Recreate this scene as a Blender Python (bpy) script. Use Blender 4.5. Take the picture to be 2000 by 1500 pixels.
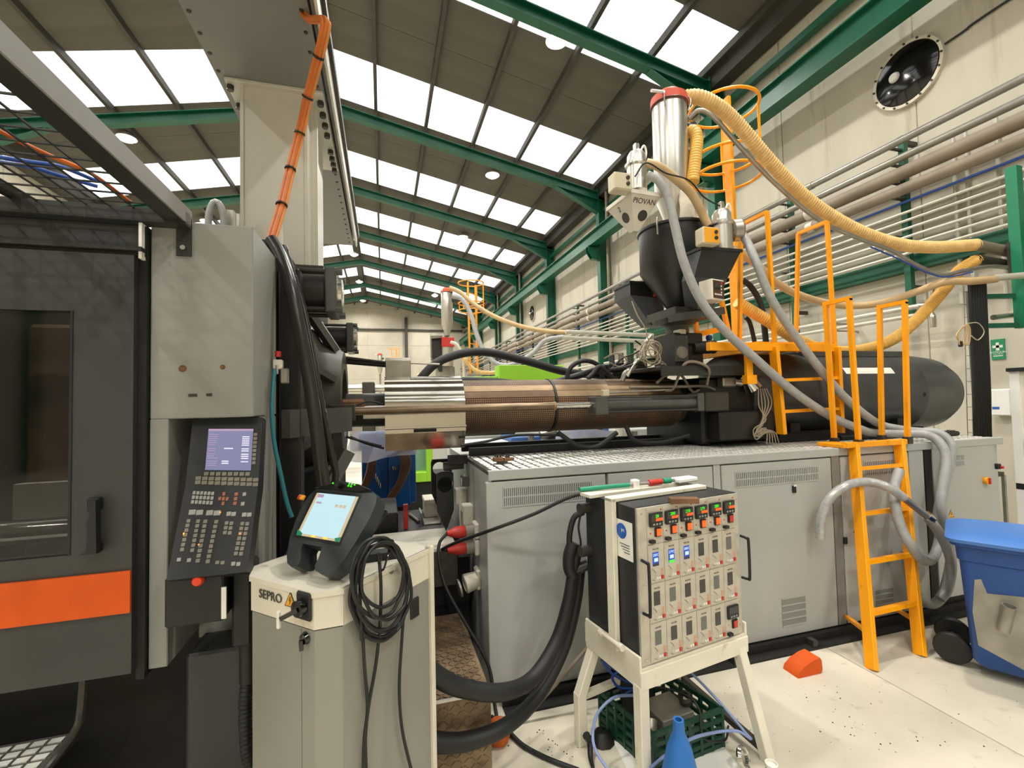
import bpy, math, random
from mathutils import Vector, Matrix
V = Vector; PI = math.pi
rnd = random.Random(7)
for _o in list(bpy.data.objects): bpy.data.objects.remove(_o)
scene = bpy.context.scene
col = scene.collection

# ------------------------------------------------------------------ camera
F = 890.0; EYE = V((0, 0, 1.75))
_y = V((748-1000, -(788-750), -F)).normalized()
_x = V((3190, 40, -F)); _x = (_x - _x.dot(_y)*_y).normalized()
_z = _x.cross(_y)
RIGHT = V((_x[0], _y[0], _z[0])); UP = V((_x[1], _y[1], _z[1])); BACK = V((_x[2], _y[2], _z[2]))
cd = bpy.data.cameras.new('camera'); cam = bpy.data.objects.new('camera', cd); col.objects.link(cam)
cd.sensor_width = 36.0; cd.lens = F/2000*36.0; cd.sensor_fit = 'HORIZONTAL'; cd.clip_end = 300; cd.clip_start = 0.05
cam.matrix_world = Matrix(((RIGHT[0], UP[0], BACK[0], EYE[0]), (RIGHT[1], UP[1], BACK[1], EYE[1]), (RIGHT[2], UP[2], BACK[2], EYE[2]), (0, 0, 0, 1)))
scene.camera = cam
def at(u, v, x=None, y=None, z=None, d=None):
    """the point of the hall that a sight line meets on the plane x, y or z = const (or at depth d)"""
    r = RIGHT*((u-1000)/F) + UP*(-(v-750)/F) - BACK
    if x is not None: t = (x-EYE[0])/r[0]
    elif y is not None: t = (y-EYE[1])/r[1]
    elif z is not None: t = (z-EYE[2])/r[2]
    else: t = d
    return EYE + r*t

# ------------------------------------------------------------------ world, exposure
w = bpy.data.worlds.new('world'); scene.world = w; w.use_nodes = True
bg = w.node_tree.nodes['Background']; bg.inputs[0].default_value = (0.75, 0.85, 1.0, 1); bg.inputs[1].default_value = 0.6
vs = scene.view_settings; vs.view_transform = 'Standard'; vs.look = 'None'; vs.gamma = 1; vs.use_curve_mapping = False
vs.exposure = 0.0
SKY_EMIT = 1.5; LAMP_W = 240.0; LAMP_COL = (1.0, 0.965, 0.895)

# ------------------------------------------------------------------ materials
def lin(c):
    return tuple(((v/255)/12.92 if v/255 <= .04045 else ((v/255+.055)/1.055)**2.4) for v in c) + (1.0,)
MATS = {}
def M(name, c, rough=.5, metal=0.0, var=0.0, scale=6.0, bump=0.0, bscale=40.0, dirt=None, dscale=3.0, damt=.5, emit=None, estr=0.0,
      alpha=1.0, trans=0.0, stretch=None, coat=0.0):
    m = bpy.data.materials.new(name); m.use_nodes = True; nt = m.node_tree; N = nt.nodes; L = nt.links
    b = N['Principled BSDF']
    b.inputs['Base Color'].default_value = lin(c); b.inputs['Roughness'].default_value = rough; b.inputs['Metallic'].default_value = metal
    b.inputs['Coat Weight'].default_value = coat
    if trans: b.inputs['Transmission Weight'].default_value = trans
    if alpha < 1: b.inputs['Alpha'].default_value = alpha
    if emit: b.inputs['Emission Color'].default_value = lin(emit); b.inputs['Emission Strength'].default_value = estr
    if var or bump or dirt:
        tc = N.new('ShaderNodeTexCoord'); mp = N.new('ShaderNodeMapping'); L.new(tc.outputs['Object'], mp.inputs['Vector'])
        if stretch: mp.inputs['Scale'].default_value = stretch
        src = None
        if var:
            n = N.new('ShaderNodeTexNoise'); n.inputs['Scale'].default_value = scale; n.inputs['Detail'].default_value = 5
            L.new(mp.outputs[0], n.inputs['Vector'])
            cr = N.new('ShaderNodeValToRGB'); a = [max(0, v*(1-var)) for v in c]; d = [min(255, v*(1+var)) for v in c]
            cr.color_ramp.elements[0].position = .3; cr.color_ramp.elements[1].position = .7
            cr.color_ramp.elements[0].color = lin(a); cr.color_ramp.elements[1].color = lin(d)
            L.new(n.outputs['Fac'], cr.inputs['Fac']); src = cr.outputs['Color']
        if dirt:
            n2 = N.new('ShaderNodeTexNoise'); n2.inputs['Scale'].default_value = dscale; n2.inputs['Detail'].default_value = 8; n2.inputs['Roughness'].default_value = .65
            L.new(mp.outputs[0], n2.inputs['Vector'])
            c2 = N.new('ShaderNodeValToRGB'); c2.color_ramp.elements[0].position = .62-.25*damt; c2.color_ramp.elements[1].position = .80-.2*damt
            L.new(n2.outputs['Fac'], c2.inputs['Fac'])
            mx = N.new('ShaderNodeMixRGB'); L.new(c2.outputs['Color'], mx.inputs['Fac'])
            if src: L.new(src, mx.inputs['Color1'])
            else: mx.inputs['Color1'].default_value = lin(c)
            mx.inputs['Color2'].default_value = lin(dirt); src = mx.outputs['Color']
        if src: L.new(src, b.inputs['Base Color'])
        if bump:
            n3 = N.new('ShaderNodeTexNoise'); n3.inputs['Scale'].default_value = bscale; n3.inputs['Detail'].default_value = 3
            L.new(mp.outputs[0], n3.inputs['Vector'])
            bp = N.new('ShaderNodeBump'); bp.inputs['Strength'].default_value = bump; bp.inputs['Distance'].default_value = .01
            L.new(n3.outputs['Fac'], bp.inputs['Height']); L.new(bp.outputs['Normal'], b.inputs['Normal'])
    MATS[name] = m
    return m
M('concrete_floor', (203, 196, 178), .42, var=.07, scale=1.7, dirt=(140, 132, 116), dscale=9, damt=.05, bump=.08, bscale=30)
M('wall_panel', (196, 190, 174), .85, var=.04, scale=1.2, dirt=(160, 150, 132), dscale=2.2, damt=.15, stretch=(1, 1.5, .12), bump=.05)
M('far_wall_panel', (190, 184, 168), .85, var=.04, scale=1.0)
M('roof_sheet', (90, 86, 77), .8, var=.05, scale=.8, dirt=(98, 93, 83), dscale=1.5, damt=.3, stretch=(.3, 3, 1))
M('skylight', (245, 247, 250), .4, emit=(252, 253, 255), estr=SKY_EMIT)
M('dark_steel', (62, 58, 50), .6, var=.08)
M('green_steel', (8, 86, 60), .42, var=.06, scale=3)
M('green_light', (24, 122, 86), .42, var=.04)
M('grey_pipe', (150, 146, 138), .35, .55, var=.06, scale=4)
M('tan_pipe', (132, 120, 104), .6, .1, var=.08, scale=3)
M('light_pipe', (196, 192, 180), .4, .2, var=.04)
M('silver', (200, 196, 186), .24, .9, var=.05, scale=5)
M('steel_dull', (160, 155, 146), .38, .85, var=.08, scale=8)
M('polished', (215, 208, 196), .12, 1.0, bump=.25, bscale=3.0, stretch=(1, 1, 1))
M('chrome', (215, 212, 205), .12, 1.0)
M('blue_hose', (28, 70, 150), .4)
M('machine_grey', (172, 173, 169), .42, var=.025, scale=2.5)
M('machine_grey_warm', (139, 139, 132), .48, var=.04, scale=3, dirt=(124, 116, 100), dscale=5, damt=.02)
M('beam_grey', (128, 127, 122), .5, var=.03, scale=2)
M('column_cream', (204, 200, 188), .42, var=.03, scale=2)
M('door_grey', (54, 54, 52), .45, var=.06, scale=2.2)
M('door_dark', (38, 38, 34), .5, var=.1)
M('orange', (206, 80, 0), .75, var=.03)
M('black_plastic', (21, 22, 22), .5)
M('black_rubber', (26, 26, 25), .55, bump=.15, bscale=30)
M('black_gloss', (16, 14, 12), .12, coat=.4)
M('black_oily', (24, 22, 19), .5, var=.3, scale=6, dirt=(44, 36, 26), dscale=5, damt=.4)
M('dark_iron', (58, 54, 47), .45, .3, var=.15, scale=5)
M('iron_grey', (78, 78, 74), .42, .2, var=.1, scale=5)
M('tank_grey', (62, 64, 64), .35, .1, var=.08, scale=3, dirt=(48, 44, 38), dscale=2, damt=.3)
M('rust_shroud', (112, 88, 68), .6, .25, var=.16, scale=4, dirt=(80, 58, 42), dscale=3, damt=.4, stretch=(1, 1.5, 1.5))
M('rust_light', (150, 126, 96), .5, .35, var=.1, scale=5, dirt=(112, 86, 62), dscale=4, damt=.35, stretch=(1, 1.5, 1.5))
M('rust', (110, 78, 52), .7, .2, var=.2, scale=9)
M('yellow', (255, 164, 0), .42, var=.03, scale=5, dirt=(206, 120, 6), dscale=14, damt=.03)
M('blue_bin', (28, 72, 140), .45, var=.04, bump=.05, bscale=60)
M('blue_lid', (70, 122, 196), .42)
M('blue_cone', (36, 104, 178), .5)
M('blue_machine', (0, 66, 122), .4, var=.05)
M('lime', (148, 204, 50), .45)
M('clear_sheet', (210, 210, 225), .3, trans=.0, alpha=.45, bump=.6, bscale=9)
M('cream_paint', (222, 216, 198), .5, var=.04, scale=4, dirt=(176, 164, 138), dscale=9, damt=.05)
M('cabinet_grey', (142, 140, 131), .5, var=.03, scale=2)
M('hose_cream', (222, 184, 118), .5, var=.06, scale=14)
M('hose_yellow', (226, 176, 84), .45, var=.05, scale=14)
M('hose_tan', (196, 166, 122), .5, var=.05)
M('hose_grey', (158, 158, 156), .4, var=.05, scale=20)
M('hose_clear', (172, 170, 168), .22, .15, var=.08, scale=30)
M('orange_cable', (204, 108, 34), .5, var=.06, scale=20)
M('orange_cable_light', (222, 146, 78), .5)
M('teal_hose', (36, 112, 122), .4)
M('red', (190, 48, 36), .45)
M('red_lid', (206, 86, 62), .5)
M('white', (232, 230, 224), .5)
M('white_dirty', (214, 208, 192), .55, var=.04, scale=6, dirt=(170, 160, 140), dscale=9, damt=.1)
M('aluminium', (206, 202, 192), .3, .85, var=.04, scale=8, stretch=(6, 6, .3))
M('tread_bright', (226, 224, 216), .32, .4, var=.06, scale=14)
M('tread_base', (74, 72, 66), .5, .4, var=.12, scale=10)
M('tread_brown', (138, 118, 92), .5, .35, var=.18, scale=7, dirt=(94, 76, 58), dscale=6, damt=.4)
M('keys', (122, 118, 106), .5); M('keys_light', (150, 150, 146), .5); M('keys_red', (150, 92, 68), .5)
M('led_orange', (255, 140, 40), .4, emit=(255, 140, 40), estr=2.5)
M('led_green', (60, 220, 40), .4, emit=(70, 230, 40), estr=.9)
M('led_red', (255, 70, 20), .4, emit=(255, 74, 20), estr=1.3)
M('lit_switch', (250, 84, 20), .35, emit=(255, 80, 16), estr=.9)
M('screen_violet', (26, 26, 30), .2, emit=(140, 140, 178), estr=.85)
M('screen_mark', (26, 26, 30), .3, emit=(240, 236, 250), estr=1.0)
M('screen_pink', (26, 26, 30), .3, emit=(192, 160, 190), estr=.9)
M('screen_cyan', (26, 26, 30), .2, emit=(200, 236, 242), estr=1.0)
M('screen_sand', (26, 26, 30), .3, emit=(220, 200, 160), estr=.9)
M('screen_blue', (26, 26, 30), .3, emit=(20, 74, 190), estr=.9)
M('screen_digit', (26, 26, 30), .3, emit=(190, 220, 255), estr=1.3)
M('panel_metal', (190, 184, 170), .42, .35, var=.06, scale=14, dirt=(156, 140, 116), dscale=10, damt=.06)
M('window_dark', (40, 40, 36), .08, coat=.3)
M('window_grey', (92, 94, 90), .1, coat=.3)
M('green_crate', (12, 62, 42), .5)
M('green_print', (30, 138, 104), .5)
M('sign_green', (26, 134, 92), .5)
M('warn_yellow', (238, 166, 40), .5)
M('label_white', (226, 224, 214), .6)
M('label_blue', (34, 92, 176), .5)
M('ink', (70, 66, 60), .6)
M('ink_red', (176, 60, 44), .5)
M('tape_grey', (150, 146, 136), .38, .4, var=.1, scale=8, bump=.4, bscale=8)
M('lamp_white', (235, 232, 225), .4)
M('lamp_glow', (255, 248, 235), .4, emit=(255, 240, 214), estr=14.0)
M('paper', (226, 224, 214), .7, var=.04)
M('door_glass', (20, 20, 18), .06, coat=.5, var=.3, scale=3)
M('fuse_beige', (206, 196, 168), .5)
M('wire_beige', (150, 138, 116), .55)
M('grime_shade_black', (20, 18, 14), .7, var=.2)  # black of grimy parts; also stands in for shade in voids
M('stop_red', (226, 66, 26), .4)
M('vent_grey', (132, 136, 130), .5)
M('hose_brown', (84, 58, 38), .5, var=.1)
M('blue_mid', (60, 98, 160), .4, var=.06)
M('window_green', (130, 160, 140), .2)
M('hopper_black', (34, 34, 32), .38, var=.08, scale=3)
M('hopper_sheen', (70, 71, 72), .4, .1, var=.06)
M('hopper_brown', (74, 44, 28), .5)
M('loader_white', (206, 200, 186), .5, var=.03)
M('cloth_white', (214, 206, 186), .9, var=.06, scale=12, bump=.5, bscale=18)
M('pendant_grey', (46, 52, 52), .42)
M('case_black', (38, 40, 40), .5, var=.06, scale=6)
M('tint_red', (196, 150, 124), .5)
M('pale_blue', (128, 146, 190), .35)
M('orange_dirty', (196, 96, 30), .55, var=.15, scale=12)
M('steel_brown', (118, 100, 80), .35, .7, var=.12, scale=6)
M('window_tint', (16, 16, 14), .06, alpha=.55, coat=.3, dirt=(150, 146, 134), dscale=60, damt=-.35)
M('black_wrap', (40, 38, 34), .28, bump=.5, bscale=14, stretch=(1, 1, .3))

# ------------------------------------------------------------------ mesh builder
OFF = {}; ROOT = {}
def frame_of(d, up=None):
    d = d.normalized(); up = up or (V((0, 0, 1)) if abs(d.z) < .95 else V((0, 1, 0)))
    a = up.cross(d).normalized(); return a, d.cross(a)
class B:
    def __init__(s, m=None): s.v = []; s.f = []; s.m = m
    def add(s, vs, fs):
        o = len(s.v)
        s.v += [(s.m @ V(p)) if s.m else V(p) for p in vs]; s.f += [tuple(i+o for i in f) for f in fs]; return s
    def bx(s, x0, x1, y0, y1, z0, z1, ch=0, m=None):
        if x1 < x0: x0, x1 = x1, x0
        if y1 < y0: y0, y1 = y1, y0
        if z1 < z0: z0, z1 = z1, z0
        ch = min(ch, .45*(x1-x0), .45*(y1-y0), .45*(z1-z0))
        if ch <= 0:
            vs = [(x, y, z) for z in (z0, z1) for y in (y0, y1) for x in (x0, x1)]
            fs = [(0, 2, 3, 1), (4, 5, 7, 6), (0, 1, 5, 4), (2, 6, 7, 3), (0, 4, 6, 2), (1, 3, 7, 5)]
        else:
            vs = []; idx = {}
            for i, x in enumerate((x0, x1)):
                for j, y in enumerate((y0, y1)):
                    for k, z in enumerate((z0, z1)):
                        sx, sy, sz = (1-2*i)*ch, (1-2*j)*ch, (1-2*k)*ch
                        for a, p in enumerate(((x, y+sy, z+sz), (x+sx, y, z+sz), (x+sx, y+sy, z))):
                            idx[i, j, k, a] = len(vs); vs.append(p)
            q = lambda *t: idx[t]
            fs = []
            for i in (0, 1):
                f = [q(i, 0, 0, 0), q(i, 0, 1, 0), q(i, 1, 1, 0), q(i, 1, 0, 0)]; fs.append(tuple(f if i == 0 else f[::-1]))
                f = [q(0, i, 0, 1), q(1, i, 0, 1), q(1, i, 1, 1), q(0, i, 1, 1)]; fs.append(tuple(f if i == 0 else f[::-1]))
                f = [q(0, 0, i, 2), q(0, 1, i, 2), q(1, 1, i, 2), q(1, 0, i, 2)]; fs.append(tuple(f if i == 0 else f[::-1]))
            for i in (0, 1):
                for j in (0, 1):
                    e = (i+j) % 2
                    f = [q(i, j, 0, 0), q(i, j, 0, 1), q(i, j, 1, 1), q(i, j, 1, 0)]; fs.append(tuple(f[::-1] if e else f))
                    f = [q(i, 0, j, 0), q(i, 1, j, 0), q(i, 1, j, 2), q(i, 0, j, 2)]; fs.append(tuple(f if not e else f[::-1]))
                    f = [q(0, i, j, 1), q(0, i, j, 2), q(1, i, j, 2), q(1, i, j, 1)]; fs.append(tuple(f if not e else f[::-1]))
                    for k in (0, 1):
                        f = [q(i, j, k, 0), q(i, j, k, 2), q(i, j, k, 1)]; fs.append(tuple(f if (i+j+k) % 2 else f[::-1]))
        if m is not None: vs = [m @ V(p) for p in vs]
        return s.add(vs, fs)
    def box(s, c, sz, rz=0, ch=0, m=None):
        t = m if m is not None else Matrix.Translation(V(c)) @ Matrix.Rotation(rz, 4, 'Z')
        return s.bx(-sz[0]/2, sz[0]/2, -sz[1]/2, sz[1]/2, -sz[2]/2, sz[2]/2, ch, m=t)
    def bar(s, a, b, wd, ht, up=None, ch=0):
        """rectangular bar from a to b; wd across, ht along up"""
        a = V(a); b = V(b); d = b-a; x, y = frame_of(d, V(up) if up else None); z = d.normalized()
        m = Matrix(((x[0], y[0], z[0], a[0]), (x[1], y[1], z[1], a[1]), (x[2], y[2], z[2], a[2]), (0, 0, 0, 1)))
        return s.bx(-wd/2, wd/2, -ht/2, ht/2, 0, d.length, ch, m=m)
    def cyl(s, a, b, r, n=16, r2=None, caps=True):
        a = V(a); b = V(b); r2 = r if r2 is None else r2; x, y = frame_of(b-a)
        vs = [a + (x*math.cos(2*PI*i/n) + y*math.sin(2*PI*i/n))*r for i in range(n)] + [b + (x*math.cos(2*PI*i/n) + y*math.sin(2*PI*i/n))*r2 for i in range(n)]
        fs = [(i, (i+1) % n, n+(i+1) % n, n+i) for i in range(n)]
        if caps: fs += [tuple(range(n))[::-1], tuple(range(n, 2*n))]
        return s.add(vs, fs)
    def lathe(s, prof, o=(0, 0, 0), ax=(0, 0, 1), n=24, a0=0, a1=2*PI, ref=None):
        """prof = [(radius, height)]"""
        o = V(o); ax = V(ax).normalized(); x, y = frame_of(ax, ref); full = abs(a1-a0-2*PI) < 1e-6; k = n if full else n+1
        vs = [o + ax*h + (x*math.cos(a0+(a1-a0)*i/n) + y*math.sin(a0+(a1-a0)*i/n))*r for r, h in prof for i in range(k)]
        fs = []
        for j in range(len(prof)-1):
            for i in range(n):
                i2 = (i+1) % k
                fs.append((j*k+i, j*k+i2, (j+1)*k+i2, (j+1)*k+i))
        return s.add(vs, fs)
    def tube(s, pts, r, n=10, rib=0, pitch=.02, smooth=True, caps=True, closed=False):
        pts = [V(p) for p in pts]
        if smooth: pts = spline(pts, closed)
        if rib:
            pts = resample(pts, pitch/2); rr = [r if i % 2 else r*(1-rib) for i in range(len(pts))]
        else: rr = r if isinstance(r, list) else [r]*len(pts)
        if isinstance(r, (list, tuple)) and len(r) != len(pts): rr = [r[0]+(r[-1]-r[0])*i/(len(pts)-1) for i in range(len(pts))]
        t = (pts[1]-pts[0]).normalized(); x, y = frame_of(t); vs = []
        for i, p in enumerate(pts):
            q = pts[min(i+1, len(pts)-1)]-pts[max(i-1, 0)]
            if q.length > 1e-9:
                t2 = q.normalized(); x = (x - t2*x.dot(t2)).normalized(); y = t2.cross(x)
            vs += [p + (x*math.cos(2*PI*j/n) + y*math.sin(2*PI*j/n))*rr[i] for j in range(n)]
        m = len(pts); fs = [(i*n+j, i*n+(j+1) % n, (i+1)*n+(j+1) % n, (i+1)*n+j) for i in range(m-1) for j in range(n)]
        if caps: fs += [tuple(range(n))[::-1], tuple(range((m-1)*n, m*n))]
        return s.add(vs, fs)
    def prism(s, poly, o, e1, e2, d):
        """polygon in the plane (o, e1, e2) pushed along d"""
        o = V(o); e1 = V(e1); e2 = V(e2); d = V(d); n = len(poly)
        a = [o + e1*p + e2*q for p, q in poly]; vs = a + [p+d for p in a]
        ar = sum(poly[i][0]*poly[(i+1) % n][1]-poly[(i+1) % n][0]*poly[i][1] for i in range(n))
        flip = (ar > 0) == (e1.cross(e2).dot(d) > 0)
        fs = [tuple(range(n)), tuple(range(n, 2*n))[::-1]] + [(i, n+i, n+(i+1) % n, (i+1) % n) for i in range(n)]
        if flip: fs = [f[::-1] for f in fs]
        return s.add(vs, fs)
    def quad(s, a, b, c, d): return s.add([a, b, c, d], [(0, 1, 2, 3)])
    def build(s, name, mat, parent=None, smooth=40, label=None):
        return mk(name, s, mat, parent, smooth, label)
def spline(p, closed=False, seg=8):
    if len(p) < 3: return p
    out = []; n = len(p)
    rng = range(n) if closed else range(n-1)
    for i in rng:
        p0 = p[i-1] if (i > 0 or closed) else p[0]*2-p[1]; p1 = p[i]; p2 = p[(i+1) % n]
        p3 = p[(i+2) % n] if (i+2 < n or closed) else p[-1]*2-p[-2]
        for k in range(seg):
            t = k/seg; a = t*t; b = a*t
            out.append(.5*((2*p1) + (p2-p0)*t + (2*p0-5*p1+4*p2-p3)*a + (3*p1-p0-3*p2+p3)*b))
    out.append(p[0] if closed else p[-1]); return out
def resample(p, st):
    out = [p[0]]; acc = 0
    for a, b in zip(p, p[1:]):
        L = (b-a).length; pos = st-acc
        while pos <= L and L > 0: out.append(a+(b-a)*(pos/L)); pos += st
        acc = (acc+L) % st if L else acc
    if (out[-1]-p[-1]).length > st*.3: out.append(p[-1])
    return out
def ident(): return Matrix.Identity(4)
def mk(name, b, mat, parent=None, smooth=40, label=None):
    lo = V([min(p[i] for p in b.v) for i in range(3)]); hi = V([max(p[i] for p in b.v) for i in range(3)])
    c = (lo+hi)/2
    if parent is None: c = V((c.x, c.y, lo.z))
    me = bpy.data.meshes.new(name); me.from_pydata([tuple(p-c) for p in b.v], [], b.f); me.update()
    if smooth:
        me.shade_smooth(); me.set_sharp_from_angle(angle=math.radians(smooth))
    me.materials.append(MATS[mat])
    o = bpy.data.objects.new(name, me); col.objects.link(o); OFF[o.name] = c
    if parent: o.parent = parent; o.location = c - OFF[parent.name]
    else: o.location = c
    if label: o['label'] = label
    return o
def thing(name, label, cat, loc=(0, 0, 0), group=None, kind=None):
    o = bpy.data.objects.new(name, None); o.empty_display_size = .1; col.objects.link(o); o.location = V(loc); OFF[o.name] = V(loc)
    return tag(o, label, cat, group, kind)
def local_thing(name, label, cat, loc, rz=0, group=None):
    """parts are built in the thing's own frame"""
    o = bpy.data.objects.new(name, None); o.empty_display_size = .1; col.objects.link(o); o.location = V(loc); o.rotation_euler = (0, 0, rz); OFF[o.name] = V((0, 0, 0))
    return tag(o, label, cat, group)
def tag(o, label=None, cat=None, group=None, kind=None):
    if label: o['label'] = label
    if cat: o['category'] = cat
    if group: o['group'] = group
    if kind: o['kind'] = kind
    return o
def struct(name, b, mat, smooth=40): return tag(mk(name, b, mat, None, smooth), kind='structure')
def clone(o, loc=None, name=None, parent=None, me=None):
    c = o.copy(); col.objects.link(c)
    if name: c.name = name
    OFF[c.name] = OFF.get(o.name, V((0, 0, 0)))
    if parent: c.parent = parent
    if loc is not None: c.location = V(loc)
    return c
def copy_tree(o, loc=None, rz=None, parent=None, label=None, group=None):
    c = o.copy(); col.objects.link(c); OFF[c.name] = OFF.get(o.name, V((0, 0, 0)))
    if parent: c.parent = parent
    if loc is not None: c.location = V(loc)
    if rz is not None: c.rotation_euler.z = rz
    if label: c['label'] = label
    if group: c['group'] = group
    for ch in list(o.children): copy_tree(ch, parent=c)
    return c
def shared(name, b, mat, parent, places, smooth=40):
    """one mesh built round its own origin, set at many places (in the parent's root frame)"""
    me = bpy.data.meshes.new(name); me.from_pydata([tuple(p) for p in b.v], [], b.f); me.update()
    if smooth: me.shade_smooth(); me.set_sharp_from_angle(angle=math.radians(smooth))
    me.materials.append(MATS[mat]); out = []
    for p in places:
        rot = None
        if isinstance(p, tuple) and len(p) == 2 and isinstance(p[1], (tuple, Matrix)): p, rot = p
        o = bpy.data.objects.new(name, me); col.objects.link(o); OFF[o.name] = V(p)
        if parent: o.parent = parent; o.location = V(p)-OFF[parent.name]
        else: o.location = V(p)
        if rot is not None: o.rotation_euler = rot.to_euler() if isinstance(rot, Matrix) else rot
        out.append(o)
    return out
def text(name, body, size, m, mat, parent, ext=.001, align='CENTER'):
    """flat lettering; m places it: x along the line, y up the letters"""
    cu = bpy.data.curves.new(name, 'FONT'); cu.body = body; cu.size = size; cu.align_x = align; cu.align_y = 'CENTER'; cu.extrude = ext; cu.resolution_u = 3
    t = bpy.data.objects.new(name+'_tmp', cu); col.objects.link(t)
    dg = bpy.context.evaluated_depsgraph_get(); me0 = bpy.data.meshes.new_from_object(t.evaluated_get(dg))
    b = B(); b.v = [m @ v.co for v in me0.vertices]; b.f = [tuple(p.vertices) for p in me0.polygons]
    bpy.data.objects.remove(t); bpy.data.curves.remove(cu); bpy.data.meshes.remove(me0)
    return mk(name, b, mat, parent, 0)
def axes(o, x, y):
    """matrix with x axis along x, y axis as near to y as it can be"""
    x = V(x).normalized(); y = V(y); y = (y-x*y.dot(x)).normalized(); z = x.cross(y); o = V(o)
    return Matrix(((x[0], y[0], z[0], o[0]), (x[1], y[1], z[1], o[1]), (x[2], y[2], z[2], o[2]), (0, 0, 0, 1)))
def hose(name, label, pts, r, mat, cat='hose', rib=0, pitch=.02, n=10, group=None):
    return tag(B().tube(pts, r, n=n, rib=rib, pitch=pitch).build(name, mat), label, cat, group)
def perforated(name, c, hole, sc):
    """sheet with small punched holes: colour pattern on the cylinder round the barrel axis"""
    m = M(name, c, .6, .25, var=.16, scale=5); nt = m.node_tree; N = nt.nodes; L = nt.links; b = N['Principled BSDF']
    src = b.inputs['Base Color'].links[0].from_socket
    g = N.new('ShaderNodeNewGeometry'); vo = N.new('ShaderNodeTexVoronoi'); vo.inputs['Scale'].default_value = sc; vo.inputs['Randomness'].default_value = 0
    vo.voronoi_dimensions = '2D'
    sx = N.new('ShaderNodeSeparateXYZ'); L.new(g.outputs['Position'], sx.inputs[0])
    def mt(op, a, k):
        n = N.new('ShaderNodeMath'); n.operation = op
        L.new(a, n.inputs[0])
        if isinstance(k, float): n.inputs[1].default_value = k
        else: L.new(k, n.inputs[1])
        return n.outputs[0]
    arc_ = mt('MULTIPLY', mt('ARCTAN2', mt('SUBTRACT', sx.outputs[1], 3.45), mt('SUBTRACT', sx.outputs[2], 1.705)), .207)
    cb_ = N.new('ShaderNodeCombineXYZ'); L.new(sx.outputs[0], cb_.inputs[0]); L.new(arc_, cb_.inputs[1]); L.new(cb_.outputs[0], vo.inputs['Vector'])
    lt = N.new('ShaderNodeMath'); lt.operation = 'LESS_THAN'; lt.inputs[1].default_value = .36; L.new(vo.outputs['Distance'], lt.inputs[0])
    mx = N.new('ShaderNodeMixRGB'); L.new(lt.outputs[0], mx.inputs['Fac']); L.new(src, mx.inputs['Color1']); mx.inputs['Color2'].default_value = lin(hole)
    L.new(mx.outputs['Color'], b.inputs['Base Color'])
perforated('perforated', (112, 88, 66), (46, 34, 25), 62)
perforated('perforated_dark', (124, 90, 62), (40, 24, 14), 62)
# ================================================================== THE HALL
XW, XL, XRIDGE, YF, YN, SL = 7.5, -9.9, -1.2, 42.0, -14.0, 0.21
ZE = 9.03
def roofz(x): return ZE + SL*(XW-x) if x >= XRIDGE else ZE + SL*(XW-XRIDGE) - SL*(XRIDGE-x)
FRAMES = [-12.4, -6.8, -1.8, 2.5, 8.4, 13.9, 19.0, 23.9, 28.8, 34.4, 38.4]
SKYN = [-10.4, -5.7, -1.0, 4.4, 9.3, 14.05, 18.9, 23.75, 28.6, 33.4, 38.2]
# floor: a sub-base and cast slabs with open joints
fl = struct('floor', B().bx(XL-.2, XW+.2, YN-.2, YF+.2, -.3, -.03), 'concrete_floor')
xs = [XL, -6.1, -1.6, 2.92, XW]; ys = [YN, -4.5, 2.0-.55, 7.5, 13.5, 19.5, 25.5, 31.5, YF]
for i in range(4):
    for j in range(8):
        B().bx(xs[i]+.004, xs[i+1]-.004, ys[j]+.004, ys[j+1]-.004, -.03, 0, .003).build('slab', 'concrete_floor', fl)
# right wall: precast panels
wr = struct('wall_right', B().bx(XW+.02, XW+.25, YN, YF, -.03, ZE+.05), 'far_wall_panel')
yy = 4.6-2.27*9
while yy < YF:
    a, b = max(yy, YN), min(yy+2.27, YF)
    if b > a+.1: B().bx(XW, XW+.05, a+.008, b-.008, 0, ZE-.02, .006).build('wall_panel', 'wall_panel', wr)
    yy += 2.27
wl = struct('wall_left', B().bx(XL-.25, XL-.02, YN, YF, -.03, ZE+.05), 'far_wall_panel')
for k in range(25):
    a = YN+k*2.27; b = min(a+2.27, YF)
    if b > a+.1: B().bx(XL-.05, XL, a+.008, b-.008, 0, ZE-.02, .006).build('wall_panel', 'wall_panel', wl)
for nm, y0, s in (('wall_back', YF, 1), ('wall_front', YN, -1)):
    zr = roofz(XRIDGE)
    poly = [(XL-.25, -.03), (XW+.25, -.03), (XW+.25, ZE), (XRIDGE, zr+.05), (XL-.25, ZE)]
    wb = struct(nm, B().prism(poly, (0, y0+.02*s, 0), (1, 0, 0), (0, 0, 1), (0, .25*s, 0)), 'far_wall_panel')
    x = XL
    while x < XW-.1:
        x2 = min(x+2.9, XW); zt = min(roofz(x+.01), roofz(x2-.01), roofz(min(max(x, XRIDGE), x2))) - .05
        for za, zb in ((0, 3.9), (3.9, 6.9), (6.9, zt)):
            B().bx(x+.008, x2-.008, min(y0, y0+.05*s), max(y0, y0+.05*s), za+.008, zb-.008, .006).build('wall_panel', 'far_wall_panel', wb)
        x = x2
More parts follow.
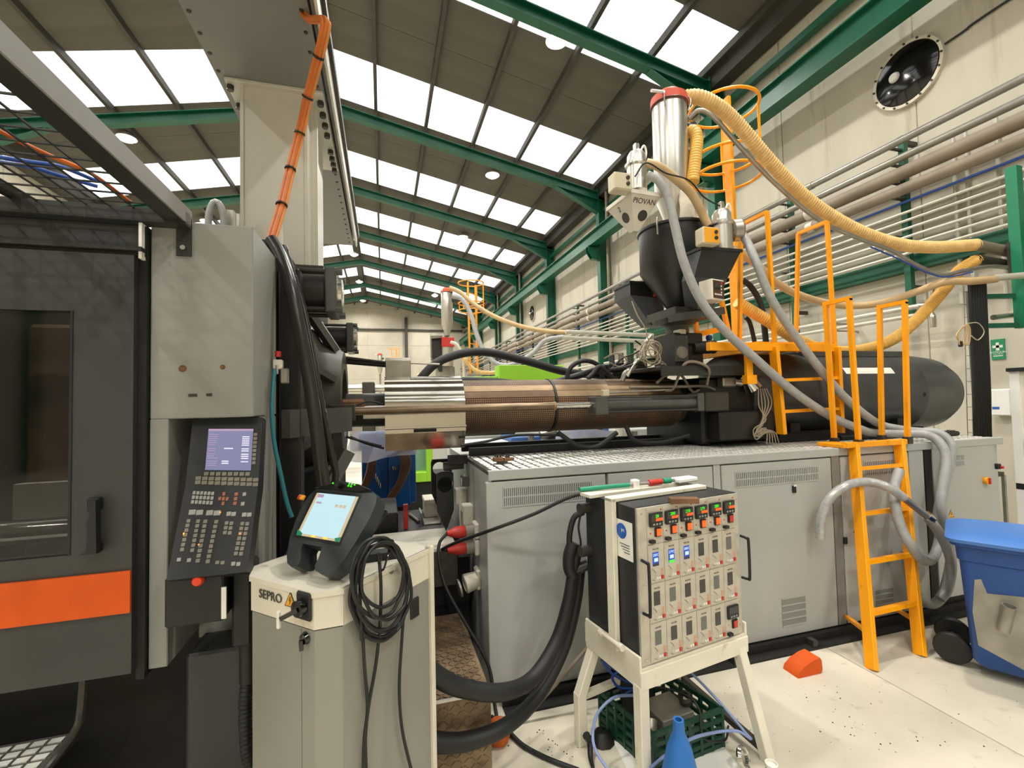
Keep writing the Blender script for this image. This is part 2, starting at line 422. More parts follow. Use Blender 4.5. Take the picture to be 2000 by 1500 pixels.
# roof
ce = struct('ceiling', B().prism([(XL-.2, ZE+.25-.04), (XRIDGE, roofz(XRIDGE)+.27), (XW+.2, ZE+.25-.04), (XW+.2, ZE+.31), (XRIDGE, roofz(XRIDGE)+.36), (XL-.2, ZE+.31)],
            (0, YN, 0), (1, 0, 0), (0, 0, 1), (0, YF-YN, 0)), 'dark_steel')
PX = [7.1, 5.8, 4.33, 2.85, 1.37, -.1, -1.2]
ang = math.atan(SL)
def sheets(name, mat, y0, y1, inset, split, th=.05):
    for side in (1, -1):
        for k in range(6):
            xa, xb = PX[k+1]+inset, PX[k]-inset
            if k == 0 and mat == 'roof_sheet': xb = XW
            if side < 0: xa, xb = 2*XRIDGE-xb, 2*XRIDGE-xa
            for q in range(split):
                ya, yb = y0+(y1-y0)*q/split, y0+(y1-y0)*(q+1)/split
                key = (name, side, k, round(yb-ya, 3))
                b = B(); g = (.016 if mat == 'skylight' else .006) if split > 1 else .0
                vs = []
                for z in (0, th):
                    for x, y in ((xa, ya+g), (xb, ya+g), (xb, yb-g), (xa, yb-g)): vs.append((x, y, roofz(x)+z))
                b.add(vs, [(3, 2, 1, 0), (4, 5, 6, 7), (0, 1, 5, 4), (1, 2, 6, 5), (2, 3, 7, 6), (3, 0, 4, 7)])
                b.build(name, mat, ce, 0)
prev = YN
for yn in SKYN:
    sheets('roof_sheet', 'roof_sheet', prev, yn-1.95, 0, 1 if yn < 4 else 2)
    if yn > 2: sheets('skylight_pane', 'skylight', yn-1.95, yn, .035, 2, .03)
    else: sheets('skylight_pane', 'skylight', yn-1.95, yn, .035, 1, .03)
    prev = yn
sheets('roof_sheet', 'roof_sheet', prev, YF, 0, 1)
for side in (1, -1):
    for k, x in enumerate(PX):
        if side < 0 and k == 6: continue
        xx = x if side > 0 else 2*XRIDGE-x
        B().bx(xx-.045, xx+.045, YN, YF, roofz(xx)-.16, roofz(xx)+.04).build('purlin', 'dark_steel', ce)
B().bx(XRIDGE-.35, XRIDGE-.05, YN, YF, roofz(XRIDGE)-.26, roofz(XRIDGE)-.1).build('ridge_beam', 'dark_steel', ce)
# eaves gutter and edge trims
struct('trim_1', B().bx(7.14, 7.46, YN, YF, ZE-.42, ZE-.02).bx(6.99, 7.14, YN, YF, ZE-.1, ZE+.05), 'dark_steel')
struct('trim_2', B().bx(XL+.04, XL+.4, YN, YF, ZE-.42, ZE-.02), 'dark_steel')
# portal frames
def portal(y):
    lab = {8.4: 'green portal frame whose wall column stands behind the tall dryer and cage ladder', 13.9: 'green portal frame whose wall column rises beyond the white loader hopper'}.get(y, 'green steel portal frame with I-section column and sloping rafter further down the hall' if y > 14 else 'green steel portal frame over the front part of the hall')
    t = thing('portal_frame', lab, 'steel frame', (XRIDGE, y, 0), 'green portal frames of the hall')
    h = .2
    for s in (1, -1):
        X = lambda x: x if s > 0 else 2*XRIDGE-x
        zt = roofz(7.28)-.2
        b = B().bx(X(7.1), X(7.125), y-.11, y+.11, 0, zt).bx(X(7.425), X(7.45), y-.11, y+.11, 0, zt).bx(X(7.125), X(7.425), y-.012, y+.012, 0, zt)
        b.build('column', 'green_steel', t)
        b = B(); T = .42
        xa, xb = 7.4, XRIDGE
        for da, db, wd in ((-.34, -.365, .11), (-T-.18, -T-.205, .11), (-.365, -T-.18, .012)):
            vs = [(X(x), yy2, roofz(x)+dz) for dz in (db, da) for x in (xa, xb) for yy2 in (y-wd, y+wd)]
            b.add(vs, [(0, 1, 3, 2), (4, 6, 7, 5), (0, 4, 5, 1), (2, 3, 7, 6), (0, 2, 6, 4), (1, 5, 7, 3)])
        b.build('rafter', 'green_steel', t)
        b = B()
        poly = [(X(7.1), roofz(7.1)-T-.2), (X(5.6), roofz(5.6)-T-.2), (X(7.1), roofz(7.1)-T-.62)]
        b.prism(poly, (0, y-.012, 0), (1, 0, 0), (0, 0, 1), (0, .024, 0))
        b.bar((X(5.6), y, roofz(5.6)-T-.21), (X(7.1), y, roofz(7.1)-T-.63), .2, .025)
        b.build('haunch', 'green_steel', t)
        if y > 0:
            B().bx(X(7.12), X(7.42), y-.1, y-.09, 6.35, 6.37).build('stiffener', 'green_steel', t)
for y in FRAMES: portal(y)
# crane runway and eaves strut on the right wall
t = thing('crane_runway', 'green crane runway beam running along the right wall on column brackets', 'beam', (6.86, 15, 6.86))
B().bx(6.71, 7.01, YN+.2, YF-.4, 6.88, 6.905).bx(6.76, 6.96, YN+.2, YF-.4, 7.33, 7.355).bx(6.852, 6.868, YN+.2, YF-.4, 6.9, 7.34).bx(6.835, 6.885, YN+.2, YF-.4, 7.355, 7.40).build('runway_beam', 'green_steel', t)
for y in FRAMES[3:]:
    B().prism([(7.1, 6.88), (6.68, 6.88), (6.68, 6.72), (6.84, 6.46), (7.1, 6.46)], (0, y-.11, 0), (1, 0, 0), (0, 0, 1), (0, .02, 0)).prism([(7.1, 6.88), (6.68, 6.88), (6.68, 6.72), (6.84, 6.46), (7.1, 6.46)], (0, y+.09, 0), (1, 0, 0), (0, 0, 1), (0, .02, 0)).bx(6.68, 7.1, y-.11, y+.11, 6.86, 6.885).bx(6.84, 7.1, y-.11, y+.11, 6.45, 6.47).build('bracket', 'green_steel', t)
_t1 = thing('eaves_strut', 'thin green steel strut along the right wall just above the crane runway', 'beam', (7.36, 14, 8.1))
_t2 = thing('wall_girt', 'green steel girt fixed along the right wall below the pipes', 'beam', (7.43, 14, 3.5))
_ends = [YN+.1] + FRAMES + [YF-.05]
for a, b in zip(_ends, _ends[1:]):
    B().bx(7.3, 7.41, a+.011, b-.011, 8.12, 8.24).bx(7.285, 7.424, a+.011, b-.011, 8.1, 8.12).build('strut_length', 'green_steel', _t1)
    B().bx(7.36, 7.5, a+.11, b-.11, 3.5, 3.72).build('girt_length', 'green_steel', _t2)
for y in (13.62, 23.6, 28.5):
    tag(B().cyl((7.2, y-.2, 0), (7.2, y-.2, ZE-.4), .05, 10).build('downpipe', 'tan_pipe'), 'slim grey rainwater downpipe beside a green wall column', 'pipe', 'downpipes beside the columns')
# high-bay lamps
def lamp(x, y, first=[None]):
    z = roofz(x)-(.23 if abs(x+1.5) < .1 else 0)
    if first[0] is None:
        t = thing('high_bay_lamp', 'round high-bay lamp hanging lit under the roof sheets', 'lamp', (x, y, z), 'high-bay lamps under the roof')
        B().cyl((x, y, z-.14), (x, y, z-.03), .015, 8).build('stem', 'dark_steel', t)
        B().lathe([(0, .06), (.07, .06), (.1, .02), (.22, -.05), (.25, -.09), (.24, -.095), (.2, -.06), (0, -.03)], (x, y, z-.15), n=24).build('reflector', 'lamp_white', t)
        B().lathe([(0, -.19), (.09, -.18), (.17, -.14), (.22, -.08), (0, -.06)], (x, y, z-.15), n=24).build('lens', 'lamp_glow', t)
        la = bpy.data.lights.new('lamp_light', 'AREA'); la.shape = 'DISK'; la.size = .4; la.energy = LAMP_W; la.color = LAMP_COL; la.spread = math.radians(160)
        lo = bpy.data.objects.new('lamp_light', la); col.objects.link(lo); lo.parent = t; lo.location = (0, 0, -.36)
        first[0] = t; return t
    return copy_tree(first[0], (x, y, z))
for x in (3.75, -1.5, -6.9):
    for k in range(9): lamp(x, -9.3+6.1*k)  # first lamp of each line is unseen, added to light front faces
# wall fans
def fan(y, z, r, label):
    t = thing('wall_fan', label, 'fan', (XW-.02, y, z-r))
    B().lathe([(r*.91, -.03), (r*1.0, -.03), (r*1.0, .03), (r*.91, .03), (r*.91, -.03)], (XW-.03, y, z), (-1, 0, 0), 40).build('ring', 'white_dirty', t)
    B().lathe([(0, .10), (r*.3, .095), (r*.6, .075), (r*.88, .035), (r*.92, -.02)], (XW-.03, y, z), (-1, 0, 0), 40).build('dome', 'black_gloss', t)
    B().lathe([(0, .135), (r*.12, .13), (r*.16, .1), (r*.15, .05)], (XW-.03, y+r*.24, z+r*.02), (-1, 0, 0), 20).build('hub_cap', 'white', t)
    bolt = B().cyl((0, 0, 0), (-.025, 0, 0), .014, 8)
    shared('bolt', bolt, 'dark_iron', t, [(XW-.055, y+r*.96*math.cos(k*PI/8), z+r*.96*math.sin(k*PI/8)) for k in range(16)])
fan(4.67, 6.41, .465, 'round black wall fan in a pale bolted ring, high on the right wall')
tag(B().tube([(XW-.03, 4.2, 6.5), (XW-.03, 2.0, 6.55), (XW-.03, YN+1, 6.55)], .015, 6).build('fan_cable', 'black_plastic'), 'thin dark cable running along the wall from the round fan', 'cable')
fan(at(1041, 612, x=XW).y, at(1041, 612, x=XW).z, .42, 'small far wall fan seen between two green columns')
# pipes along the right wall
YA, YB = YN+.3, YF-.3
for i, (z, r, mt, lab) in enumerate(((5.25, .052, 'grey_pipe', 'uppermost grey steel pipe of the pipe rack along the right wall'),
        (5.01, .052, 'grey_pipe', 'second grey steel pipe of the rack, below the uppermost one'),
        (4.79, .095, 'tan_pipe', 'thick brown lagged pipe of the wall rack, the upper of two'),
        (4.56, .08, 'tan_pipe', 'thick brown lagged pipe of the wall rack, the lower of two'))):
    t = thing('wall_pipe', lab, 'pipe', (6.99, 15, z-r))
    B().cyl((6.99, YA, z), (6.99, YB, z), r, 14).build('pipe_run', mt, t)
    for y in [1.6+4.3*k for k in range(9)]:
        B().cyl((6.99, y-.06, z), (6.99, y+.06, z), r*1.16, 14).build('coupling', 'grey_pipe' if i < 2 else 'light_pipe', t)
hose('air_line', 'thin blue air line along the right wall under the brown pipes', [(7.06, YA, 4.41), (7.06, 4, 4.4), (7.06, 20, 4.4), (7.06, YB, 4.41)], .018, 'blue_hose', 'air line')
for i in range(6):
    z = 4.25-.115*i
    tag(B().cyl((7.06, YA if i > 1 else 2+i, z), (7.06, YB, z), .02, 8).build('conduit', 'light_pipe'), 'slim pale conduit in the bundle running below the blue air line', 'conduit', 'pale conduits below the pipe rack')
# green rack posts
for y in (at(1765, 400, x=7.2).y, at(1545, 500, x=7.2).y, 9.9, 12.4, 16.0, 21.5, 26.5, 31.0):
    t = thing('rack_post', 'green steel post carrying the pipe rack on the right wall', 'post', (7.25, y, 2.7), 'green posts of the pipe rack')
    B().bx(7.2, 7.28, y-.04, y+.04, 2.75, 5.42).build('post', 'green_steel', t)
    for z in (5.22, 4.98, 4.72, 4.5, 3.95): B().bx(6.98, 7.2, y-.02, y+.02, z-.02, z+.005).build('arm', 'dark_steel', t)
    for z in (3.2, 5.3): B().bx(7.28, 7.5, y-.03, y+.03, z, z+.06).build('wall_tie', 'dark_steel', t)
# ================================================================== MOULD-CLAMP SIDE OF THE PRESS (left)
def onpl(u, v, p0, n):
    r = RIGHT*((u-1000)/F) + UP*(-(v-750)/F) - BACK
    n = V(n); return EYE + r*((V(p0)-EYE).dot(n)/r.dot(n))
YD = 1.95
t = thing('clamp_unit', 'grey and charcoal clamping half of a large injection moulding press with an orange stripe', 'machine', (-1.6, 2.6, 0))
# grey housing of the operator side
b = B().bx(-.835, -.49, 2.0, 2.40, 1.71, 2.465, .004)
b.build('housing', 'machine_grey_warm', t)
B().bx(-.835, -.775, 2.0, 2.40, .80, 1.71, .003).build('housing_post', 'machine_grey_warm', t)
B().bx(-.775, -.5, 2.30, 2.40, .76, 1.71).build('recess_back', 'machine_grey_warm', t)
B().bx(-.545, -.49, 2.12, 2.40, .78, 1.71, .01).build('corner_strip', 'machine_grey_warm', t)
for u, v, r in ((357, 720, .013), (435, 717, .009)):
    p = at(u, v, y=2.0)
    B().lathe([(0, .008), (r*.5, .008), (r, .002), (r, -.004)], p, (0, -1, 0), 12).build('rusty_bolt', 'rust', t)
for u0, u1, v in ((368, 385, 772), (403, 414, 771)):
    p, q = at(u0, v, y=2.0), at(u1, v, y=2.0)
    B().bx(p.x, q.x, 1.998, 2.004, p.z-.006, p.z+.005).build('chipped_patch', 'dark_iron', t)
B().bx(-.5065, -.489, 2.18, 2.26, 1.70, 1.83).build('rating_plate', 'tape_grey', t)
# guard door
XR = -.865; XLd = -3.3
wx = -1.047
d = B().bx(XLd, wx-1.0, YD, YD+.05, .82, 2.31).bx(wx, XR, YD, YD+.05, .82, 2.31)
d.bx(wx-1.0, wx, YD, YD+.05, 2.10, 2.31).bx(wx-1.0, wx, YD, YD+.05, .82, 1.25)
dr = d.build('guard_door', 'door_grey', t)
B().bx(XLd, XR, YD-.012, YD-.001, 1.035, 1.18).build('orange_stripe', 'orange', dr)
B().bx(wx-1.0, wx, YD+.012, YD+.02, 1.25, 2.10).build('window_pane', 'window_tint', dr)
B().bx(wx-.004, wx+.004, YD-.003, YD+.002, 1.25, 2.1).build('window_trim', 'black_plastic', dr)
hd = B().prism([(-.02, 0), (.0, .012), (.004, .07), (.0, .10), (.012, .15), (.02, .18), (.026, .18), (.03, 0)], (-.975, YD-.05, 1.26), (1, 0, 0), (0, 0, 1), (0, .03, 0))
hd.bx(-.985, -.95, YD-.03, YD, 1.40, 1.445, .004).bx(-.985, -.95, YD-.03, YD, 1.255, 1.29, .004)
hd.build('door_handle', 'black_plastic', dr)
B().bx(XLd, -.84, YD+.02, YD+.14, 2.31, 2.43, .004).build('door_header', 'door_dark', t)
B().bx(XLd, -.84, YD-.01, YD+.02, 2.325, 2.34).build('header_lip', 'door_dark', t)
B().bx(-.865, -.838, YD+.03, YD+.3, .78, 2.43).build('door_jamb', 'grime_shade_black', t)
B().bx(-.852, -.842, YD+.0, YD+.04, 2.30, 2.432).build('jamb_strip', 'white', t)
# base behind and below the door
B().bx(-3.6, -.76, 2.35, 4.6, .05, .80).build('machine_base', 'grime_shade_black', t)
B().bx(-.76, -.42, 2.12, 3.2, 0, .775, .01).build('base_box', 'door_grey', t)
B().bx(-3.6, -1.2, 2.24, 2.35, .0, .12).build('base_foot', 'grime_shade_black', t)
# inside the guard: mould halves, tie bar, far screen
B().bx(-1.75, -1.42, 2.9, 4.2, .9, 2.2, .02).build('mould_half', 'rust', t)
B().bx(-1.38, -1.18, 2.9, 4.2, .95, 2.15, .02).build('mould_half', 'dark_iron', t)
B().bx(-2.4, -1.8, 2.8, 4.4, .6, 2.4, .02).build('moving_platen', 'dark_iron', t)
for k in range(4): B().bx(-1.17+.0*k, -1.12, 2.9+.3*k, 3.0+.3*k, 1.0+.1*k, 1.9, .01).build('ejector_block', ('tape_grey', 'rust', 'blue_machine', 'steel_dull')[k], t)
B().bx(-1.42, -1.12, 2.3, 2.34, 1.32, 1.46).build('mesh_screen', 'cream_paint', t)
B().bx(-1.75, -1.52, 2.3, 2.34, 1.32, 1.46).build('mesh_screen', 'cream_paint', t)
B().cyl((-3.4, 2.55, 1.22), (-.78, 2.55, 1.22), .055, 20).build('tie_bar', 'chrome', t)
B().cyl((-3.4, 2.6, 2.25), (-.78, 2.6, 2.25), .055, 20).build('tie_bar', 'chrome', t)
# chequer foot plate and its bent bar
fp = thing('foot_plate', 'chequer-plate step under the guard door beside a bent bar', 'step', (-1.6, 2.2, 0))
B().bx(-2.4, -1.155, 1.7, 2.22, .47, .5).bx(-2.4, -1.2, 1.74, 1.78, .0, .47).build('tread', 'tread_base', fp)
bm = B()
for i in range(22):
    for j in range(12):
        x = -2.36+i*.054; y = 1.71+j*.042
        bm.bx(x, x+.042, y, y+.027, .5, .504)
tag(bm.build('tread_pattern', 'tread_bright', fp, 0), kind='stuff')
B().tube([(-1.036, 2.02, .83), (-1.05, 2.03, .68), (-1.08, 2.06, .6), (-1.14, 2.05, .51), (-1.145, 1.9, .49), (-1.145, 1.7, .48)], .013, 8).build('guard_bar', 'dark_iron', fp)
# fixed platen with its spider casting
B().bx(-.78, -.48, 2.52, 4.5, .6, 2.6, .03).build('fixed_platen', 'black_oily', t)
cx, cy, cz = -.48, 3.45, 1.76
B().lathe([(.56, 0), (.52, .05), (.44, .09), (.40, .15), (.36, .22), (.24, .22), (.22, .15), (.2, .1)], (cx, cy, cz), (1, 0, 0), 40).build('hub_casting', 'dark_iron', t)
for k in range(8):
    a = k*PI/4+PI/8; c, s = math.cos(a), math.sin(a)
    B().bar((cx+.01, cy+c*.66, cz+s*.66), (cx+.17, cy+c*.38, cz+s*.38), .07, .04).build('rib', 'iron_grey', t)
for yy2, zz in ((2.72, 2.37), (4.2, 2.32)):
    B().cyl((-.52, yy2, zz), (-.30, yy2, zz), .105, 24).build('locking_cylinder', 'black_oily', t)
    B().bx(-.295, -.235, yy2-.12, yy2+.12, zz-.125, zz+.125, .008).build('end_flange', 'iron_grey', t)
    B().lathe([(.03, 0), (.085, 0), (.085, .022), (.075, .026), (.03, .02)], (-.236, yy2, zz), (1, 0, 0), 24).build('end_ring', 'silver', t)
    for dy in (-1, 1):
        for dz in (-1, 1):
            B().cyl((-.53, yy2+dy*.098, zz+dz*.103), (-.29, yy2+dy*.098, zz+dz*.103), .012, 10).build('tie_rod', 'dark_iron', t)
            B().cyl((-.24, yy2+dy*.098, zz+dz*.103), (-.205, yy2+dy*.098, zz+dz*.103), .02, 6).build('nut', 'iron_grey', t)
B().bx(-.62, -.52, 2.62, 2.84, 2.2, 2.52, .01).build('cylinder_mount', 'black_oily', t)
B().bx(-.62, -.50, 4.05, 4.36, 2.15, 2.5, .01).build('cylinder_mount', 'black_oily', t)
B().bx(-.50, -.40, 2.50, 2.62, .7, 2.45, .01).build('platen_edge', 'black_oily', t)
B().bar((-.45, 2.5, 1.0), (-.18, 2.6, 1.5), .05, .06).bar((-.46, 2.46, 1.66), (-.2, 2.9, 1.66), .05, .14).build('strut', 'iron_grey', t)
B().bx(-.50, -.30, 2.9, 4.0, .8, 1.38, .02).build('lower_casting', 'black_oily', t)
# wrapped hoses down the side of the clamp
hose('wrapped_hose', 'thick black hose wrapped in plastic film running down beside the grey housing', [at(530, 468, y=2.46), at(548, 500, y=2.42), at(568, 560, y=2.35), at(585, 640, y=2.32), at(604, 740, y=2.3), at(616, 820, y=2.27), at(625, 900, y=2.25), at(637, 980, y=2.25)], .03, 'black_wrap', n=14)
hose('wrapped_cable', 'black cable bundle in torn plastic film beside the thick wrapped hose', [at(554, 480, y=2.475), at(573, 540, y=2.46), at(592, 600, y=2.45), at(612, 700, y=2.4), at(630, 800, y=2.36), at(646, 880, y=2.34), at(656, 925, y=2.33), at(650, 950, y=2.33)], .018, 'black_wrap', 'cable', rib=.22, pitch=.05)
tl = thing('air_valve', 'small air valve with a red cap and pale fittings on the grey housing edge', 'valve', at(548, 720, y=2.3))
p = at(543, 692, y=2.3)
B().cyl(p-V((0, 0, .012)), p+V((0, 0, .014)), .013, 12).build('cap', 'red', tl)
p = at(543, 712, y=2.3); B().bx(p.x-.02, p.x+.02, p.y-.015, p.y+.02, p.z-.022, p.z+.022, .004).build('body', 'white_dirty', tl)
p = at(556, 728, y=2.3); B().bx(p.x-.016, p.x+.016, p.y-.015, p.y+.02, p.z-.05, p.z+.02, .004).build('bracket', 'steel_dull', tl)
p = at(541, 722, y=2.29); B().cyl(p-V((0, 0, .02)), p+V((0, 0, .02)), .008, 10).build('fitting', 'silver', tl)
hose('teal_hose', 'thin teal air hose hanging from the red-capped valve', [at(536, 722, y=2.26), at(531, 790, y=2.22), at(535, 860, y=2.2), at(547, 920, y=2.2), at(560, 980, y=2.2), at(570, 1010, y=2.2)], .009, 'teal_hose')
# ------------------------------------------------------------------ mesh canopy
t = thing('mesh_canopy', 'steel mesh canopy in an angle-bar frame over the guard door', 'guard', (-1.2, 1.2, 2.45))
ZC = 2.475; XC = -.70
B().bx(XC-.006, XC, .0, 2.0005, ZC-.03, ZC+.03).build('frame_flange', 'beam_grey', t)
B().bx(XC-.07, XC-.006, .0, 2.0005, ZC-.03, ZC-.022).build('frame_angle', 'door_dark', t)
B().bx(-3.2, XC, 1.94, 2.0005, ZC-.04, ZC+.01).build('rear_bar', 'door_dark', t)
B().bx(-1.22, -1.19, .0, 2.0, ZC+.01, ZC+.03).build('cross_bar', 'door_dark', t)
B().bx(XC-.05, XC, 1.992, 1.999, 2.33, ZC).build('bracket', 'door_dark', t)
B().lathe([(0, .008), (.009, .008), (.009, 0)], (XC-.025, 1.99, 2.36), (0, -1, 0), 10).build('bolt', 'silver', t)
bm = B()
for k in range(34):
    bm.cyl((XC-.02-.075*k*.95, .0, ZC+.006), (XC-.02-.075*k*.95, 1.98, ZC+.006), .0035, 5, caps=False)
for k in range(27): bm.cyl((-3.15, .03+.075*k, ZC+.012), (XC-.01, .03+.075*k, ZC+.012), .0035, 5, caps=False)
tag(bm.build('wire_mesh', 'door_dark', t), kind='stuff')
hose('orange_lead', 'thin orange lead lying across the mesh canopy', [at(-40, 235, z=2.51), at(30, 272, z=2.5), at(100, 305, z=2.495), at(180, 340, z=2.495), at(255, 395, z=2.495)], .006, 'orange_dirty', 'cable')
for k, c in enumerate(((0, 312), (8, 322))):
    hose('blue_lead', 'blue lead lying across the mesh canopy', [at(-30, c[1]-10, z=2.51), at(60, c[1]+4, z=2.5), at(120, c[1]+14+c[0], z=2.5), at(190, c[1]+42, z=2.5)], .006, 'blue_hose', 'cable', group='blue leads on the mesh canopy')
# items behind the housing top
q = at(420, 410, y=3.2)
hose('looped_conduit', 'grey corrugated conduit looped above the press housing', [q+V((-.03, 0, -.25)), q+V((-.035, 0, -.05)), q+V((.0, 0, .05)), q+V((.045, 0, -.02)), q+V((.05, 0, -.25))], .022, 'hose_grey', rib=.12, pitch=.016)
tag(B().bx(q.x+.05, q.x+.09, 3.25, 3.3, 2.5, q.z+.03, .004).bx(q.x+.10, q.x+.125, 3.25, 3.3, 2.5, q.z+.01, .004).bx(q.x+.04, q.x+.13, 3.24, 3.31, 2.58, 2.60).build('bracket_rail', 'silver'), 'short silver rail standing behind the press housing', 'rail')
# ------------------------------------------------------------------ robot column and beam
YC = 3.0
t = thing('robot_column', 'cream steel column carrying the overhead robot beam on the press', 'column', (-.6, 3.4, 2.6))
c = B().bx(-.803, -.785, YC, YC+.75, 2.6, 3.68).bx(-.785, -.45, YC+.008, YC+.03, 2.6, 3.68).bx(-.45, -.43, YC-.0, YC+.75, 2.6, 3.68).bx(-.41, -.39, YC+.12, YC+.16, 2.6, 3.68)
c.bx(-.785, -.45, YC+.70, YC+.72, 2.6, 3.68).bx(-.43, -.41, YC+.10, YC+.18, 2.6, 3.68)
c.build('shaft', 'column_cream', t)
B().bx(-.88, -.335, YC-.03, YC+.95, 3.68, 3.70, .003).build('top_plate', 'column_cream', t)
B().bx(-.84, -.34, YC-.04, YC+.9, 2.57, 2.6, .004).build('foot_flange', 'dark_iron', t)
bolt = B().cyl((0, 0, -.03), (0, 0, 0), .02, 6)
shared('bolt', bolt, 'dark_iron', t, [(-.36, YC+y, 3.68) for y in (.05, .17, .29, .41, .63, .73, .82, .91)] + [(-.86, YC+y, 3.68) for y in (.02, .2, .4)])
t = thing('robot_beam', 'grey overhead robot beam with rows of bolts, reaching over the press', 'beam', (-.6, 3, 3.7))
YE = 5.85
B().bx(-.92, -.33, .2, YE, 3.70, 3.72).bx(-.92, -.90, .2, YE, 3.72, 4.35).bx(-.36, -.34, .2, YE, 3.72, 4.35).bx(-.92, -.33, .2, YE, 4.33, 4.35).bx(-.9, -.36, YE-.02, YE, 3.72, 4.33).build('box_section', 'beam_grey', t)
B().bx(-.33, -.29, .2, YE+.05, 3.78, 3.80).bx(-.30, -.285, .2, YE+.05, 3.70, 3.84, .003).build('guide_rail', 'column_cream', t)
B().bx(-.285, -.262, .2, YE+.12, 3.83, 3.87).bx(-.33, -.262, .2, YE+.12, 3.87, 3.89).build('cable_channel', 'dark_iron', t)
bolt = B().lathe([(0, -.006), (.009, -.006), (.011, 0)], n=8)
shared('bolt', bolt, 'dark_iron', t, [(x, y, 3.70) for x in (-.895, -.365) for y in [1.95+.14*k for k in range(28)] if not (2.95 < y < 3.97)])
# orange cable bundle
t = thing('cable_bundle', 'bundle of orange cables tied together, hanging from the robot beam', 'cables', at(530, 470, y=2.5))
path = [(632, 38, 2.24), (634, 58, 2.24), (622, 110, 2.34), (601, 190, 2.5), (585, 260, 2.58), (567, 330, 2.58), (550, 400, 2.53), (530, 466, 2.46)]
P0 = [V((-.37, 2.42, 3.75)), V((-.33, 2.36, 3.655))] + [at(u, v, y=y) for u, v, y in path]
for k, (dx, dy, mt) in enumerate(((-.012, .0, 'orange_cable'), (.006, -.008, 'orange_cable'), (.014, .008, 'orange_cable_light'), (-.003, .014, 'orange_cable'))):
    B().tube([p+V((dx, dy, 0)) for p in P0], .0115, 8).build('cable', mt, t)
for k in (4, 5, 6, 7, 8):
    p = P0[k]; d = (P0[k+1]-P0[k-1]).normalized()
    B().cyl(p-d*.004, p+d*.004, .029, 12).build('cable_tie', 'black_plastic', t)
tag(B().tube([at(548, 440, y=2.75), at(549, 520, y=2.75)], .012, 8, smooth=False).build('white_lead', 'white_dirty'), 'single pale cable beside the orange bundle on the column', 'cable')
# ------------------------------------------------------------------ operator panel
t = thing('operator_panel', 'black operator panel with lit screen and keypad hung in the grey housing', 'control panel', (-.57, 2.0, .97))
XA, XB = -.715, -.469
prof = [(2.055, 1.705), (1.985, 1.455), (1.835, 1.165), (1.895, 1.135), (2.06, 1.42), (2.11, 1.69)]
B().prism(prof, (XA, 0, 0), (0, 1, 0), (0, 0, 1), (XB-XA, 0, 0)).build('body', 'black_plastic', t)
UPN = V((0, -.25, .07)).normalized(); LON = V((0, -.29, .15)).normalized()
UP0 = V((XA, 2.055, 1.705)); LO0 = V((XA, 1.985, 1.455))
def quadpt(c, s, r, p0, n):
    a = [onpl(u, v, p0, n) for u, v in c]      # TL TR BL BR
    return (a[0]*(1-s)+a[1]*s)*(1-r) + (a[2]*(1-s)+a[3]*s)*r
def plate(name, mat, parent, c, p0, n, th=.003):
    a = [onpl(u, v, p0, n) for u, v in c]; n = V(n)
    return B().add([p+n*.0005 for p in (a[2], a[3], a[1], a[0])] + [p+n*th for p in (a[2], a[3], a[1], a[0])], [(4, 5, 6, 7), (0, 1, 5, 4), (1, 2, 6, 5), (2, 3, 7, 6), (3, 0, 4, 7), (3, 2, 1, 0)]).build(name, mat, parent, 0)
def keys(name, mat, c, nx, ny, p0, n, fill=.78, th=.004, skip=()):
    w_ = (quadpt(c, 1, .5, p0, n)-quadpt(c, 0, .5, p0, n)).length/nx*fill; h_ = (quadpt(c, .5, 1, p0, n)-quadpt(c, .5, 0, p0, n)).length/ny*fill
    ex = V((1, 0, 0)); ey = V(n).cross(ex); R_ = axes((0, 0, 0), ex, ey).to_3x3()
    b = B().bx(-w_/2, w_/2, -h_/2, h_/2, 0, th, .001)
    return shared(name, b, mat, t, [(quadpt(c, (i+.5)/nx, (j+.5)/ny, p0, n), R_.to_4x4()) for i in range(nx) for j in range(ny) if (i, j) not in skip], 0)
S4 = ((408, 838), (495, 838), (401, 918), (490, 919))
sc = plate('screen', 'screen_violet', t, S4, UP0, UPN)
def sub(c, s0, s1, r0, r1):
    f = lambda s, r: ((c[0][0]*(1-s)+c[1][0]*s)*(1-r)+(c[2][0]*(1-s)+c[3][0]*s)*r, (c[0][1]*(1-s)+c[1][1]*s)*(1-r)+(c[2][1]*(1-s)+c[3][1]*s)*r)
    return (f(s0, r0), f(s1, r0), f(s0, r1), f(s1, r1))
for r in (.18, .23, .28, .33, .38, .47, .52, .60, .65, .70, .78): plate('value_field', 'screen_mark', sc, sub(S4, .77, .93, r, r+.025), UP0, UPN, .004)
for r in (.13, .18, .23, .28, .33, .38, .47, .52, .6, .65, .70, .78, .83, .88): plate('text_row', 'screen_pink', sc, sub(S4, .02, .02+.15+.1*((r*37) % 1), r, r+.012), UP0, UPN, .004)
for a, b_, r in ((.38, .58, .46), (.35, .5, .77), (.35, .5, .82)): plate('value_field', 'screen_mark', sc, sub(S4, a, b_, r, r+.028), UP0, UPN, .004)
plate('title_row', 'screen_pink', sc, sub(S4, 0, 1, .0, .05), UP0, UPN, .0035)
keys('softkey', 'keys', ((495, 845), (504, 845), (491, 908), (500, 908)), 1, 8, UP0, UPN)
keys('softkey', 'keys', ((398, 921), (490, 921), (397, 930), (489, 931)), 8, 1, UP0, UPN)
keys('key', 'keys', ((382, 930), (506, 933), (380, 946), (505, 951)), 10, 2, UP0, UPN, .86)
keys('key', 'keys_light', ((377, 958), (420, 960), (372, 985), (416, 987)), 6, 3, LO0, LON)
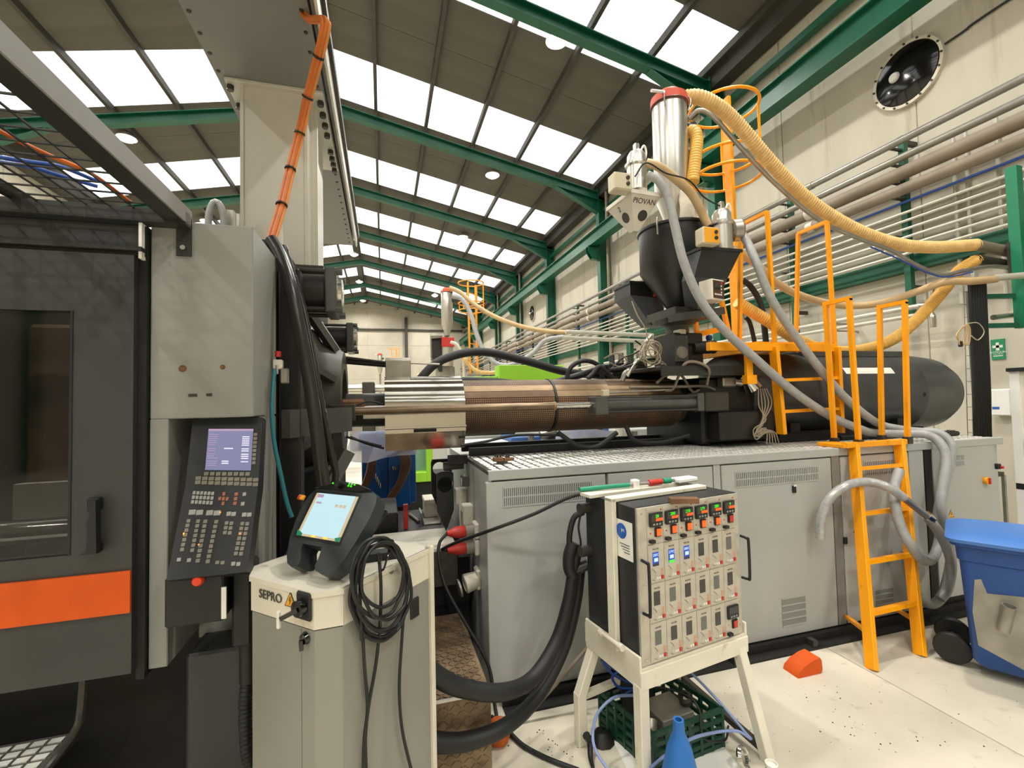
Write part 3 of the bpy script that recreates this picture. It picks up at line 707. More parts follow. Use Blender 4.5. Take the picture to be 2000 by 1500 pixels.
keys('arrow_key', 'keys_red', ((427, 960), (449, 961), (425, 988), (446, 989)), 3, 3, LO0, LON, skip=((0, 0), (2, 0), (0, 2), (2, 2)))
keys('key', 'keys_red', ((458, 961), (467, 961), (454, 988), (463, 988)), 1, 3, LO0, LON)
keys('key', 'keys_light', ((474, 961), (483, 961), (469, 989), (478, 989)), 1, 3, LO0, LON, skip=((0, 1),))
keys('key', 'keys_light', ((369, 995), (398, 996), (368, 1006), (397, 1007)), 2, 1, LO0, LON, .9)
keys('key', 'keys_light', ((403, 996), (432, 997), (402, 1007), (431, 1008)), 2, 1, LO0, LON, .9)
keys('key', 'keys_light', ((443, 999), (462, 1000), (442, 1008), (461, 1009)), 2, 1, LO0, LON, .9)
keys('key', 'keys_light', ((473, 1001), (493, 1001), (472, 1010), (491, 1010)), 2, 1, LO0, LON, .9)
keys('key', 'keys', ((365, 1013), (393, 1014), (350, 1078), (380, 1080)), 3, 7, LO0, LON, skip=[(1, j) for j in range(7)])
keys('key', 'keys', ((397, 1014), (429, 1015), (381, 1100), (410, 1102)), 3, 9, LO0, LON, skip=[(1, j) for j in range(9)])
keys('key', 'keys', ((439, 1017), (458, 1018), (434, 1045), (453, 1046)), 2, 3, LO0, LON)
keys('key', 'keys', ((470, 1018), (489, 1019), (455, 1086), (475, 1087)), 2, 7, LO0, LON)
keys('key', 'keys_light', ((346, 1088), (376, 1090), (344, 1098), (373, 1099)), 3, 1, LO0, LON, skip=((1, 0),))
keys('key', 'keys', ((421, 1094), (441, 1095), (419, 1103), (439, 1104)), 2, 1, LO0, LON)
keys('key', 'keys_light', ((452, 1096), (472, 1097), (450, 1106), (470, 1107)), 2, 1, LO0, LON)
keys('lamp', 'led_orange', ((358, 1040), (362, 1040), (357, 1046), (361, 1046)), 1, 1, LO0, LON)
keys('lamp', 'led_orange', ((428, 999), (432, 999), (428, 1003), (432, 1003)), 1, 1, LO0, LON)
keys('lamp', 'led_orange', ((467, 1040), (472, 1040), (467, 1045), (472, 1045)), 1, 1, LO0, LON)
keys('lamp', 'led_orange', ((387, 1062), (391, 1062), (387, 1066), (391, 1066)), 1, 1, LO0, LON)
B().bx(-.735, -.555, 1.87, 2.06, .99, 1.16, .006).build('switch_box', 'black_plastic', t)
B().bx(-.56, -.545, 1.865, 1.872, 1.0, 1.11).build('label_strip', 'paper', t)
B().lathe([(0, .035), (.014, .033), (.019, .024), (.018, .014), (.01, .01), (.01, 0)], at(391, 1131, y=1.87), (0, -1, .1), 18).build('emergency_stop', 'stop_red', t)
for u, v, mt in ((342, 1119, 'green_print'), (352, 1119, 'black_gloss'), (367, 1120, 'black_gloss'), (378, 1120, 'black_gloss')):
    B().lathe([(0, .012), (.008, .012), (.009, 0)], at(u, v, y=1.87), (0, -1, 0), 12).build('push_button', mt, t)
B().bx(-.548, -.48, 1.93, 2.05, .86, 1.16, .01).build('arm_socket', 'black_plastic', t)
B().cyl((-.51, 2.0, .70), (-.51, 2.0, .88), .03, 16).build('arm_post', 'black_rubber', t)
B().bar((-.5, 2.02, .93), (-.44, 2.25, .93), .06, .07).build('wall_bracket', 'black_plastic', t)
hose('panel_conduit', 'black corrugated conduit dropping from the operator panel', [(-.51, 2.0, .73), (-.52, 2.0, .6), (-.51, 2.0, .42), (-.48, 2.05, .25), (-.46, 2.07, .1)], .024, 'black_rubber', rib=.15, pitch=.016)
# ================================================================== INJECTION SIDE
YP = 2.62
t = thing('press_base', 'long grey cabinet base of the injection unit with louvred doors and a chequer-plate deck', 'machine base', (2.8, 3.4, 0))
X0, X1 = .585, 5.06
B().bx(X0+.02, X1, YP+.03, 4.35, .10, 1.315).build('carcass', 'machine_grey', t)
B().bx(X0, X1+.01, YP-.005, 3.36, 1.315, 1.34, .003).build('deck_plate', 'tread_base', t)
B().bx(X0, X1+.01, YP-.012, YP+.02, 1.285, 1.343, .003).build('deck_edge', 'machine_grey', t)
bm = B()
for i in range(72):
    for j in range(9):
        x = X0+.03+i*.0615; y = YP+.02+j*.078
        bm.add([(x, y, 1.34), (x+.045, y+.004, 1.34), (x+.045, y+.056, 1.34), (x, y+.052, 1.34), (x+.006, y+.006, 1.3445), (x+.039, y+.009, 1.3445), (x+.039, y+.05, 1.3445), (x+.006, y+.047, 1.3445)],
               [(4, 5, 6, 7), (0, 1, 5, 4), (1, 2, 6, 5), (2, 3, 7, 6), (3, 0, 4, 7)])
tag(bm.build('tread_pattern', 'tread_bright', t, 0), kind='stuff')
B().bx(X0-.0, X0+.02, YP, 3.36, .05, 1.315).build('end_plate', 'machine_grey', t)
xs_ = lambda u: at(u, 1000, y=YP).x
def slots(parent, x0, x1, z0, z1, n, rows=2, vert=True):
    bk = B().bx(x0, x1, YP-.0065, YP-.003, z0, z1).build('vent_back', 'window_grey' if n > 1 else 'vent_grey', parent, 0)
    bm = B()
    for r in range(rows if n > 1 else 0):
        za = z0+(z1-z0)*r/rows; zb = z0+(z1-z0)*(r+1)/rows
        for k in range(n):
            xa = x0+(x1-x0)*k/n; bm.bx(xa, xa+(x1-x0)/n*.55, YP-.010, YP-.006, za+.004, zb-.004)
    if n > 1: tag(bm.build('vent_fins', 'machine_grey', parent, 0), kind='stuff')
    for r in range(rows+1):
        z = z0+(z1-z0)*r/rows; B().bx(x0, x1, YP-.0105, YP-.006, z-.004, z+.004).build('vent_bar', 'machine_grey', parent, 0)
doors = [(950, 1184, .06, 1.275), (1189, 1394, .06, 1.275), (1411, 1626, .06, 1.275), (1645, 1778, .06, 1.275), (1826, 1949, .10, 1.29)]
DO = []
for u0, u1, z0, z1 in doors:
    DO.append(B().bx(xs_(u0), xs_(u1), YP-.006, YP+.03, z0, z1, .004).build('cabinet_door', 'machine_grey', t))
B().bx(xs_(1396), xs_(1409), YP-.002, YP+.03, .06, 1.285).build('door_post', 'machine_grey', t)
B().bx(xs_(1628), xs_(1643), YP-.002, YP+.03, .06, 1.285).build('door_post', 'beam_grey', t)
B().bx(xs_(1780), xs_(1808), YP-.002, YP+.03, .06, 1.285).build('door_post', 'machine_grey', t)
B().bx(xs_(1811), xs_(1825), YP+.0, YP+.03, .06, 1.285).build('door_gap', 'grime_shade_black', t)
z_ = lambda u, v: at(u, v, y=YP).z
slots(DO[0], xs_(982), xs_(1156), z_(1070, 982), z_(1070, 946), 46)
slots(DO[2], xs_(1437), xs_(1600), z_(1520, 944), z_(1520, 916), 46)
slots(DO[3], xs_(1690), xs_(1775), z_(1730, 925), z_(1730, 898), 24)
slots(DO[4], xs_(1853), xs_(1888), z_(1870, 911), z_(1870, 888), 14)
slots(DO[2], xs_(1517), xs_(1564), z_(1540, 1221), z_(1540, 1167), 1, 4)
slots(DO[3], xs_(1700), xs_(1735), z_(1718, 1190), z_(1718, 1150), 1, 4)
def latch(u, v, parent, w_=.028, h_=.05):
    p = at(u, v, y=YP)
    B().bx(p.x-w_/2, p.x+w_/2, YP-.022, YP-.005, p.z-h_/2, p.z+h_/2, .004).build('latch', 'black_plastic', parent)
latch(1548, 955, DO[2]); latch(1648, 1055, DO[3]); latch(1834, 1022, DO[4])
p = at(1548, 948, y=YP); B().bx(p.x-.012, p.x+.012, YP-.024, YP-.02, p.z-.004, p.z+.008).build('latch_label', 'label_white', DO[2])
p = at(1921, 938, y=YP); B().cyl((p.x, YP-.035, p.z), (p.x, YP, p.z), .03, 20).build('isolator_dial', 'warn_yellow', DO[4])
B().bx(p.x-.006, p.x+.006, YP-.05, YP-.034, p.z-.025, p.z+.025, .002).build('isolator_handle', 'red', DO[4])
p = at(1944, 911, y=YP); B().bx(p.x-.02, p.x+.02, YP-.03, YP, p.z-.02, p.z+.025, .004).build('door_lock', 'black_plastic', DO[4])
B().cyl((p.x+.016, YP-.045, p.z-.003), (p.x+.016, YP-.028, p.z-.003), .012, 12).build('lock_button', 'red', DO[4])
def warn_tri(parent, p, e1, e2, s, n):
    e1 = V(e1); e2 = V(e2); n = V(n)
    a = B().prism([(-s*.58, -s*.5), (s*.58, -s*.5), (0, s*.5)], V(p), e1, e2, n*.002).build('warning_triangle', 'ink', parent, 0)
    B().prism([(-s*.46, -s*.43), (s*.46, -s*.43), (0, s*.36)], V(p)+n*.002, e1, e2, n*.001).build('warning_field', 'warn_yellow', a, 0)
    B().prism([(.02*s, .18*s), (-.1*s, -.12*s), (-.01*s, -.10*s), (-.05*s, -.36*s), (.11*s, -.02*s), (.02*s, -.05*s), (.08*s, .18*s)], V(p)+n*.003, e1, e2, n*.001).build('warning_flash', 'ink', a, 0)
warn_tri(DO[4], at(1857, 1003, y=YP-.006), (1, 0, 0), (0, 0, 1), .06, (0, -1, 0))
warn_tri(DO[3], at(1672, 1033, y=YP-.006), (1, 0, 0), (0, 0, 1), .05, (0, -1, 0))
# skid under the cabinets
b = B().bx(X0+.05, X1-.05, 2.57, 2.60, .0, .06).bx(X0+.05, X1-.05, 2.50, 2.60, .0, .012).bx(X0+.05, X1-.05, 2.62, 4.3, .012, .10)
b.build('skid', 'grime_shade_black', t)
for u in (1270, 1405, 1555): B().bx(xs_(u)-.02, xs_(u)+.02, 2.51, 2.58, .0, .055).build('skid_foot', 'dark_iron', t)
# sockets on the end plate
XE = X0
def socket(name, label, u, v, parts):
    p = at(u, v, x=XE); return p
t2 = thing('junction_box', 'grey junction box with a conduit on the end of the press base', 'junction box', at(900, 968, x=XE))
p = at(902, 968, x=XE-.03); B().bx(XE-.08, XE, p.y-.05, p.y+.05, p.z-.055, p.z+.055, .006).build('box', 'white_dirty', t2)
B().tube([(XE-.05, p.y-.06, p.z-.02), (XE-.055, p.y-.085, p.z-.06), (XE-.05, p.y-.08, p.z-.22)], .012, 8).build('conduit', 'white_dirty', t2)
p = at(917, 1010, x=XE-.02); t2 = thing('switch_box', 'grey isolator box on the end of the press base above the red plug', 'switch box', p)
B().bx(XE-.07, XE, p.y-.05, p.y+.05, p.z-.10, p.z+.09, .006).build('box', 'white_dirty', t2)
B().bx(XE-.078, XE-.07, p.y-.03, p.y+.03, p.z-.05, p.z+.05, .003).build('cover', 'tape_grey', t2)
for i, (dy, z) in enumerate(((0, 0), (0, .105))):
    p = V((XE-.05, 2.95, at(898, 1070, y=2.95).z)) + V((0, 0, z))
    t2 = thing('red_plug', ('red industrial plug in a grey wall socket, trailing a black cable', 'red industrial plug in the socket directly above the other red plug')[i], 'plug', p)
    B().bx(XE-.03, XE, p.y-.05, p.y+.05, p.z-.05, p.z+.05, .008).build('socket', 'white_dirty', t2)
    B().cyl((XE-.03, p.y, p.z), (XE-.09, p.y-.01, p.z), .042, 18).build('collar', 'tape_grey', t2)
    B().lathe([(.034, 0), (.038, .02), (.036, .06), (.026, .09), (.014, .12), (0, .12)], (XE-.085, p.y-.01, p.z), (-1, -.1, 0), 18).build('plug_body', 'red', t2)
p = V((XE-.04, 2.93, at(912, 1133, y=2.93).z)); t2 = thing('empty_socket', 'white industrial socket with an open lid below the red plugs', 'socket', p)
B().bx(XE-.03, XE, p.y-.05, p.y+.05, p.z-.06, p.z+.07, .01).build('back_plate', 'white_dirty', t2)
B().lathe([(.05, 0), (.055, .03), (.06, .08), (.045, .085), (.04, .03)], (XE-.02, p.y-.01, p.z), (-1, -.1, -.2), 20).build('shroud', 'cream_paint', t2)
B().lathe([(0, 0), (.055, 0), (.055, .012), (0, .012)], (XE-.13, p.y-.03, p.z-.03), (-1, -.1, -.2), 20).build('lid', 'tape_grey', t2)
p = at(915, 940, x=XE); t2 = thing('relay_box', 'small terminal boxes at the deck corner of the press base', 'terminal box', p)
B().bx(XE-.05, XE, p.y-.03, p.y+.05, p.z-.03, p.z+.04, .004).build('box', 'iron_grey', t2)
B().bx(XE-.055, XE-.05, p.y-.02, p.y, p.z-.02, p.z+.03).build('terminal', 'white_dirty', t2)
# rusty clamp piece on the deck
p = at(981, 905, z=1.345); t2 = thing('clamp_piece', 'small rusty steel clamp with bolts lying on the chequer deck', 'clamp', p)
B().bx(p.x-.035, p.x+.03, p.y-.02, p.y+.02, 1.345, 1.36, .002).build('foot', 'dark_iron', t2)
B().bx(p.x-.06, p.x+.005, p.y-.025, p.y+.025, 1.36, 1.385, .002).bx(p.x+.01, p.x+.075, p.y-.025, p.y+.02, 1.36, 1.38, .002).build('jaw', 'rust', t2)
for dx in (-.03, -.012, .03, .045): B().cyl((p.x+dx, p.y, 1.38), (p.x+dx, p.y, 1.405), .007, 8).build('bolt', 'dark_iron', t2)
# steps and bench between the clamp and the base
t2 = thing('chequer_step', 'brown worn chequer-plate step box beside the press base', 'step', (.28, 2.5, 0))
B().bx(.0, .47, 2.14, 2.98, .0, .39, .004).build('box', 'tread_brown', t2)
bm = B()
for i in range(15):
    for j in range(26):
        x = .01+i*.03; y = 2.16+j*.031; s = .009 if (i+j) % 2 else -.009
        bm.bar((x, y-s, .3925), (x+.02, y+s, .3925), .006, .005)
for i in range(15):
    for j in range(11):
        x = .01+i*.03; z = .04+j*.031; s = .009 if (i+j) % 2 else -.009
        bm.bar((x, 2.1385, z-s), (x+.02, 2.1385, z+s), .005, .006)
tag(bm.build('tread_pattern', 'tread_brown', t2, 0), kind='stuff')
B().bx(.0, .47, 2.134, 2.146, .384, .394).build('nosing', 'tread_bright', t2)
t2 = thing('side_bench', 'pale bench plate with a chequer-plate skirt behind the white cabinet', 'bench', (.1, 3.3, 0))
B().bx(-.30, .46, 3.03, 3.5, .775, .8, .003).build('top', 'white_dirty', t2)
B().bx(-.29, .46, 3.035, 3.05, .55, .775).build('skirt', 'tread_base', t2)
B().bx(-.28, .55, 3.1, 4.25, .40, .70).build('void_fill', 'grime_shade_black', t2)  # black box added as the shaded void below the bench
B().bx(-.28, .55, 3.12, 4.25, 0, .40).build('pedestal', 'grime_shade_black', t2)
B().bx(-.30, .55, 3.5, 4.3, .70, .77).build('rear_tray', 'black_oily', t2)
p = at(735, 1032, z=.8); tag(B().lathe([(0, .03), (.02, .028), (.045, .015), (.055, 0), (0, 0)], p, n=9).lathe([(0, .05), (.012, .045), (.02, .02), (0, .02)], p+V((.0, .01, 0)), n=7).build('plastic_lump', 'fuse_beige'), 'small lump of cream purged plastic on the pale bench', 'plastic lump')
# --- injection unit
AY, AZ = 3.45, 1.705
t = thing('injection_unit', 'horizontal injection unit with rusty perforated barrel shroud and polished nozzle cover', 'injection unit', (2.6, AY, 1.34))
arc = lambda r, x0, x1, a0, a1, n=14: B().add([(x, AY-rr*math.sin(math.radians(a0+(a1-a0)*i/n)), AZ+rr*math.cos(math.radians(a0+(a1-a0)*i/n))) for x in (x0, x1) for rr in (r, r-.006) for i in range(n+1)],
        [(i, i+1, 2*(n+1)+i+1, 2*(n+1)+i) for i in range(n)] + [(n+1+i+1, n+1+i, 3*(n+1)+i, 3*(n+1)+i+1) for i in range(n)] +
        [(i+1, i, n+1+i, n+2+i) for i in range(n)] + [(2*(n+1)+i, 2*(n+1)+i+1, 3*(n+1)+i+1, 3*(n+1)+i) for i in range(n)] +
        [(0, 2*(n+1), 3*(n+1), n+1), (n, 2*n+1, 4*n+3, 3*n+2)])
B().cyl((-.25, AY, AZ), (2.9, AY, AZ), .12, 24).build('barrel', 'dark_iron', t)
XS = [.565, 1.262, 1.285, 2.05]
for x0, x1, dr_ in ((.565, 1.262, 0), (1.285, 2.38, 0)):
    arc(.207, x0, x1, -60, 40).build('shroud_panel', 'perforated', t)
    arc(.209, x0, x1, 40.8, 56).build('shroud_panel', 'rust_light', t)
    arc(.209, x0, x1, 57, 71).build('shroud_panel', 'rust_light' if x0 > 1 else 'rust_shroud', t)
    arc(.207, x0, x1, 72, 86).build('shroud_panel', 'perforated_dark', t)
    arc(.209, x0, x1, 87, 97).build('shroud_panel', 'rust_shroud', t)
    arc(.207, x0, x1, 98, 178).build('shroud_panel', 'perforated', t)
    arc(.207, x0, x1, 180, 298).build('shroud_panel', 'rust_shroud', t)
B().lathe([(.213, 0), (.213, .018), (.2, .018), (.2, 0), (.213, 0)], (1.265, AY, AZ), (1, 0, 0), 40).build('shroud_strap', 'black_plastic', t)
B().lathe([(.205, 0), (.17, .10), (.155, .12)], (2.38, AY, AZ), (1, 0, 0), 32).build('shroud_cone', 'steel_dull', t)
bm = B()
for k in range(60): bm.cyl((1.75+k*.011, AY-.12, AZ+.185), (1.75+k*.011, AY+.1, AZ+.205), .003, 5)
tag(bm.build('heater_coil', 'rust_light', t), kind='stuff')
# polished cover over the nozzle
pts = [(-.245*math.cos(a), .24*math.sin(a)) for a in [PI*k/16 for k in range(17)]]
pts += [(.245, -.10), (.235, -.16), (.16, -.285), (-.175, -.285), (-.238, -.165), (-.252, -.16), (-.252, -.135), (-.245, -.13)]
cv = B().prism(pts, (.012, AY, AZ), (0, 1, 0), (0, 0, 1), (.55, 0, 0)).build('nozzle_cover', 'polished', t, 25)
B().bx(.20, .355, AY-.256, AY-.25, AZ-.158, AZ-.136).build('cover_slot', 'grime_shade_black', cv)
B().bx(.008, .566, AY-.2545, AY-.2525, AZ-.13, AZ-.118).build('cover_fold', 'chrome', cv)
B().bx(.02, .2, AY-.02, AY+.16, AZ+.23, AZ+.36, .004).build('sensor_box', 'steel_dull', t)
B().cyl((.02, AY+.05, AZ+.365), (.2, AY+.05, AZ+.365), .02, 12).build('sensor_roll', 'silver', t)
for dz in (0, .05):
    B().cyl((-.4, AY+.25, AZ+.38+dz*.7), (.05, AY+.12, AZ+.33+dz*.3), .016, 10).build('guide_rod', 'dark_iron', t)
B().cyl((.2, AY+.05, AZ+.345), (.42, AY+.05, AZ+.335), .008, 8).build('needle_rod', 'steel_dull', t)
# dirty nozzle
B().lathe([(.06, -.25), (.07, -.1), (.11, -.08), (.12, 0), (.10, .03)], (-.03, AY, AZ), (1, 0, 0), 20).build('nozzle', 'black_oily', t)
B().bx(-.14, .02, AY-.14, AY-.05, AZ-.06, AZ+.03, .008).build('nozzle_block', 'silver', t)
B().bx(-.28, -.12, AY-.2, AY-.08, AZ-.02, AZ+.08, .02).build('heater_block', 'rust', t)
hose('nozzle_lead', 'thin dark lead looping over the injection nozzle', [(-.3, AY-.2, AZ-.02), (-.2, AY-.25, AZ+.02), (-.1, AY-.22, AZ+.06), (.006, AY-.21, AZ+.04)], .006, 'black_plastic', 'cable')
# pull rod and cylinder in front of the barrel
RY, RZ = 3.06, 1.705
B().bx(-.32, -.17, RY-.06, RY+.06, RZ-.06, RZ+.045, .004).build('rod_clevis', 'dark_iron', t)
B().cyl((-.2, RY, RZ), (1.17, RY, RZ), .0255, 16).build('pull_rod', 'steel_brown', t)
B().cyl((1.17, RY, RZ), (1.19, RY, RZ), .03, 16).build('rod_collar', 'rust_light', t)
B().cyl((1.19, RY, RZ), (1.5, RY, RZ), .022, 16).build('piston_rod', 'chrome', t)
B().bx(1.475, 1.575, RY-.065, RY+.065, RZ-.07, RZ+.06, .004).build('cylinder_head', 'iron_grey', t)
B().cyl((1.57, RY, RZ), (2.36, RY, RZ), .047, 20).build('pull_cylinder', 'iron_grey', t)
for dy in (-.052, .052):
    for dz in (-.055, .052): B().cyl((1.56, RY+dy, RZ+dz), (2.36, RY+dy, RZ+dz), .008, 8).build('tie_rod', 'dark_iron', t)
B().bx(2.34, 2.40, RY-.065, RY+.065, RZ-.07, RZ+.07, .004).build('cylinder_foot', 'iron_grey', t)
B().bx(2.40, 2.62, RY-.08, RY+.08, RZ-.075, RZ+.075, .01).build('rod_bracket', 'dark_iron', t)
B().cyl((1.56, RY+.0, RZ+.085), (2.1, RY, RZ+.10), .007, 8).build('oil_line', 'steel_dull', t)
B().bx(1.56, 1.61, RY-.02, RY+.02, RZ+.06, RZ+.11, .004).build('fitting', 'fuse_beige', t)
for k, pl in enumerate(([(2.1, 3.05, 1.80), (2.2, 3.1, 1.82), (2.25, 3.0, 2.01), (2.42, 2.97, 1.97), (2.47, 3.05, 1.84)],
                        [(1.8, 3.08, 1.83), (2.3, 3.1, 1.83), (2.5, 3.12, 1.83), (2.6, 3.12, 1.80)],
                        [(2.05, 3.1, 1.86), (2.15, 3.12, 1.92), (2.3, 3.15, 1.93), (2.4, 3.14, 1.79), (2.46, 3.13, 1.80)])):
    B().tube(pl, .011, 8).build('oil_line', 'tan_pipe', t)
# carriage
B().bx(2.47, 3.15, 3.12, 3.95, 1.36, 1.9, .02).build('carriage_block', 'black_oily', t)
B().bx(2.52, 3.05, 2.98, 3.12, 1.40, 1.62, .01).build('carriage_foot', 'black_oily', t)
B().bx(2.02, 3.02, 3.0, 3.75, 1.955, 1.985, .004).build('carriage_plate', 'dark_iron', t)
B().bx(2.02, 3.0, 2.99, 3.0, 1.91, 1.985).build('plate_edge', 'door_dark', t)
B().bx(2.0, 2.5, 3.6, 3.75, 1.72, 1.955, .01).build('gap_filler', 'black_oily', t)  # dark block added so the open gap under the plate reads dark
B().lathe([(.07, 0), (.055, .10), (.05, .12)], (2.93, 3.06, 1.80), (-.6, .1, 1), 20).build('bright_elbow', 'chrome', t)
B().bx(2.62, 2.75, 3.04, 3.12, 1.82, 1.90, .01).build('valve_body', 'steel_dull', t)
B().cyl((2.74, 3.05, 1.86), (2.79, 3.03, 1.85), .03, 12).build('valve_knob', 'steel_dull', t)
for y in (3.40, 3.75):
    B().bx(.62, 3.3, y-.03, y+.03, 1.34, 1.40).build('carriage_rail', 'grime_shade_black', t)
B().bx(.45, .584, 3.28, 3.36, 1.30, 1.36).build('rail_stop', 'grime_shade_black', t)
# drive housing
B().lathe([(.0, 0), (.28, 0), (.375, .02), (.39, .08), (.39, 2.0), (.394, 2.01), (.394, 2.04), (.39, 2.05), (.385, 2.3), (.365, 2.52), (.31, 2.66), (.225, 2.73), (.115, 2.755), (0, 2.76)], (2.95, AY+.02, 1.738), (1, 0, 0), 48).build('drive_housing', 'tank_grey', t)
B().bx(3.74, 5.05, AY-.14, AY+.18, 2.09, 2.155, .01).build('housing_spine', 'tank_grey', t)
B().bx(3.9, 4.1, AY-.05, AY+.15, 2.15, 2.19, .006).build('spine_block', 'dark_iron', t)
p = at(1680, 722, y=3.12)
for x0, x1 in ((4.02, 4.62),):
    n = 6; a0, a1 = 52, 62
    B().add([(x, AY+.02-.3925*math.sin(math.radians(a0+(a1-a0)*i/n)), 1.738+.3925*math.cos(math.radians(a0+(a1-a0)*i/n))) for x in (x0, x1) for i in range(n+1)], [(i, i+1, n+2+i, n+1+i) for i in range(n)]).build('white_label', 'label_white', t)
B().lathe([(0, .004), (.02, .003), (.022, 0)], (4.92, AY+.02-.39*math.sin(1.62), 1.738+.39*math.cos(1.62)), (0, -1, 0), 12).build('plug_hole', 'grime_shade_black', t)
B().bx(3.2, 4.9, AY-.36, AY+.4, 1.34, 1.42).build('housing_cradle', 'grime_shade_black', t)
for x in (3.35, 4.6): B().bx(x, x+.1, AY-.34, AY+.38, 1.40, 1.50).build('cradle_foot', 'grime_shade_black', t)
# hoses of the barrel
hose('barrel_hose', 'thick black hose arching over the barrel shroud', [(.22, 3.75, 1.80), (.30, 3.75, 1.95), (.48, 3.75, 2.10), (.80, 3.78, 2.17), (1.2, 3.82, 2.10), (1.6, 3.85, 2.0), (2.0, 3.87, 1.96), (2.3, 3.88, 1.9)], .036, 'black_rubber', n=14)
hose('barrel_hose_low', 'black hose lying behind the top of the barrel shroud', [(.4, 3.69, 1.86), (.6, 3.69, 1.92), (.9, 3.69, 1.91), (1.3, 3.69, 1.88), (1.6, 3.7, 1.94), (1.92, 3.7, 2.03)], .03, 'black_rubber', n=12)
for k, (xa, xb, zt) in enumerate(((1.50, 1.86, 2.08), (1.66, 1.88, 2.02))):
    hose('loop_hose', ('black hose looped upright behind the barrel near the hopper', 'smaller black hose loop at the hopper foot')[k], [(xa, 3.61-.1*k, 1.875+.045*k), (xa+.05, 3.61-.1*k, zt-.06), ((xa+xb)/2, 3.61-.1*k, zt), (xb-.04, 3.61-.1*k, zt-.05), (xb, 3.61-.1*k, 1.875+.045*k)], .02, 'black_rubber')
for k, pl in enumerate(([at(676, 853, y=3.3), at(700, 860, y=3.3), at(745, 872, y=3.3)], [at(684, 853, y=3.35), at(715, 866, y=3.35), at(750, 876, y=3.35)],
        [at(900, 870, y=3.2), at(950, 862, y=3.2), at(1010, 850, y=3.22), at(1100, 850, y=3.22)],
        [at(1090, 845, y=3.2), at(1125, 868, y=3.2), at(1165, 872, y=3.2), at(1205, 845, y=3.2)],
        [at(1222, 832, y=3.16), at(1240, 860, y=3.15), at(1290, 864, y=3.15), at(1345, 850, y=3.15)])):
    hose('under_cable', ('thin black lead below the nozzle cover', 'second thin black lead below the nozzle cover', 'black lead drooping under the left end of the barrel shroud', 'thick black cable sagging in a bow under the barrel shroud', 'black cable sagging below the carriage end of the shroud')[k], pl, (.008, .008, .01, .018, .018)[k], 'black_rubber', 'cable')
# wires hanging in front of the carriage
for k in range(5):
    x = 2.93+.03*k; y = 2.98
    B_ = [V(p_)-V((.05, 0, 0)) for p_ in [(2.95+.02*k, y, 1.80), (2.93+.03*k, y-.02, 1.66), (2.98-.03*k, y-.03, 1.55-.03*k), (2.86+.03*k, y-.03, 1.48), (2.88+.01*k, y-.03, 1.40+.02*k), (2.98+.02*k, y-.03, 1.45), (2.98+.03*k, y-.03, 1.36)]]
    hose('hanging_wire', 'thin beige wire hanging in tangled loops in front of the carriage', B_, .005, 'wire_beige', 'wire', group='beige wires hanging at the carriage')
# ================================================================== ROBOT CABINET
e1 = V((.7200, -.6940, 0)).normalized(); e2 = V((.6940, .7200, 0)).normalized(); EZ = V((0, 0, 1))
ST = lambda s, q, z=0: e1*s + e2*q + EZ*z
HT = 1.15
t = thing('robot_cabinet', 'pale robot control cabinet with chamfered corners in front of the press', 'cabinet', ST(-1.45, 1.26))
plan = [(-1.60, 1.006), (-1.275, 1.006), (-1.215, 1.072), (-1.215, 1.52), (-1.68, 1.52), (-1.68, 1.075)]
O0 = V((0, 0, 0))
grow = lambda g: [(-1.4475+(s+1.4475)*(1+g/.23), 1.263+(q-1.263)*(1+g/.25)) for s, q in plan]
B().prism(plan, (0, 0, .04), e1, e2, EZ*.985).build('body', 'cabinet_grey', t)
B().prism(grow(-.02), (0, 0, 0), e1, e2, EZ*.05).build('plinth', 'black_plastic', t)
B().prism(grow(.003), (0, 0, 1.03), e1, e2, EZ*.102).build('upper_band', 'cream_paint', t)
B().prism(grow(.008), (0, 0, 1.132), e1, e2, EZ*.018).build('lid', 'cream_paint', t)
FN = -e2; FP = ST(-1.6, 1.006-.003)
fpt = lambda u, v, off=0: onpl(u, v, ST(0, 1.006-.003-off), FN)
gp = lambda u, v: (fpt(u, v).dot(e1), fpt(u, v).z)
s_, z1 = gp(587, 1260)
B().bx(0, .0016, -.001, .001, .1, 1.02, m=axes(ST(s_, 1.0065), e1, e2)).build('door_seam', 'ink', t)
B().bx(-.002, .002, 0, .45, .06, 1.15, m=axes(ST(-1.2145, 1.52-.452), e1, e2)).build('side_panel', 'cabinet_grey', t)
B().bx(-.02, .012, -.022, .002, .0, 1.16, .004, m=axes(ST(-1.21, 1.525), e1, e2)).build('rear_post', 'cream_paint', t)
text('maker_lettering', 'SEPRO', .043, axes((fpt(512, 1154)+fpt(547, 1166))/2+FN*.003-EZ*.008, e1, EZ), 'ink', t)
warn_tri(t, fpt(568, 1170), e1, EZ, .052, FN)
p = fpt(597, 1182); mm = axes(p, e1, EZ)
sw = B().bx(-.034, .034, -.045, .045, 0, .012, .006, m=mm).build('main_switch', 'black_plastic', t)
B().cyl(p+FN*.01, p+FN*.035, .026, 20).build('switch_knob', 'black_gloss', sw)
B().bar(p+FN*.03+e1*.005, p+FN*.05-e1*.05-EZ*.03, .02, .014).build('switch_lever', 'black_gloss', sw)
B().box((0, 0, 0), (.012, .012, .055), ch=.003, m=axes(p+FN*.055-e1*.058-EZ*.035, e1, e2)).build('lever_tip', 'label_white', sw)
p = fpt(597, 1246); lk = B().lathe([(0, .014), (.016, .012), (.02, 0)], p, FN, 18).build('door_lock', 'black_gloss', t)
B().bar(p+FN*.018, p+FN*.018-EZ*.03+e1*.004, .012, .012).build('key_tab', 'black_gloss', lk)
RP = lambda u, v, off=.0: onpl(u, v, ST(-1.215+off, 0), e1)
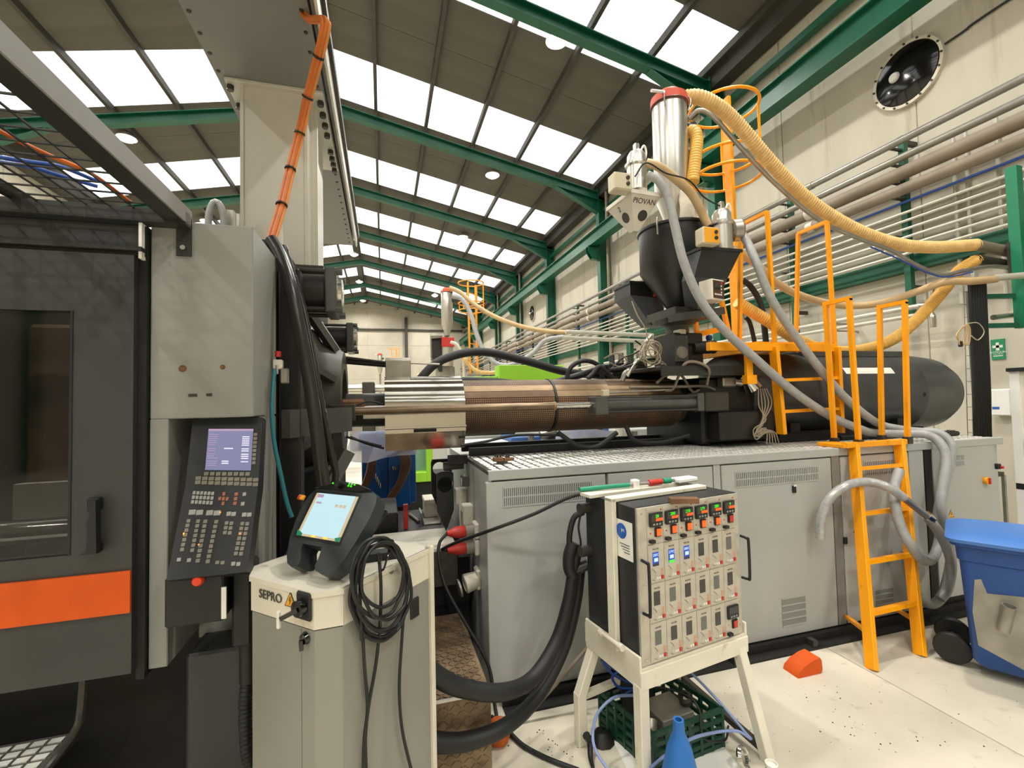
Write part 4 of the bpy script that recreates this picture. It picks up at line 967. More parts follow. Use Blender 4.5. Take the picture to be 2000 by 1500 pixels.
p = RP(808, 1187); B().box((0, 0, 0), (.02, .05, .075), ch=.004, m=axes(p, e1, e2)).build('side_handle', 'black_plastic', t)
p = RP(763, 1115); B().cyl(p, p+e1*.006, .011, 14).build('plug', 'tape_grey', t)
# ------------------------------------------------------------------ teach pendant
zt = 1.192
f1 = at(568, 1106, z=zt); f2 = at(640, 1121, z=zt)
px = (f2-f1).normalized(); bk = V((-px.y, px.x, 0)); pn = (-bk*math.cos(math.radians(38)) + EZ*math.sin(math.radians(38))).normalized(); pu = pn.cross(px)
t = thing('teach_pendant', 'black robot teach pendant with a pale lit screen leaning on the cabinet top', 'teach pendant', (f1+f2)/2)
OP = lambda u, v, off=0: onpl(u, v, f1+pn*off, pn)
out = [(561, 1100), (560, 1085), (566, 1050), (578, 1015), (592, 985), (604, 967), (622, 952), (648, 943), (675, 941), (702, 946), (722, 955), (736, 968), (734, 985), (722, 1012), (700, 1050), (676, 1088), (658, 1112), (645, 1121), (628, 1122), (616, 1114), (615, 1104), (622, 1090), (627, 1075), (629, 1068), (592, 1062), (588, 1070), (588, 1085), (586, 1098), (580, 1106), (570, 1108)]
w2 = [OP(u, v) for u, v in out]; pol = [((q-f1).dot(px), (q-f1).dot(pu)) for q in w2]
bd = B().prism(pol, f1, px, pu, -pn*.055).build('body', 'pendant_grey', t, 50)
B().prism([(x*.9+.006, y*.9+.012) for x, y in pol], f1-pn*.055, px, pu, -pn*.02).build('back_shell', 'black_plastic', t, 50)
def pplate(name, mat, c, off=.0005, th=.002, parent=None):
    a = [OP(u, v) + pn*off for u, v in c]
    return B().add([a[2], a[3], a[1], a[0]] + [q+pn*th for q in (a[2], a[3], a[1], a[0])], [(4, 5, 6, 7), (0, 1, 5, 4), (1, 2, 6, 5), (2, 3, 7, 6), (3, 0, 4, 7), (3, 2, 1, 0)]).build(name, mat, parent or t, 0)
pplate('bezel', 'black_plastic', ((616, 958), (706, 967), (572, 1048), (664, 1066)), .0003, .001)
SC = ((620, 963), (701, 971), (580, 1045), (663, 1059))
sc = pplate('screen', 'screen_sand', SC, .001, .0015)
pplate('screen_field', 'screen_cyan', sub(SC, .06, .93, .0, .95), .0026, .001, sc)
for k in range(5): pplate('screen_icon', ('screen_sand', 'led_orange')[k % 2], sub(SC, .2+.14*k, .29+.14*k, .955, .995), .0037, .0006, sc)
for a in (.56, .66, .75): pplate('screen_icon', 'screen_sand', sub(SC, a, a+.07, .22, .28), .0037, .0006, sc)
pplate('screen_icon', 'screen_pink', sub(SC, .06, .2, .03, .1), .0037, .0006, sc)
pplate('screen_icon', 'screen_pink', sub(SC, .1, .22, .2, .24), .0037, .0006, sc)
pplate('green_button', 'green_print', ((583, 1034), (592, 1042), (580, 1046), (590, 1047)), .0037, .0006, sc)
pplate('green_button', 'green_print', ((655, 1052), (668, 1050), (656, 1059), (663, 1060)), .0037, .0006, sc)
B().add([OP(u, v)+pn*o for o in (.0, .008) for u, v in ((614, 955), (650, 947), (702, 949), (728, 960), (700, 962), (650, 957))], [(6, 7, 8, 9, 10, 11)] + [(i, (i+1) % 6, 6+(i+1) % 6, 6+i) for i in range(6)]).build('key_strip', 'black_gloss', t, 0)
B().lathe([(0, .02), (.012, .018), (.014, .01), (.012, 0)], OP(663, 946, .01), pn, 14).build('joystick', 'black_plastic', t)
for k, (u, v) in enumerate(((651, 944), (655, 946), (683, 945), (688, 946), (693, 947), (681, 949), (686, 950))):
    B().lathe([(0, .003), (.0035, .003), (.0035, 0)], OP(u, v, .009), pn, 8).build('led', 'led_green' if k not in (3,) else 'label_white', t)
q = OP(592, 973); B().bx(-.006, .012, -.009, .009, 0, .012, .002, m=axes(q, px, pu)).build('stop_guard', 'warn_yellow', t)
B().lathe([(0, .016), (.009, .015), (.011, .006), (.008, 0)], q-px*.008, (pn-px*.7).normalized(), 14).build('stop_button', 'red', t)
# holder with wire hook
t2 = thing('pendant_holder', 'black pendant holder with a bent wire hook on the cabinet top', 'holder', ST(-1.30, 1.34, HT))
B().bar(ST(-1.38, 1.24, 1.165), ST(-1.26, 1.38, 1.165), .06, .03).build('base', 'black_plastic', t2)
B().bar(ST(-1.34, 1.22, 1.18), ST(-1.34, 1.38, 1.32), .05, .012).build('rest', 'black_plastic', t2)
B().tube([ST(-1.29, 1.36, 1.175), RP(762, 1056, .01), RP(768, 1060, .03), RP(757, 1088, .034), RP(749, 1112, .03), RP(741, 1109, .036), RP(744, 1088, .04)], .004, 8).build('wire_hook', 'black_gloss', t2)
tag(B().lathe([(0, .022), (.006, .02), (.008, .012), (.016, .01), (.018, 0), (0, 0)], at(681, 1105, z=HT), n=14).build('cabinet_stud', 'black_gloss'), 'short black stud on the pale cabinet top beside the pendant', 'knob')
# cable coil
t2 = thing('cable_coil', 'coil of black cable hanging from the wire hook down the side of the cabinet', 'cable', RP(745, 1240, .03))
loops = [(742, 1148, 54, 96, .03), (745, 1140, 50, 90, .045), (738, 1128, 52, 78, .05), (748, 1150, 55, 84, .04), (744, 1120, 44, 66, .055), (752, 1135, 46, 76, .062), (740, 1158, 56, 94, .036)]
for k, (u0, v0, rx, ry, off) in enumerate(loops):
    pl = [RP(u0+rx*math.sin(2*PI*i/14)+2*math.sin(3*i+k), v0-ry*math.cos(2*PI*i/14), off+.006*math.sin(i*1.3+k)) for i in range(14)]
    B().tube(pl, .0062, 7, closed=True, caps=False).build('cable_loop', 'black_plastic', t2)
for k, pl in enumerate(([(707, 1200), (712, 1300), (718, 1380), (712, 1440), (710, 1500), (709, 1600)], [(741, 1240), (734, 1300), (720, 1380), (714, 1440), (715, 1500), (716, 1600)], [(790, 1180), (785, 1250), (780, 1340), (785, 1420), (800, 1490), (815, 1540)])):
    B().tube([RP(u, v, .02+.004*k) for u, v in pl], .006, 7).build('cable_tail', 'black_plastic', t2)
for k, pl in enumerate(([(706, 1250), (703, 1170), (706, 1110), (722, 1075)], [(741, 1250), (744, 1160), (742, 1110), (738, 1080)])):
    B().tube([RP(u, v, .035) for u, v in pl], .006, 7).build('cable_drop', 'black_plastic', t2)

# ================================================================== TEMPERATURE CONTROLLER ON ITS STAND
RZ_ = math.atan2(.11, .65); OB = V((1.092, 1.845, 0)); W_, D_, H0, H1 = .662, .40, .545, 1.252
t = local_thing('temperature_controller', 'black hot-runner temperature controller with rows of metal plug-in modules', 'controller', OB, RZ_)
B().bx(0, W_, .012, D_, H0, H1, .003).build('case', 'case_black', t)
B().bx(.004, W_-.004, .0, .013, H0+.004, H1-.004).build('front_panel', 'panel_metal', t)
cw = (.628-.055)/6; rows = [(H1-.008, H1-.172), (H1-.174, H1-.348), (H1-.350, H1-.524), (H1-.526, H1-.698)]
cxs = [.055+cw*i for i in range(6)]
vals = ['28', '280', '278', '279', '280', '9']
LEFT = axes((0, 0, 0), (1, 0, 0), (0, 0, 1))
def ftext(body, size, x, z, mat, parent, y=-.008): return text('digits' if mat != 'ink' else 'lettering', body, size, Matrix.Translation(V((x, y, z))) @ LEFT, mat, parent, .0003)
def pid(x0, z1, val):
    mp = B().bx(x0+.012, x0+cw-.008, -.016, -.003, z1-.085, z1-.022, .003).build('controller_unit', 'black_plastic', t)
    B().bx(x0+.018, x0+cw-.014, -.0165, -.0155, z1-.060, z1-.028).build('display', 'window_dark', mp)
    if val:
        ftext(val, .02, x0+cw*.52, z1-.037, 'led_green', mp, -.0178)
        B().bx(x0+cw*.46, x0+cw*.86, -.0178, -.0166, z1-.059, z1-.047).build('set_value', 'led_red', mp)
    for k in range(3): B().bx(x0+.026+k*.018, x0+.036+k*.018, -.018, -.0155, z1-.077, z1-.069).build('button', 'keys_light', mp)
def rocker(x0, z, lit):
    r = B().bx(x0+cw*.46, x0+cw*.84, -.012, -.003, z-.021, z+.021, .002).build('rocker_frame', 'black_plastic', t)
    B().bx(x0+cw*.51, x0+cw*.79, -.017, -.011, z-.016, z+.016, .003).build('rocker', 'lit_switch' if lit else 'red', r)
def led(x, z): B().lathe([(0, .004), (.003, .003), (.004, 0)], (x, -.003, z), (0, -1, 0), 8).build('pilot_lamp', 'red', t)
for i, x in enumerate(cxs):
    B().bx(x+.001, x+cw-.001, -.003, .001, rows[0][1], rows[0][0]).build('module_plate', 'panel_metal', t)
    pid(x, rows[0][0], vals[i]); rocker(x, rows[0][1]+.052, i < 5); led(x+.02, rows[0][1]+.05); led(x+cw*.9, rows[0][0]-.012)
    B().bx(x+.008, x+.036, -.022, -.003, rows[0][1]+.008, rows[0][1]+.022, .002).build('connector', 'black_plastic', t)
for r in (1, 2, 3):
    zt_, zb_ = rows[r]
    for i, x in enumerate(cxs):
        mp = B().bx(x+.001, x+cw-.001, -.005, .001, zb_, zt_, .0012).build('module_plate', 'panel_metal', t)
        if r == 3 and i == 5:
            pid(x, zt_, ''); rocker(x, zt_-.115, False); led(x+.02, zt_-.115)
            B().bx(x+.008, x+.036, -.022, -.003, zb_+.008, zb_+.022, .002).build('connector', 'black_plastic', t); continue
        lit = r == 1 and i < 3
        wd = B().bx(x+.026, x+.062, -.0065, -.0045, zt_-.098, zt_-.036).build('display', 'screen_blue' if lit else ('window_dark' if (i+r) % 3 else 'window_grey'), mp)
        if lit:
            ftext(('280C', '279C', '280C')[i], .017, x+.044, zt_-.048, 'screen_digit', wd); B().bx(x+.034, x+.056, -.0076, -.0064, zt_-.078, zt_-.062).build('set_value', 'screen_digit', wd)
            B().bx(x+.028, x+.06, -.0072, -.0063, zt_-.097, zt_-.086).build('display_foot', 'window_dark' if i != 1 else 'led_green', wd)
        ftext('MASTEK', .010, x+.046, zt_-.022, 'ink', mp, -.0055)
        B().tube([(x+.022, -.004, zb_+.066), (x+.022, -.022, zb_+.06), (x+.022, -.026, zb_+.045), (x+.022, -.022, zb_+.022), (x+.022, -.004, zb_+.016)], .0022, 6).build('pull_handle', 'silver', mp)
        for k in range(3): B().bx(x+.034+k*.013, x+.043+k*.013, -.008, -.0045, zb_+.016, zb_+.025).build('button', 'label_white', mp)
        B().bx(x+.074, x+.087, -.011, -.0045, zb_+.014, zb_+.03, .001).build('rocker', 'red', mp)
        B().bx(x+.072, x+.088, -.0055, -.0048, zb_+.034, zb_+.062).build('print', 'tint_red', mp)
for x, z0, z1 in ((.022, H1-.47, H1-.235), (W_+.008, H1-.43, H1-.22)):
    B().tube([(x, .0, z1), (x, -.035, z1-.004), (x, -.045, z1-.02), (x, -.045, z0+.02), (x, -.035, z0+.004), (x, .0, z0)], .007, 8).build('grab_handle', 'black_plastic', t)
for x, z in ((.03, H1-.03), (.03, H1-.68), (W_-.02, H1-.03), (W_-.02, H1-.66), (.03, H1-.35)):
    B().lathe([(0, .004), (.005, .003), (.006, 0)], (x, 0, z), (0, -1, 0), 8).build('screw', 'silver', t)
st_ = B().bx(-.003, .0, .03, .16, H1-.25, H1-.075).build('paper_label', 'paper', t)
B().lathe([(0, .001), (.036, .001), (.036, 0)], (-.003, .105, H1-.125), (-1, 0, 0), 24).build('label_mark', 'label_blue', st_)
text('label_letters', 'IM', .022, axes((-.0045, .095, H1-.122), (0, -1, 0), EZ), 'label_white', st_, .0003)
for k in range(4): B().bx(-.0042, -.003, .05, .05+.07-.01*k, H1-.185-.012*k, H1-.182-.012*k).build('label_line', 'ink', st_)
for z in (H1-.07, H1-.29):
    B().cyl((-.06, D_-.03, z), (.0, D_-.03, z), .028, 12).build('cable_gland', 'dark_iron', t)
# stand
t2 = local_thing('controller_stand', 'cream painted steel stand with splayed legs carrying the temperature controller', 'stand', OB, RZ_)
B().bx(-.016, -.003, -.01, D_+.01, .455, .60, .003).build('side_rim', 'cream_paint', t2)
B().bx(W_+.003, W_+.016, -.01, D_+.01, .475, .60, .003).build('side_rim', 'cream_paint', t2)
B().bx(-.016, W_+.016, -.016, -.006, .455, .535, .003).build('front_rim', 'cream_paint', t2)
B().bx(-.016, W_+.016, D_+.004, D_+.016, .475, .58, .003).build('rear_rim', 'cream_paint', t2)
B().bx(-.01, W_+.01, -.006, D_+.006, .525, .545).build('shelf', 'cream_paint', t2)
inv = Matrix.Rotation(-RZ_, 4, 'Z') @ Matrix.Translation(-OB)
L_ = lambda p: inv @ V(p)
FRf = L_(at(1500, 1478, z=.02)); BLb = L_(at(1134, 1410, d=2.32)); 
B().bx(-.02, .032, -.012, .04, 0, .47, .004).build('leg', 'cream_paint', t2)
B().bar((W_-.03, .01, .49), (FRf.x, FRf.y, .0), .05, .05, ch=.004).build('leg', 'cream_paint', t2)
B().bar((.03, D_-.02, .49), (BLb.x, BLb.y, .24), .05, .05, ch=.004).bar((BLb.x, BLb.y, .255), (BLb.x, BLb.y, 0), .05, .05, up=(0, 1, 0), ch=.004).build('leg', 'cream_paint', t2)
B().bar((W_-.03, D_-.02, .49), (W_+.02, D_+.08, .0), .05, .05, ch=.004).build('leg', 'cream_paint', t2)
B().bar((FRf.x-.01, FRf.y+.02, .05), (W_+.02, D_+.07, .09), .03, .03).build('base_rail', 'dark_iron', t2)
B().bar((BLb.x, BLb.y, .232), (W_+.0, D_+.03, .232), .03, .03).build('base_rail', 'cream_paint', t2)
B().bx(-.030, -.004, .135, .195, .56, H1+.02, .003).build('strap', 'cream_paint', t2)
B().bx(-.030, W_*.9, .135, .195, H1+.002, H1+.022, .003).build('strap', 'cream_paint', t2)
B().cyl((-.03, .09, .60), (-.03, .26, .60), .011, 10).build('strap_pin', 'cream_paint', t2)
for y in (.10, .25): B().cyl((-.03, y-.012, .60), (-.03, y+.012, .60), .016, 10).build('pin_collar', 'cream_paint', t2)
# tools on top of the controller
Lw = Matrix.Translation(OB) @ Matrix.Rotation(RZ_, 4, 'Z')
w3 = lambda x, y, z: Lw @ V((x, y, z))
tag(B(Lw).bx(.20, .33, .03, .08, H1, H1+.025, .002, m=Matrix.Translation(V((.0, .05, 0))) @ Matrix.Rotation(-.5, 4, 'Z')).build('steel_bar', 'rust'), 'short rusty drilled steel bar lying on the black controller', 'steel bar')
t3 = thing('cleaning_lance', 'green-sleeved lance with a red band and white head lying across the controller top', 'tool', w3(.3, .3, H1))
B(Lw).tube([(-.06, .36, H1+.03), (.1, .33, H1+.034), (.22, .31, H1+.034)], .012, 10).build('green_sleeve', 'green_print', t3)
B(Lw).tube([(.22, .31, H1+.034), (.36, .29, H1+.036), (.52, .27, H1+.04)], .009, 10).build('tube', 'tape_grey', t3)
B(Lw).tube([(.34, .293, H1+.036), (.42, .282, H1+.038)], .016, 10, smooth=False).build('red_band', 'red', t3)
B(Lw).tube([(.43, .28, H1+.038), (.48, .275, H1+.039)], .015, 10, smooth=False).build('green_band', 'green_print', t3)
B(Lw).bx(.50, .64, .23, .30, H1+.025, H1+.05, .006).build('white_head', 'white', t3)
B(Lw).bx(.24, .28, .29, .33, H1+.002, H1+.06, .006).build('white_clip', 'white', t3)
B(Lw).bx(-.06, .60, .27, .36, H1+.0, H1+.018, .002).build('tray', 'white_dirty', t3)
# ------------------------------------------------------------------ hoses and cables to the controller
D2 = lambda l: [at(u, v, y=y) for u, v, y in l]
hose('heater_hose', 'thick black corrugated hose sweeping from the controller to the white cabinet, the upper of two', D2([(1128, 1075, 2.30), (1118, 1120, 2.30), (1108, 1180, 2.30), (1085, 1255, 2.28), (1040, 1325, 2.2), (980, 1352, 2.09), (900, 1343, 2.06), (850, 1318, 2.05), (824, 1292, 2.06)]), [.026, .045], 'black_rubber', n=16)
hose('heater_hose_low', 'thick black corrugated hose sweeping low over the floor, the lower of two', D2([(1135, 1105, 2.36), (1125, 1180, 2.36), (1100, 1270, 2.34), (1050, 1360, 2.25), (985, 1420, 2.10), (910, 1448, 2.07), (850, 1450, 2.06), (824, 1446, 2.07)]), [.026, .044], 'black_rubber', n=16)
t3 = thing('hose_joint', 'taped black junction where the thick hoses meet the controller lead', 'hose joint', at(1115, 1100, y=2.3))
B().tube(D2([(1120, 1060, 2.3), (1112, 1085, 2.3), (1112, 1110, 2.3), (1120, 1125, 2.3)]), .034, 12).build('sleeve', 'black_rubber', t3)
B().tube(D2([(1150, 1102, 2.28), (1128, 1112, 2.3), (1115, 1128, 2.3)]), .028, 12).build('branch', 'black_wrap', t3)
B().tube(D2([(1140, 1000, 2.28), (1122, 1010, 2.3), (1113, 1040, 2.3), (1112, 1070, 2.3)]), .016, 10).build('lead', 'black_rubber', t3)
B().tube(D2([(1135, 1000, 2.28), (1130, 1030, 2.28), (1134, 1065, 2.28), (1120, 1090, 2.28)]), .006, 8).build('string', 'black_plastic', t3)
hose('power_cable', 'dark cable running from the red plug across the grey door to the controller', [V((XE-.2, 2.94, at(898, 1070, y=2.95).z))] + D2([(864, 1073, 2.86), (895, 1058, 2.74), (960, 1035, 2.55), (1040, 1005, 2.45), (1110, 972, 2.36), (1150, 962, 2.30)]), .010, 'black_rubber', 'cable')
hose('plug_cable', 'black cable falling from the red plug in front of the press base', [V((XE-.2, 2.94, at(898, 1070, y=2.95).z+.105))] + D2([(858, 1062, 2.9), (858, 1100, 2.84), (872, 1150, 2.74), (908, 1215, 2.66), (943, 1275, 2.585), (958, 1315, 2.55), (966, 1375, 2.5), (975, 1430, 2.42)]), .010, 'black_rubber', 'cable')
hose('floor_cable', 'black cable snaking over the floor from under the press base', [at(960, 1400, z=.015), at(985, 1420, z=.012), at(1020, 1455, z=.012), at(1070, 1482, z=.012), at(1130, 1505, z=.012)], .012, 'black_rubber', 'cable')
hose('grey_cable', 'grey cable rising from the floor to behind the controller stand', D2([(975, 1402, 2.45), (1010, 1404, 2.44), (1050, 1375, 2.44), (1100, 1320, 2.44), (1150, 1262, 2.44), (1180, 1230, 2.42)]), .010, 'tan_pipe', 'cable')
# ------------------------------------------------------------------ crate and things on the floor
zc = .19; cL, cN, cR = at(1171, 1347, z=zc), at(1276, 1432, z=zc), at(1409, 1382, z=zc); cF = cL+cR-cN
t = thing('green_crate', 'dark green plastic crate standing under the controller stand', 'crate', (cL+cR)/2-EZ*zc)
for a, b_ in ((cL, cN), (cN, cR), (cR, cF), (cF, cL)):
    d = (b_-a); n2 = V((d.y, -d.x, 0)).normalized()
    for z0, h in ((.18, .025), (.135, .02), (.09, .02), (.045, .02), (.012, .024)):
        B().bar(V((a.x, a.y, z0)), V((b_.x, b_.y, z0)), .012, h).build('slat', 'green_crate', t)
    for k in range(6):
        q = a + d*(k/6); B().bx(q.x-.008, q.x+.008, q.y-.008, q.y+.008, 0, .192).build('stile', 'green_crate', t)
B().prism([((q-cN).dot(V((1, 0, 0))), (q-cN).dot(V((0, 1, 0)))) for q in (cL, cN, cR, cF)], V((cN.x, cN.y, .004)), (1, 0, 0), (0, 1, 0), EZ*.008).build('bottom', 'green_crate', t)
cm = (cL+cR)/2; ca = (cR-cN).normalized(); cb = (cL-cN).normalized()
CR = lambda a, b_, z: cN + ca*(a*(cR-cN).length) + cb*(b_*(cL-cN).length) + EZ*(z-zc)
Mc = axes(CR(.62, .5, .12), ca, cb)
tag(B().bx(-.10, .10, -.09, .09, -.108, .02, .004, m=Mc).build('grey_carton', 'tape_grey'), 'dusty grey carton lying in the green crate', 'carton')
tag(B().bx(-.10, .10, -.012, .0, -.09, .17, .003, m=axes(CR(.45, .83, .11), ca, cb) @ Matrix.Rotation(-.2, 4, 'X')).build('dark_sheet', 'case_black'), 'dark sheet standing upright at the back of the crate', 'sheet')
tag(B().tube([CR(.15, .2, .05), CR(.15, .24, .13), CR(.2, .3, .165)], .035, 12).build('pipe_elbow', 'steel_dull'), 'grey pipe elbow in the corner of the crate', 'pipe elbow')
tag(B().lathe([(.03, 0), (.035, .05), (.02, .06), (.018, .02)], CR(.84, .42, .15), (-.3, -.4, .8), 14).build('pipe_coupling', 'dark_iron'), 'short dark pipe coupling in the crate beside the carton', 'coupling')
hose('crate_lead', 'thin black lead arching out of the crate', [CR(.18, .72, .1), CR(.4, .55, .24), CR(.62, .2, .26), CR(.66, .0, .22), CR(.6, -.1, .12), CR(.9, -.12, .07), CR(1.15, .05, .07)], .005, 'black_plastic', 'cable')
hose('blue_coil', 'blue air hose bunched in narrow loops above the crate', [at(u, v, d=2.42) for u, v in ((1238, 1325), (1205, 1310), (1180, 1292), (1176, 1290), (1195, 1315), (1235, 1335), (1215, 1312), (1196, 1322), (1208, 1342), (1235, 1345), (1220, 1356))], .007, 'blue_hose', 'air hose')
hose('pale_hose', 'pale blue hose curving round the stand legs on the floor', [at(u, v, d=d) for u, v, d in ((1238, 1358, 2.3), (1200, 1362, 2.25), (1168, 1392, 2.2), (1158, 1430, 2.1), (1163, 1465, 2.05), (1185, 1500, 2.0))], .007, 'pale_blue', 'air hose')
hose('pale_hose_right', 'pale blue hose curving from the crate towards the right stand leg', [at(u, v, d=d) for u, v, d in ((1325, 1303, 2.45), (1350, 1315, 2.4), (1390, 1355, 2.35), (1430, 1400, 2.28), (1455, 1430, 2.23), (1466, 1443, 2.2), (1440, 1428, 2.2), (1400, 1430, 2.2), (1350, 1443, 2.1), (1300, 1475, 2.05), (1270, 1500, 2.0))], .007, 'pale_blue', 'air hose')
q = at(1325, 1405, d=1.93)
tag(B().lathe([(.125, 0), (.112, .012), (.085, .12), (.05, q.z*.7), (.036, q.z*.8), (.025, q.z*.86), (.022, q.z), (.014, q.z), (.014, q.z-.05)], (q.x, q.y, 0), n=28).build('blue_cone', 'blue_cone'), 'blue plastic cone standing on the floor before the crate', 'cone')
q = at(1507, 1497, d=2.05)
t = thing('paint_pot', 'small rust-red pot with a white rim at the right stand foot', 'pot', (q.x, q.y, 0))
B().lathe([(0, 0), (.022, 0), (.026, .045), (0, .045)], (q.x, q.y, max(0, q.z-.045)), n=18).build('body', 'rust', t)
B().lathe([(0, .043), (.027, .043), (.027, .06), (.022, .06), (.02, .05), (0, .05)], (q.x, q.y, max(0, q.z-.045)), n=18).build('rim', 'label_white', t)
if q.z-.045 > .002: B().cyl((q.x, q.y, 0), (q.x, q.y, q.z-.045), .012, 10).build('stem', 'dark_iron', t)
q = at(1452, 1488, z=.03)
tag(B().lathe([(.032, -.008), (.042, -.012), (.05, 0), (.042, .012), (.032, .008), (.032, -.008)], (q.x, q.y, .05), (.5, -.8, .4), 20).build('clamp_ring', 'chrome'), 'shiny metal clamp ring lying by the right stand foot', 'ring')
q = at(1150, 1460, z=0)
tag(B().tube([at(1145, 1436, z=.10), at(1152, 1450, z=.06), at(1153, 1478, z=.02), at(1158, 1500, z=.012)], [.02, .008], 8).build('black_funnel', 'black_plastic'), 'small black nozzle with a lead at the left stand leg', 'nozzle')
q = at(1176, 1448, z=.0)
tag(B().lathe([(.065, 0.003), (.05, .03), (.03, .055), (0, .06)], (q.x, q.y, 0), n=9).build('rag', 'black_oily'), 'crumpled dark rag on the floor beside the crate', 'rag')
q = at(1240, 1480, z=0)
tag(B().prism([(-.25, -.22), (.28, -.25), (.33, .1), (.05, .2), (-.2, .12)], (q.x+.15, q.y, .0005), (1, 0, 0), (0, 1, 0), EZ*.003).build('white_paper', 'paper'), 'crumpled white sheet spread on the floor under the stand', 'paper')
q = at(1575, 1312, z=0)
tag(B().prism([(-.11, .0), (.075, .0), (.085, .02), (.082, .075), (.07, .095), (.02, .088), (-.05, .065), (-.10, .03)], (q.x, q.y-.04, 0), (1, 0, 0), (0, 0, 1), (0, .11, 0)).build('orange_scoop', 'orange'), 'bright orange plastic scoop lying on the floor at the skid', 'scoop')
q = at(962, 1455, z=0)
tag(B().lathe([(0, .11), (.03, .105), (.055, .08), (.062, .03), (.05, 0), (0, 0)], (q.x+.035, q.y+.02, 0), n=14).build('orange_bag', 'orange_dirty'), 'dirty orange bag slumped on the floor by the step box', 'bag')
# ------------------------------------------------------------------ wheeled bin
bx_, by_ = V((.5, -.866, 0)), V((.866, .5, 0))
bo = at(1900, 1292, z=.09); bo = V((bo.x, bo.y, 0))
t = thing('wheeled_bin', 'blue wheeled bin with a taped grey patch on its side', 'bin', bo+bx_*.25+by_*.2)
def ring(z, l0, l1, w0, w1, r): 
    pts = []
    for cx_, cy_, a0 in ((l1-r, w1-r, 0), (l0+r, w1-r, PI/2), (l0+r, w0+r, PI), (l1-r, w0+r, 1.5*PI)):
        for k in range(4): a = a0+k*PI/6; pts.append((cx_+r*math.cos(a), cy_+r*math.sin(a)))
    return [bo+bx_*a+by_*b_+EZ*z for a, b_ in pts]
def loft(rs, cap=True):
    n = len(rs[0]); b = B(); b.v = [p for r in rs for p in r]
    b.f = [(j*n+i, j*n+(i+1) % n, (j+1)*n+(i+1) % n, (j+1)*n+i) for j in range(len(rs)-1) for i in range(n)]
    if cap: b.f += [tuple(range(n))[::-1], tuple(range((len(rs)-1)*n, len(rs)*n))]
    return b
HB = .82
loft([ring(.06, .03, .47, .03, .40, .04), ring(.10, .0, .50, .0, .43, .04), ring(HB-.12, -.035, .55, -.035, .465, .04), ring(HB-.11, -.045, .56, -.045, .475, .04), ring(HB-.03, -.05, .565, -.05, .48, .04), ring(HB-.02, -.075, .59, -.075, .505, .05), ring(HB, -.075, .59, -.075, .505, .05)]).build('body', 'blue_bin', t)
loft([ring(HB, -.09, .6, -.085, .515, .06), ring(HB+.02, -.095, .605, -.09, .52, .06), ring(HB+.04, -.06, .57, -.06, .49, .08), ring(HB+.06, .02, .5, .02, .42, .1), ring(HB+.066, .1, .42, .1, .34, .08)]).build('lid', 'blue_lid', t, 60)
for w0 in (.09, .36):
    c = bo-bx_*.09+by_*w0+EZ*.095
    wh = B().lathe([(.02, 0), (.06, .0), (.088, .004), (.095, .015), (.095, .035), (.088, .046), (.06, .05), (.02, .05)], c, by_, 28).build('wheel', 'black_rubber', t)
    B().lathe([(0, .0), (.03, -.002), (.03, .052), (0, .052)], c, by_, 16).build('hub', 'black_plastic', wh)
B().cyl(bo-bx_*.09+by_*.1+EZ*.095, bo-bx_*.09+by_*.4+EZ*.095, .012, 10).build('axle', 'dark_iron', t)
side = lambda a, z, off=.004: bo + bx_*a + by_*(-.035*(z-.1)/(HB-.22)-off) + EZ*z
pp = [(.05, .60), (.10, .61), (.14, .53), (.40, .55), (.46, .50), (.45, .17), (.38, .12), (.05, .20), (.02, .40)]
pp = [(a*.56, z) for a, z in pp]; b = B(); n = len(pp); b.v = [side(a, z) for a, z in pp] + [side(a, z, .0) for a, z in pp]; b.f = [tuple(range(n))] + [(i, n+i, n+(i+1) % n, (i+1) % n) for i in range(n)]
pt = b.build('tape_patch', 'tape_grey', t, 0)
B().lathe([(.026, 0), (.03, .003), (.03, .16), (.034, .17), (.028, .17), (.024, .12), (.0, .1)], side(.135, .33, .02), (-.05, -.25, 1), 20).build('card_tube', 'tape_grey', pt)

b = B()
for k in range(110):
    u = rnd.choice((rnd.gauss(1080, 35), rnd.gauss(1420, 60), rnd.gauss(1640, 60), rnd.uniform(1400, 1990))); v = rnd.uniform(1330, 1470) if u > 1300 else rnd.uniform(1420, 1490)
    q = at(u, v, z=0)
    if q.x > 1.2 and 1.75 < q.y < 2.35 and q.x < 1.75: continue
    if q.y > 2.45: continue
    r = rnd.uniform(.0015, .0045); b.lathe([(r, 0), (r*.8, r*.5), (0, r*.6)], q, n=6, a0=k, a1=k+2*PI)
tag(b.build('plastic_pellets', 'grime_shade_black', None, 0), 'scattered dark plastic crumbs on the pale floor', 'crumbs', kind='stuff')
# ================================================================== YELLOW LADDERS AND PLATFORM
t = thing('deck_ladder', 'yellow steel ladder leaning on the press base deck with loop handrails', 'ladder', (3.2, 2.3, 0))
fA = at(1703, 1308, z=0); fB = at(1797, 1280, z=0); yT = 2.585
tA = V((at(1668, 882, y=yT).x, yT, 1.365)); tB = V((at(1757, 875, y=yT).x, yT, 1.365))
B().bar(fA, tA, .07, .035, up=(1, 0, 0), ch=.003).build('stringer', 'yellow', t)
B().bar(fB, tB, .07, .035, up=(1, 0, 0), ch=.003).build('stringer', 'yellow', t)
for k in range(4):
    s = (.22, .435, .655, .875)[k]
    B().bar(fA*(1-s)+tA*s, fB*(1-s)+tB*s, .05, .028, up=(0, .2, 1)).build('rung', 'yellow', t)
B().bx(tA.x-.10, tB.x+.045, yT-.03, yT+.02, 1.345, 1.385, .003).build('top_frame', 'yellow', t)
B().bx(tA.x-.12, tA.x+.04, yT-.02, yT+.20, 1.345, 1.372, .003).build('top_plate', 'yellow', t)
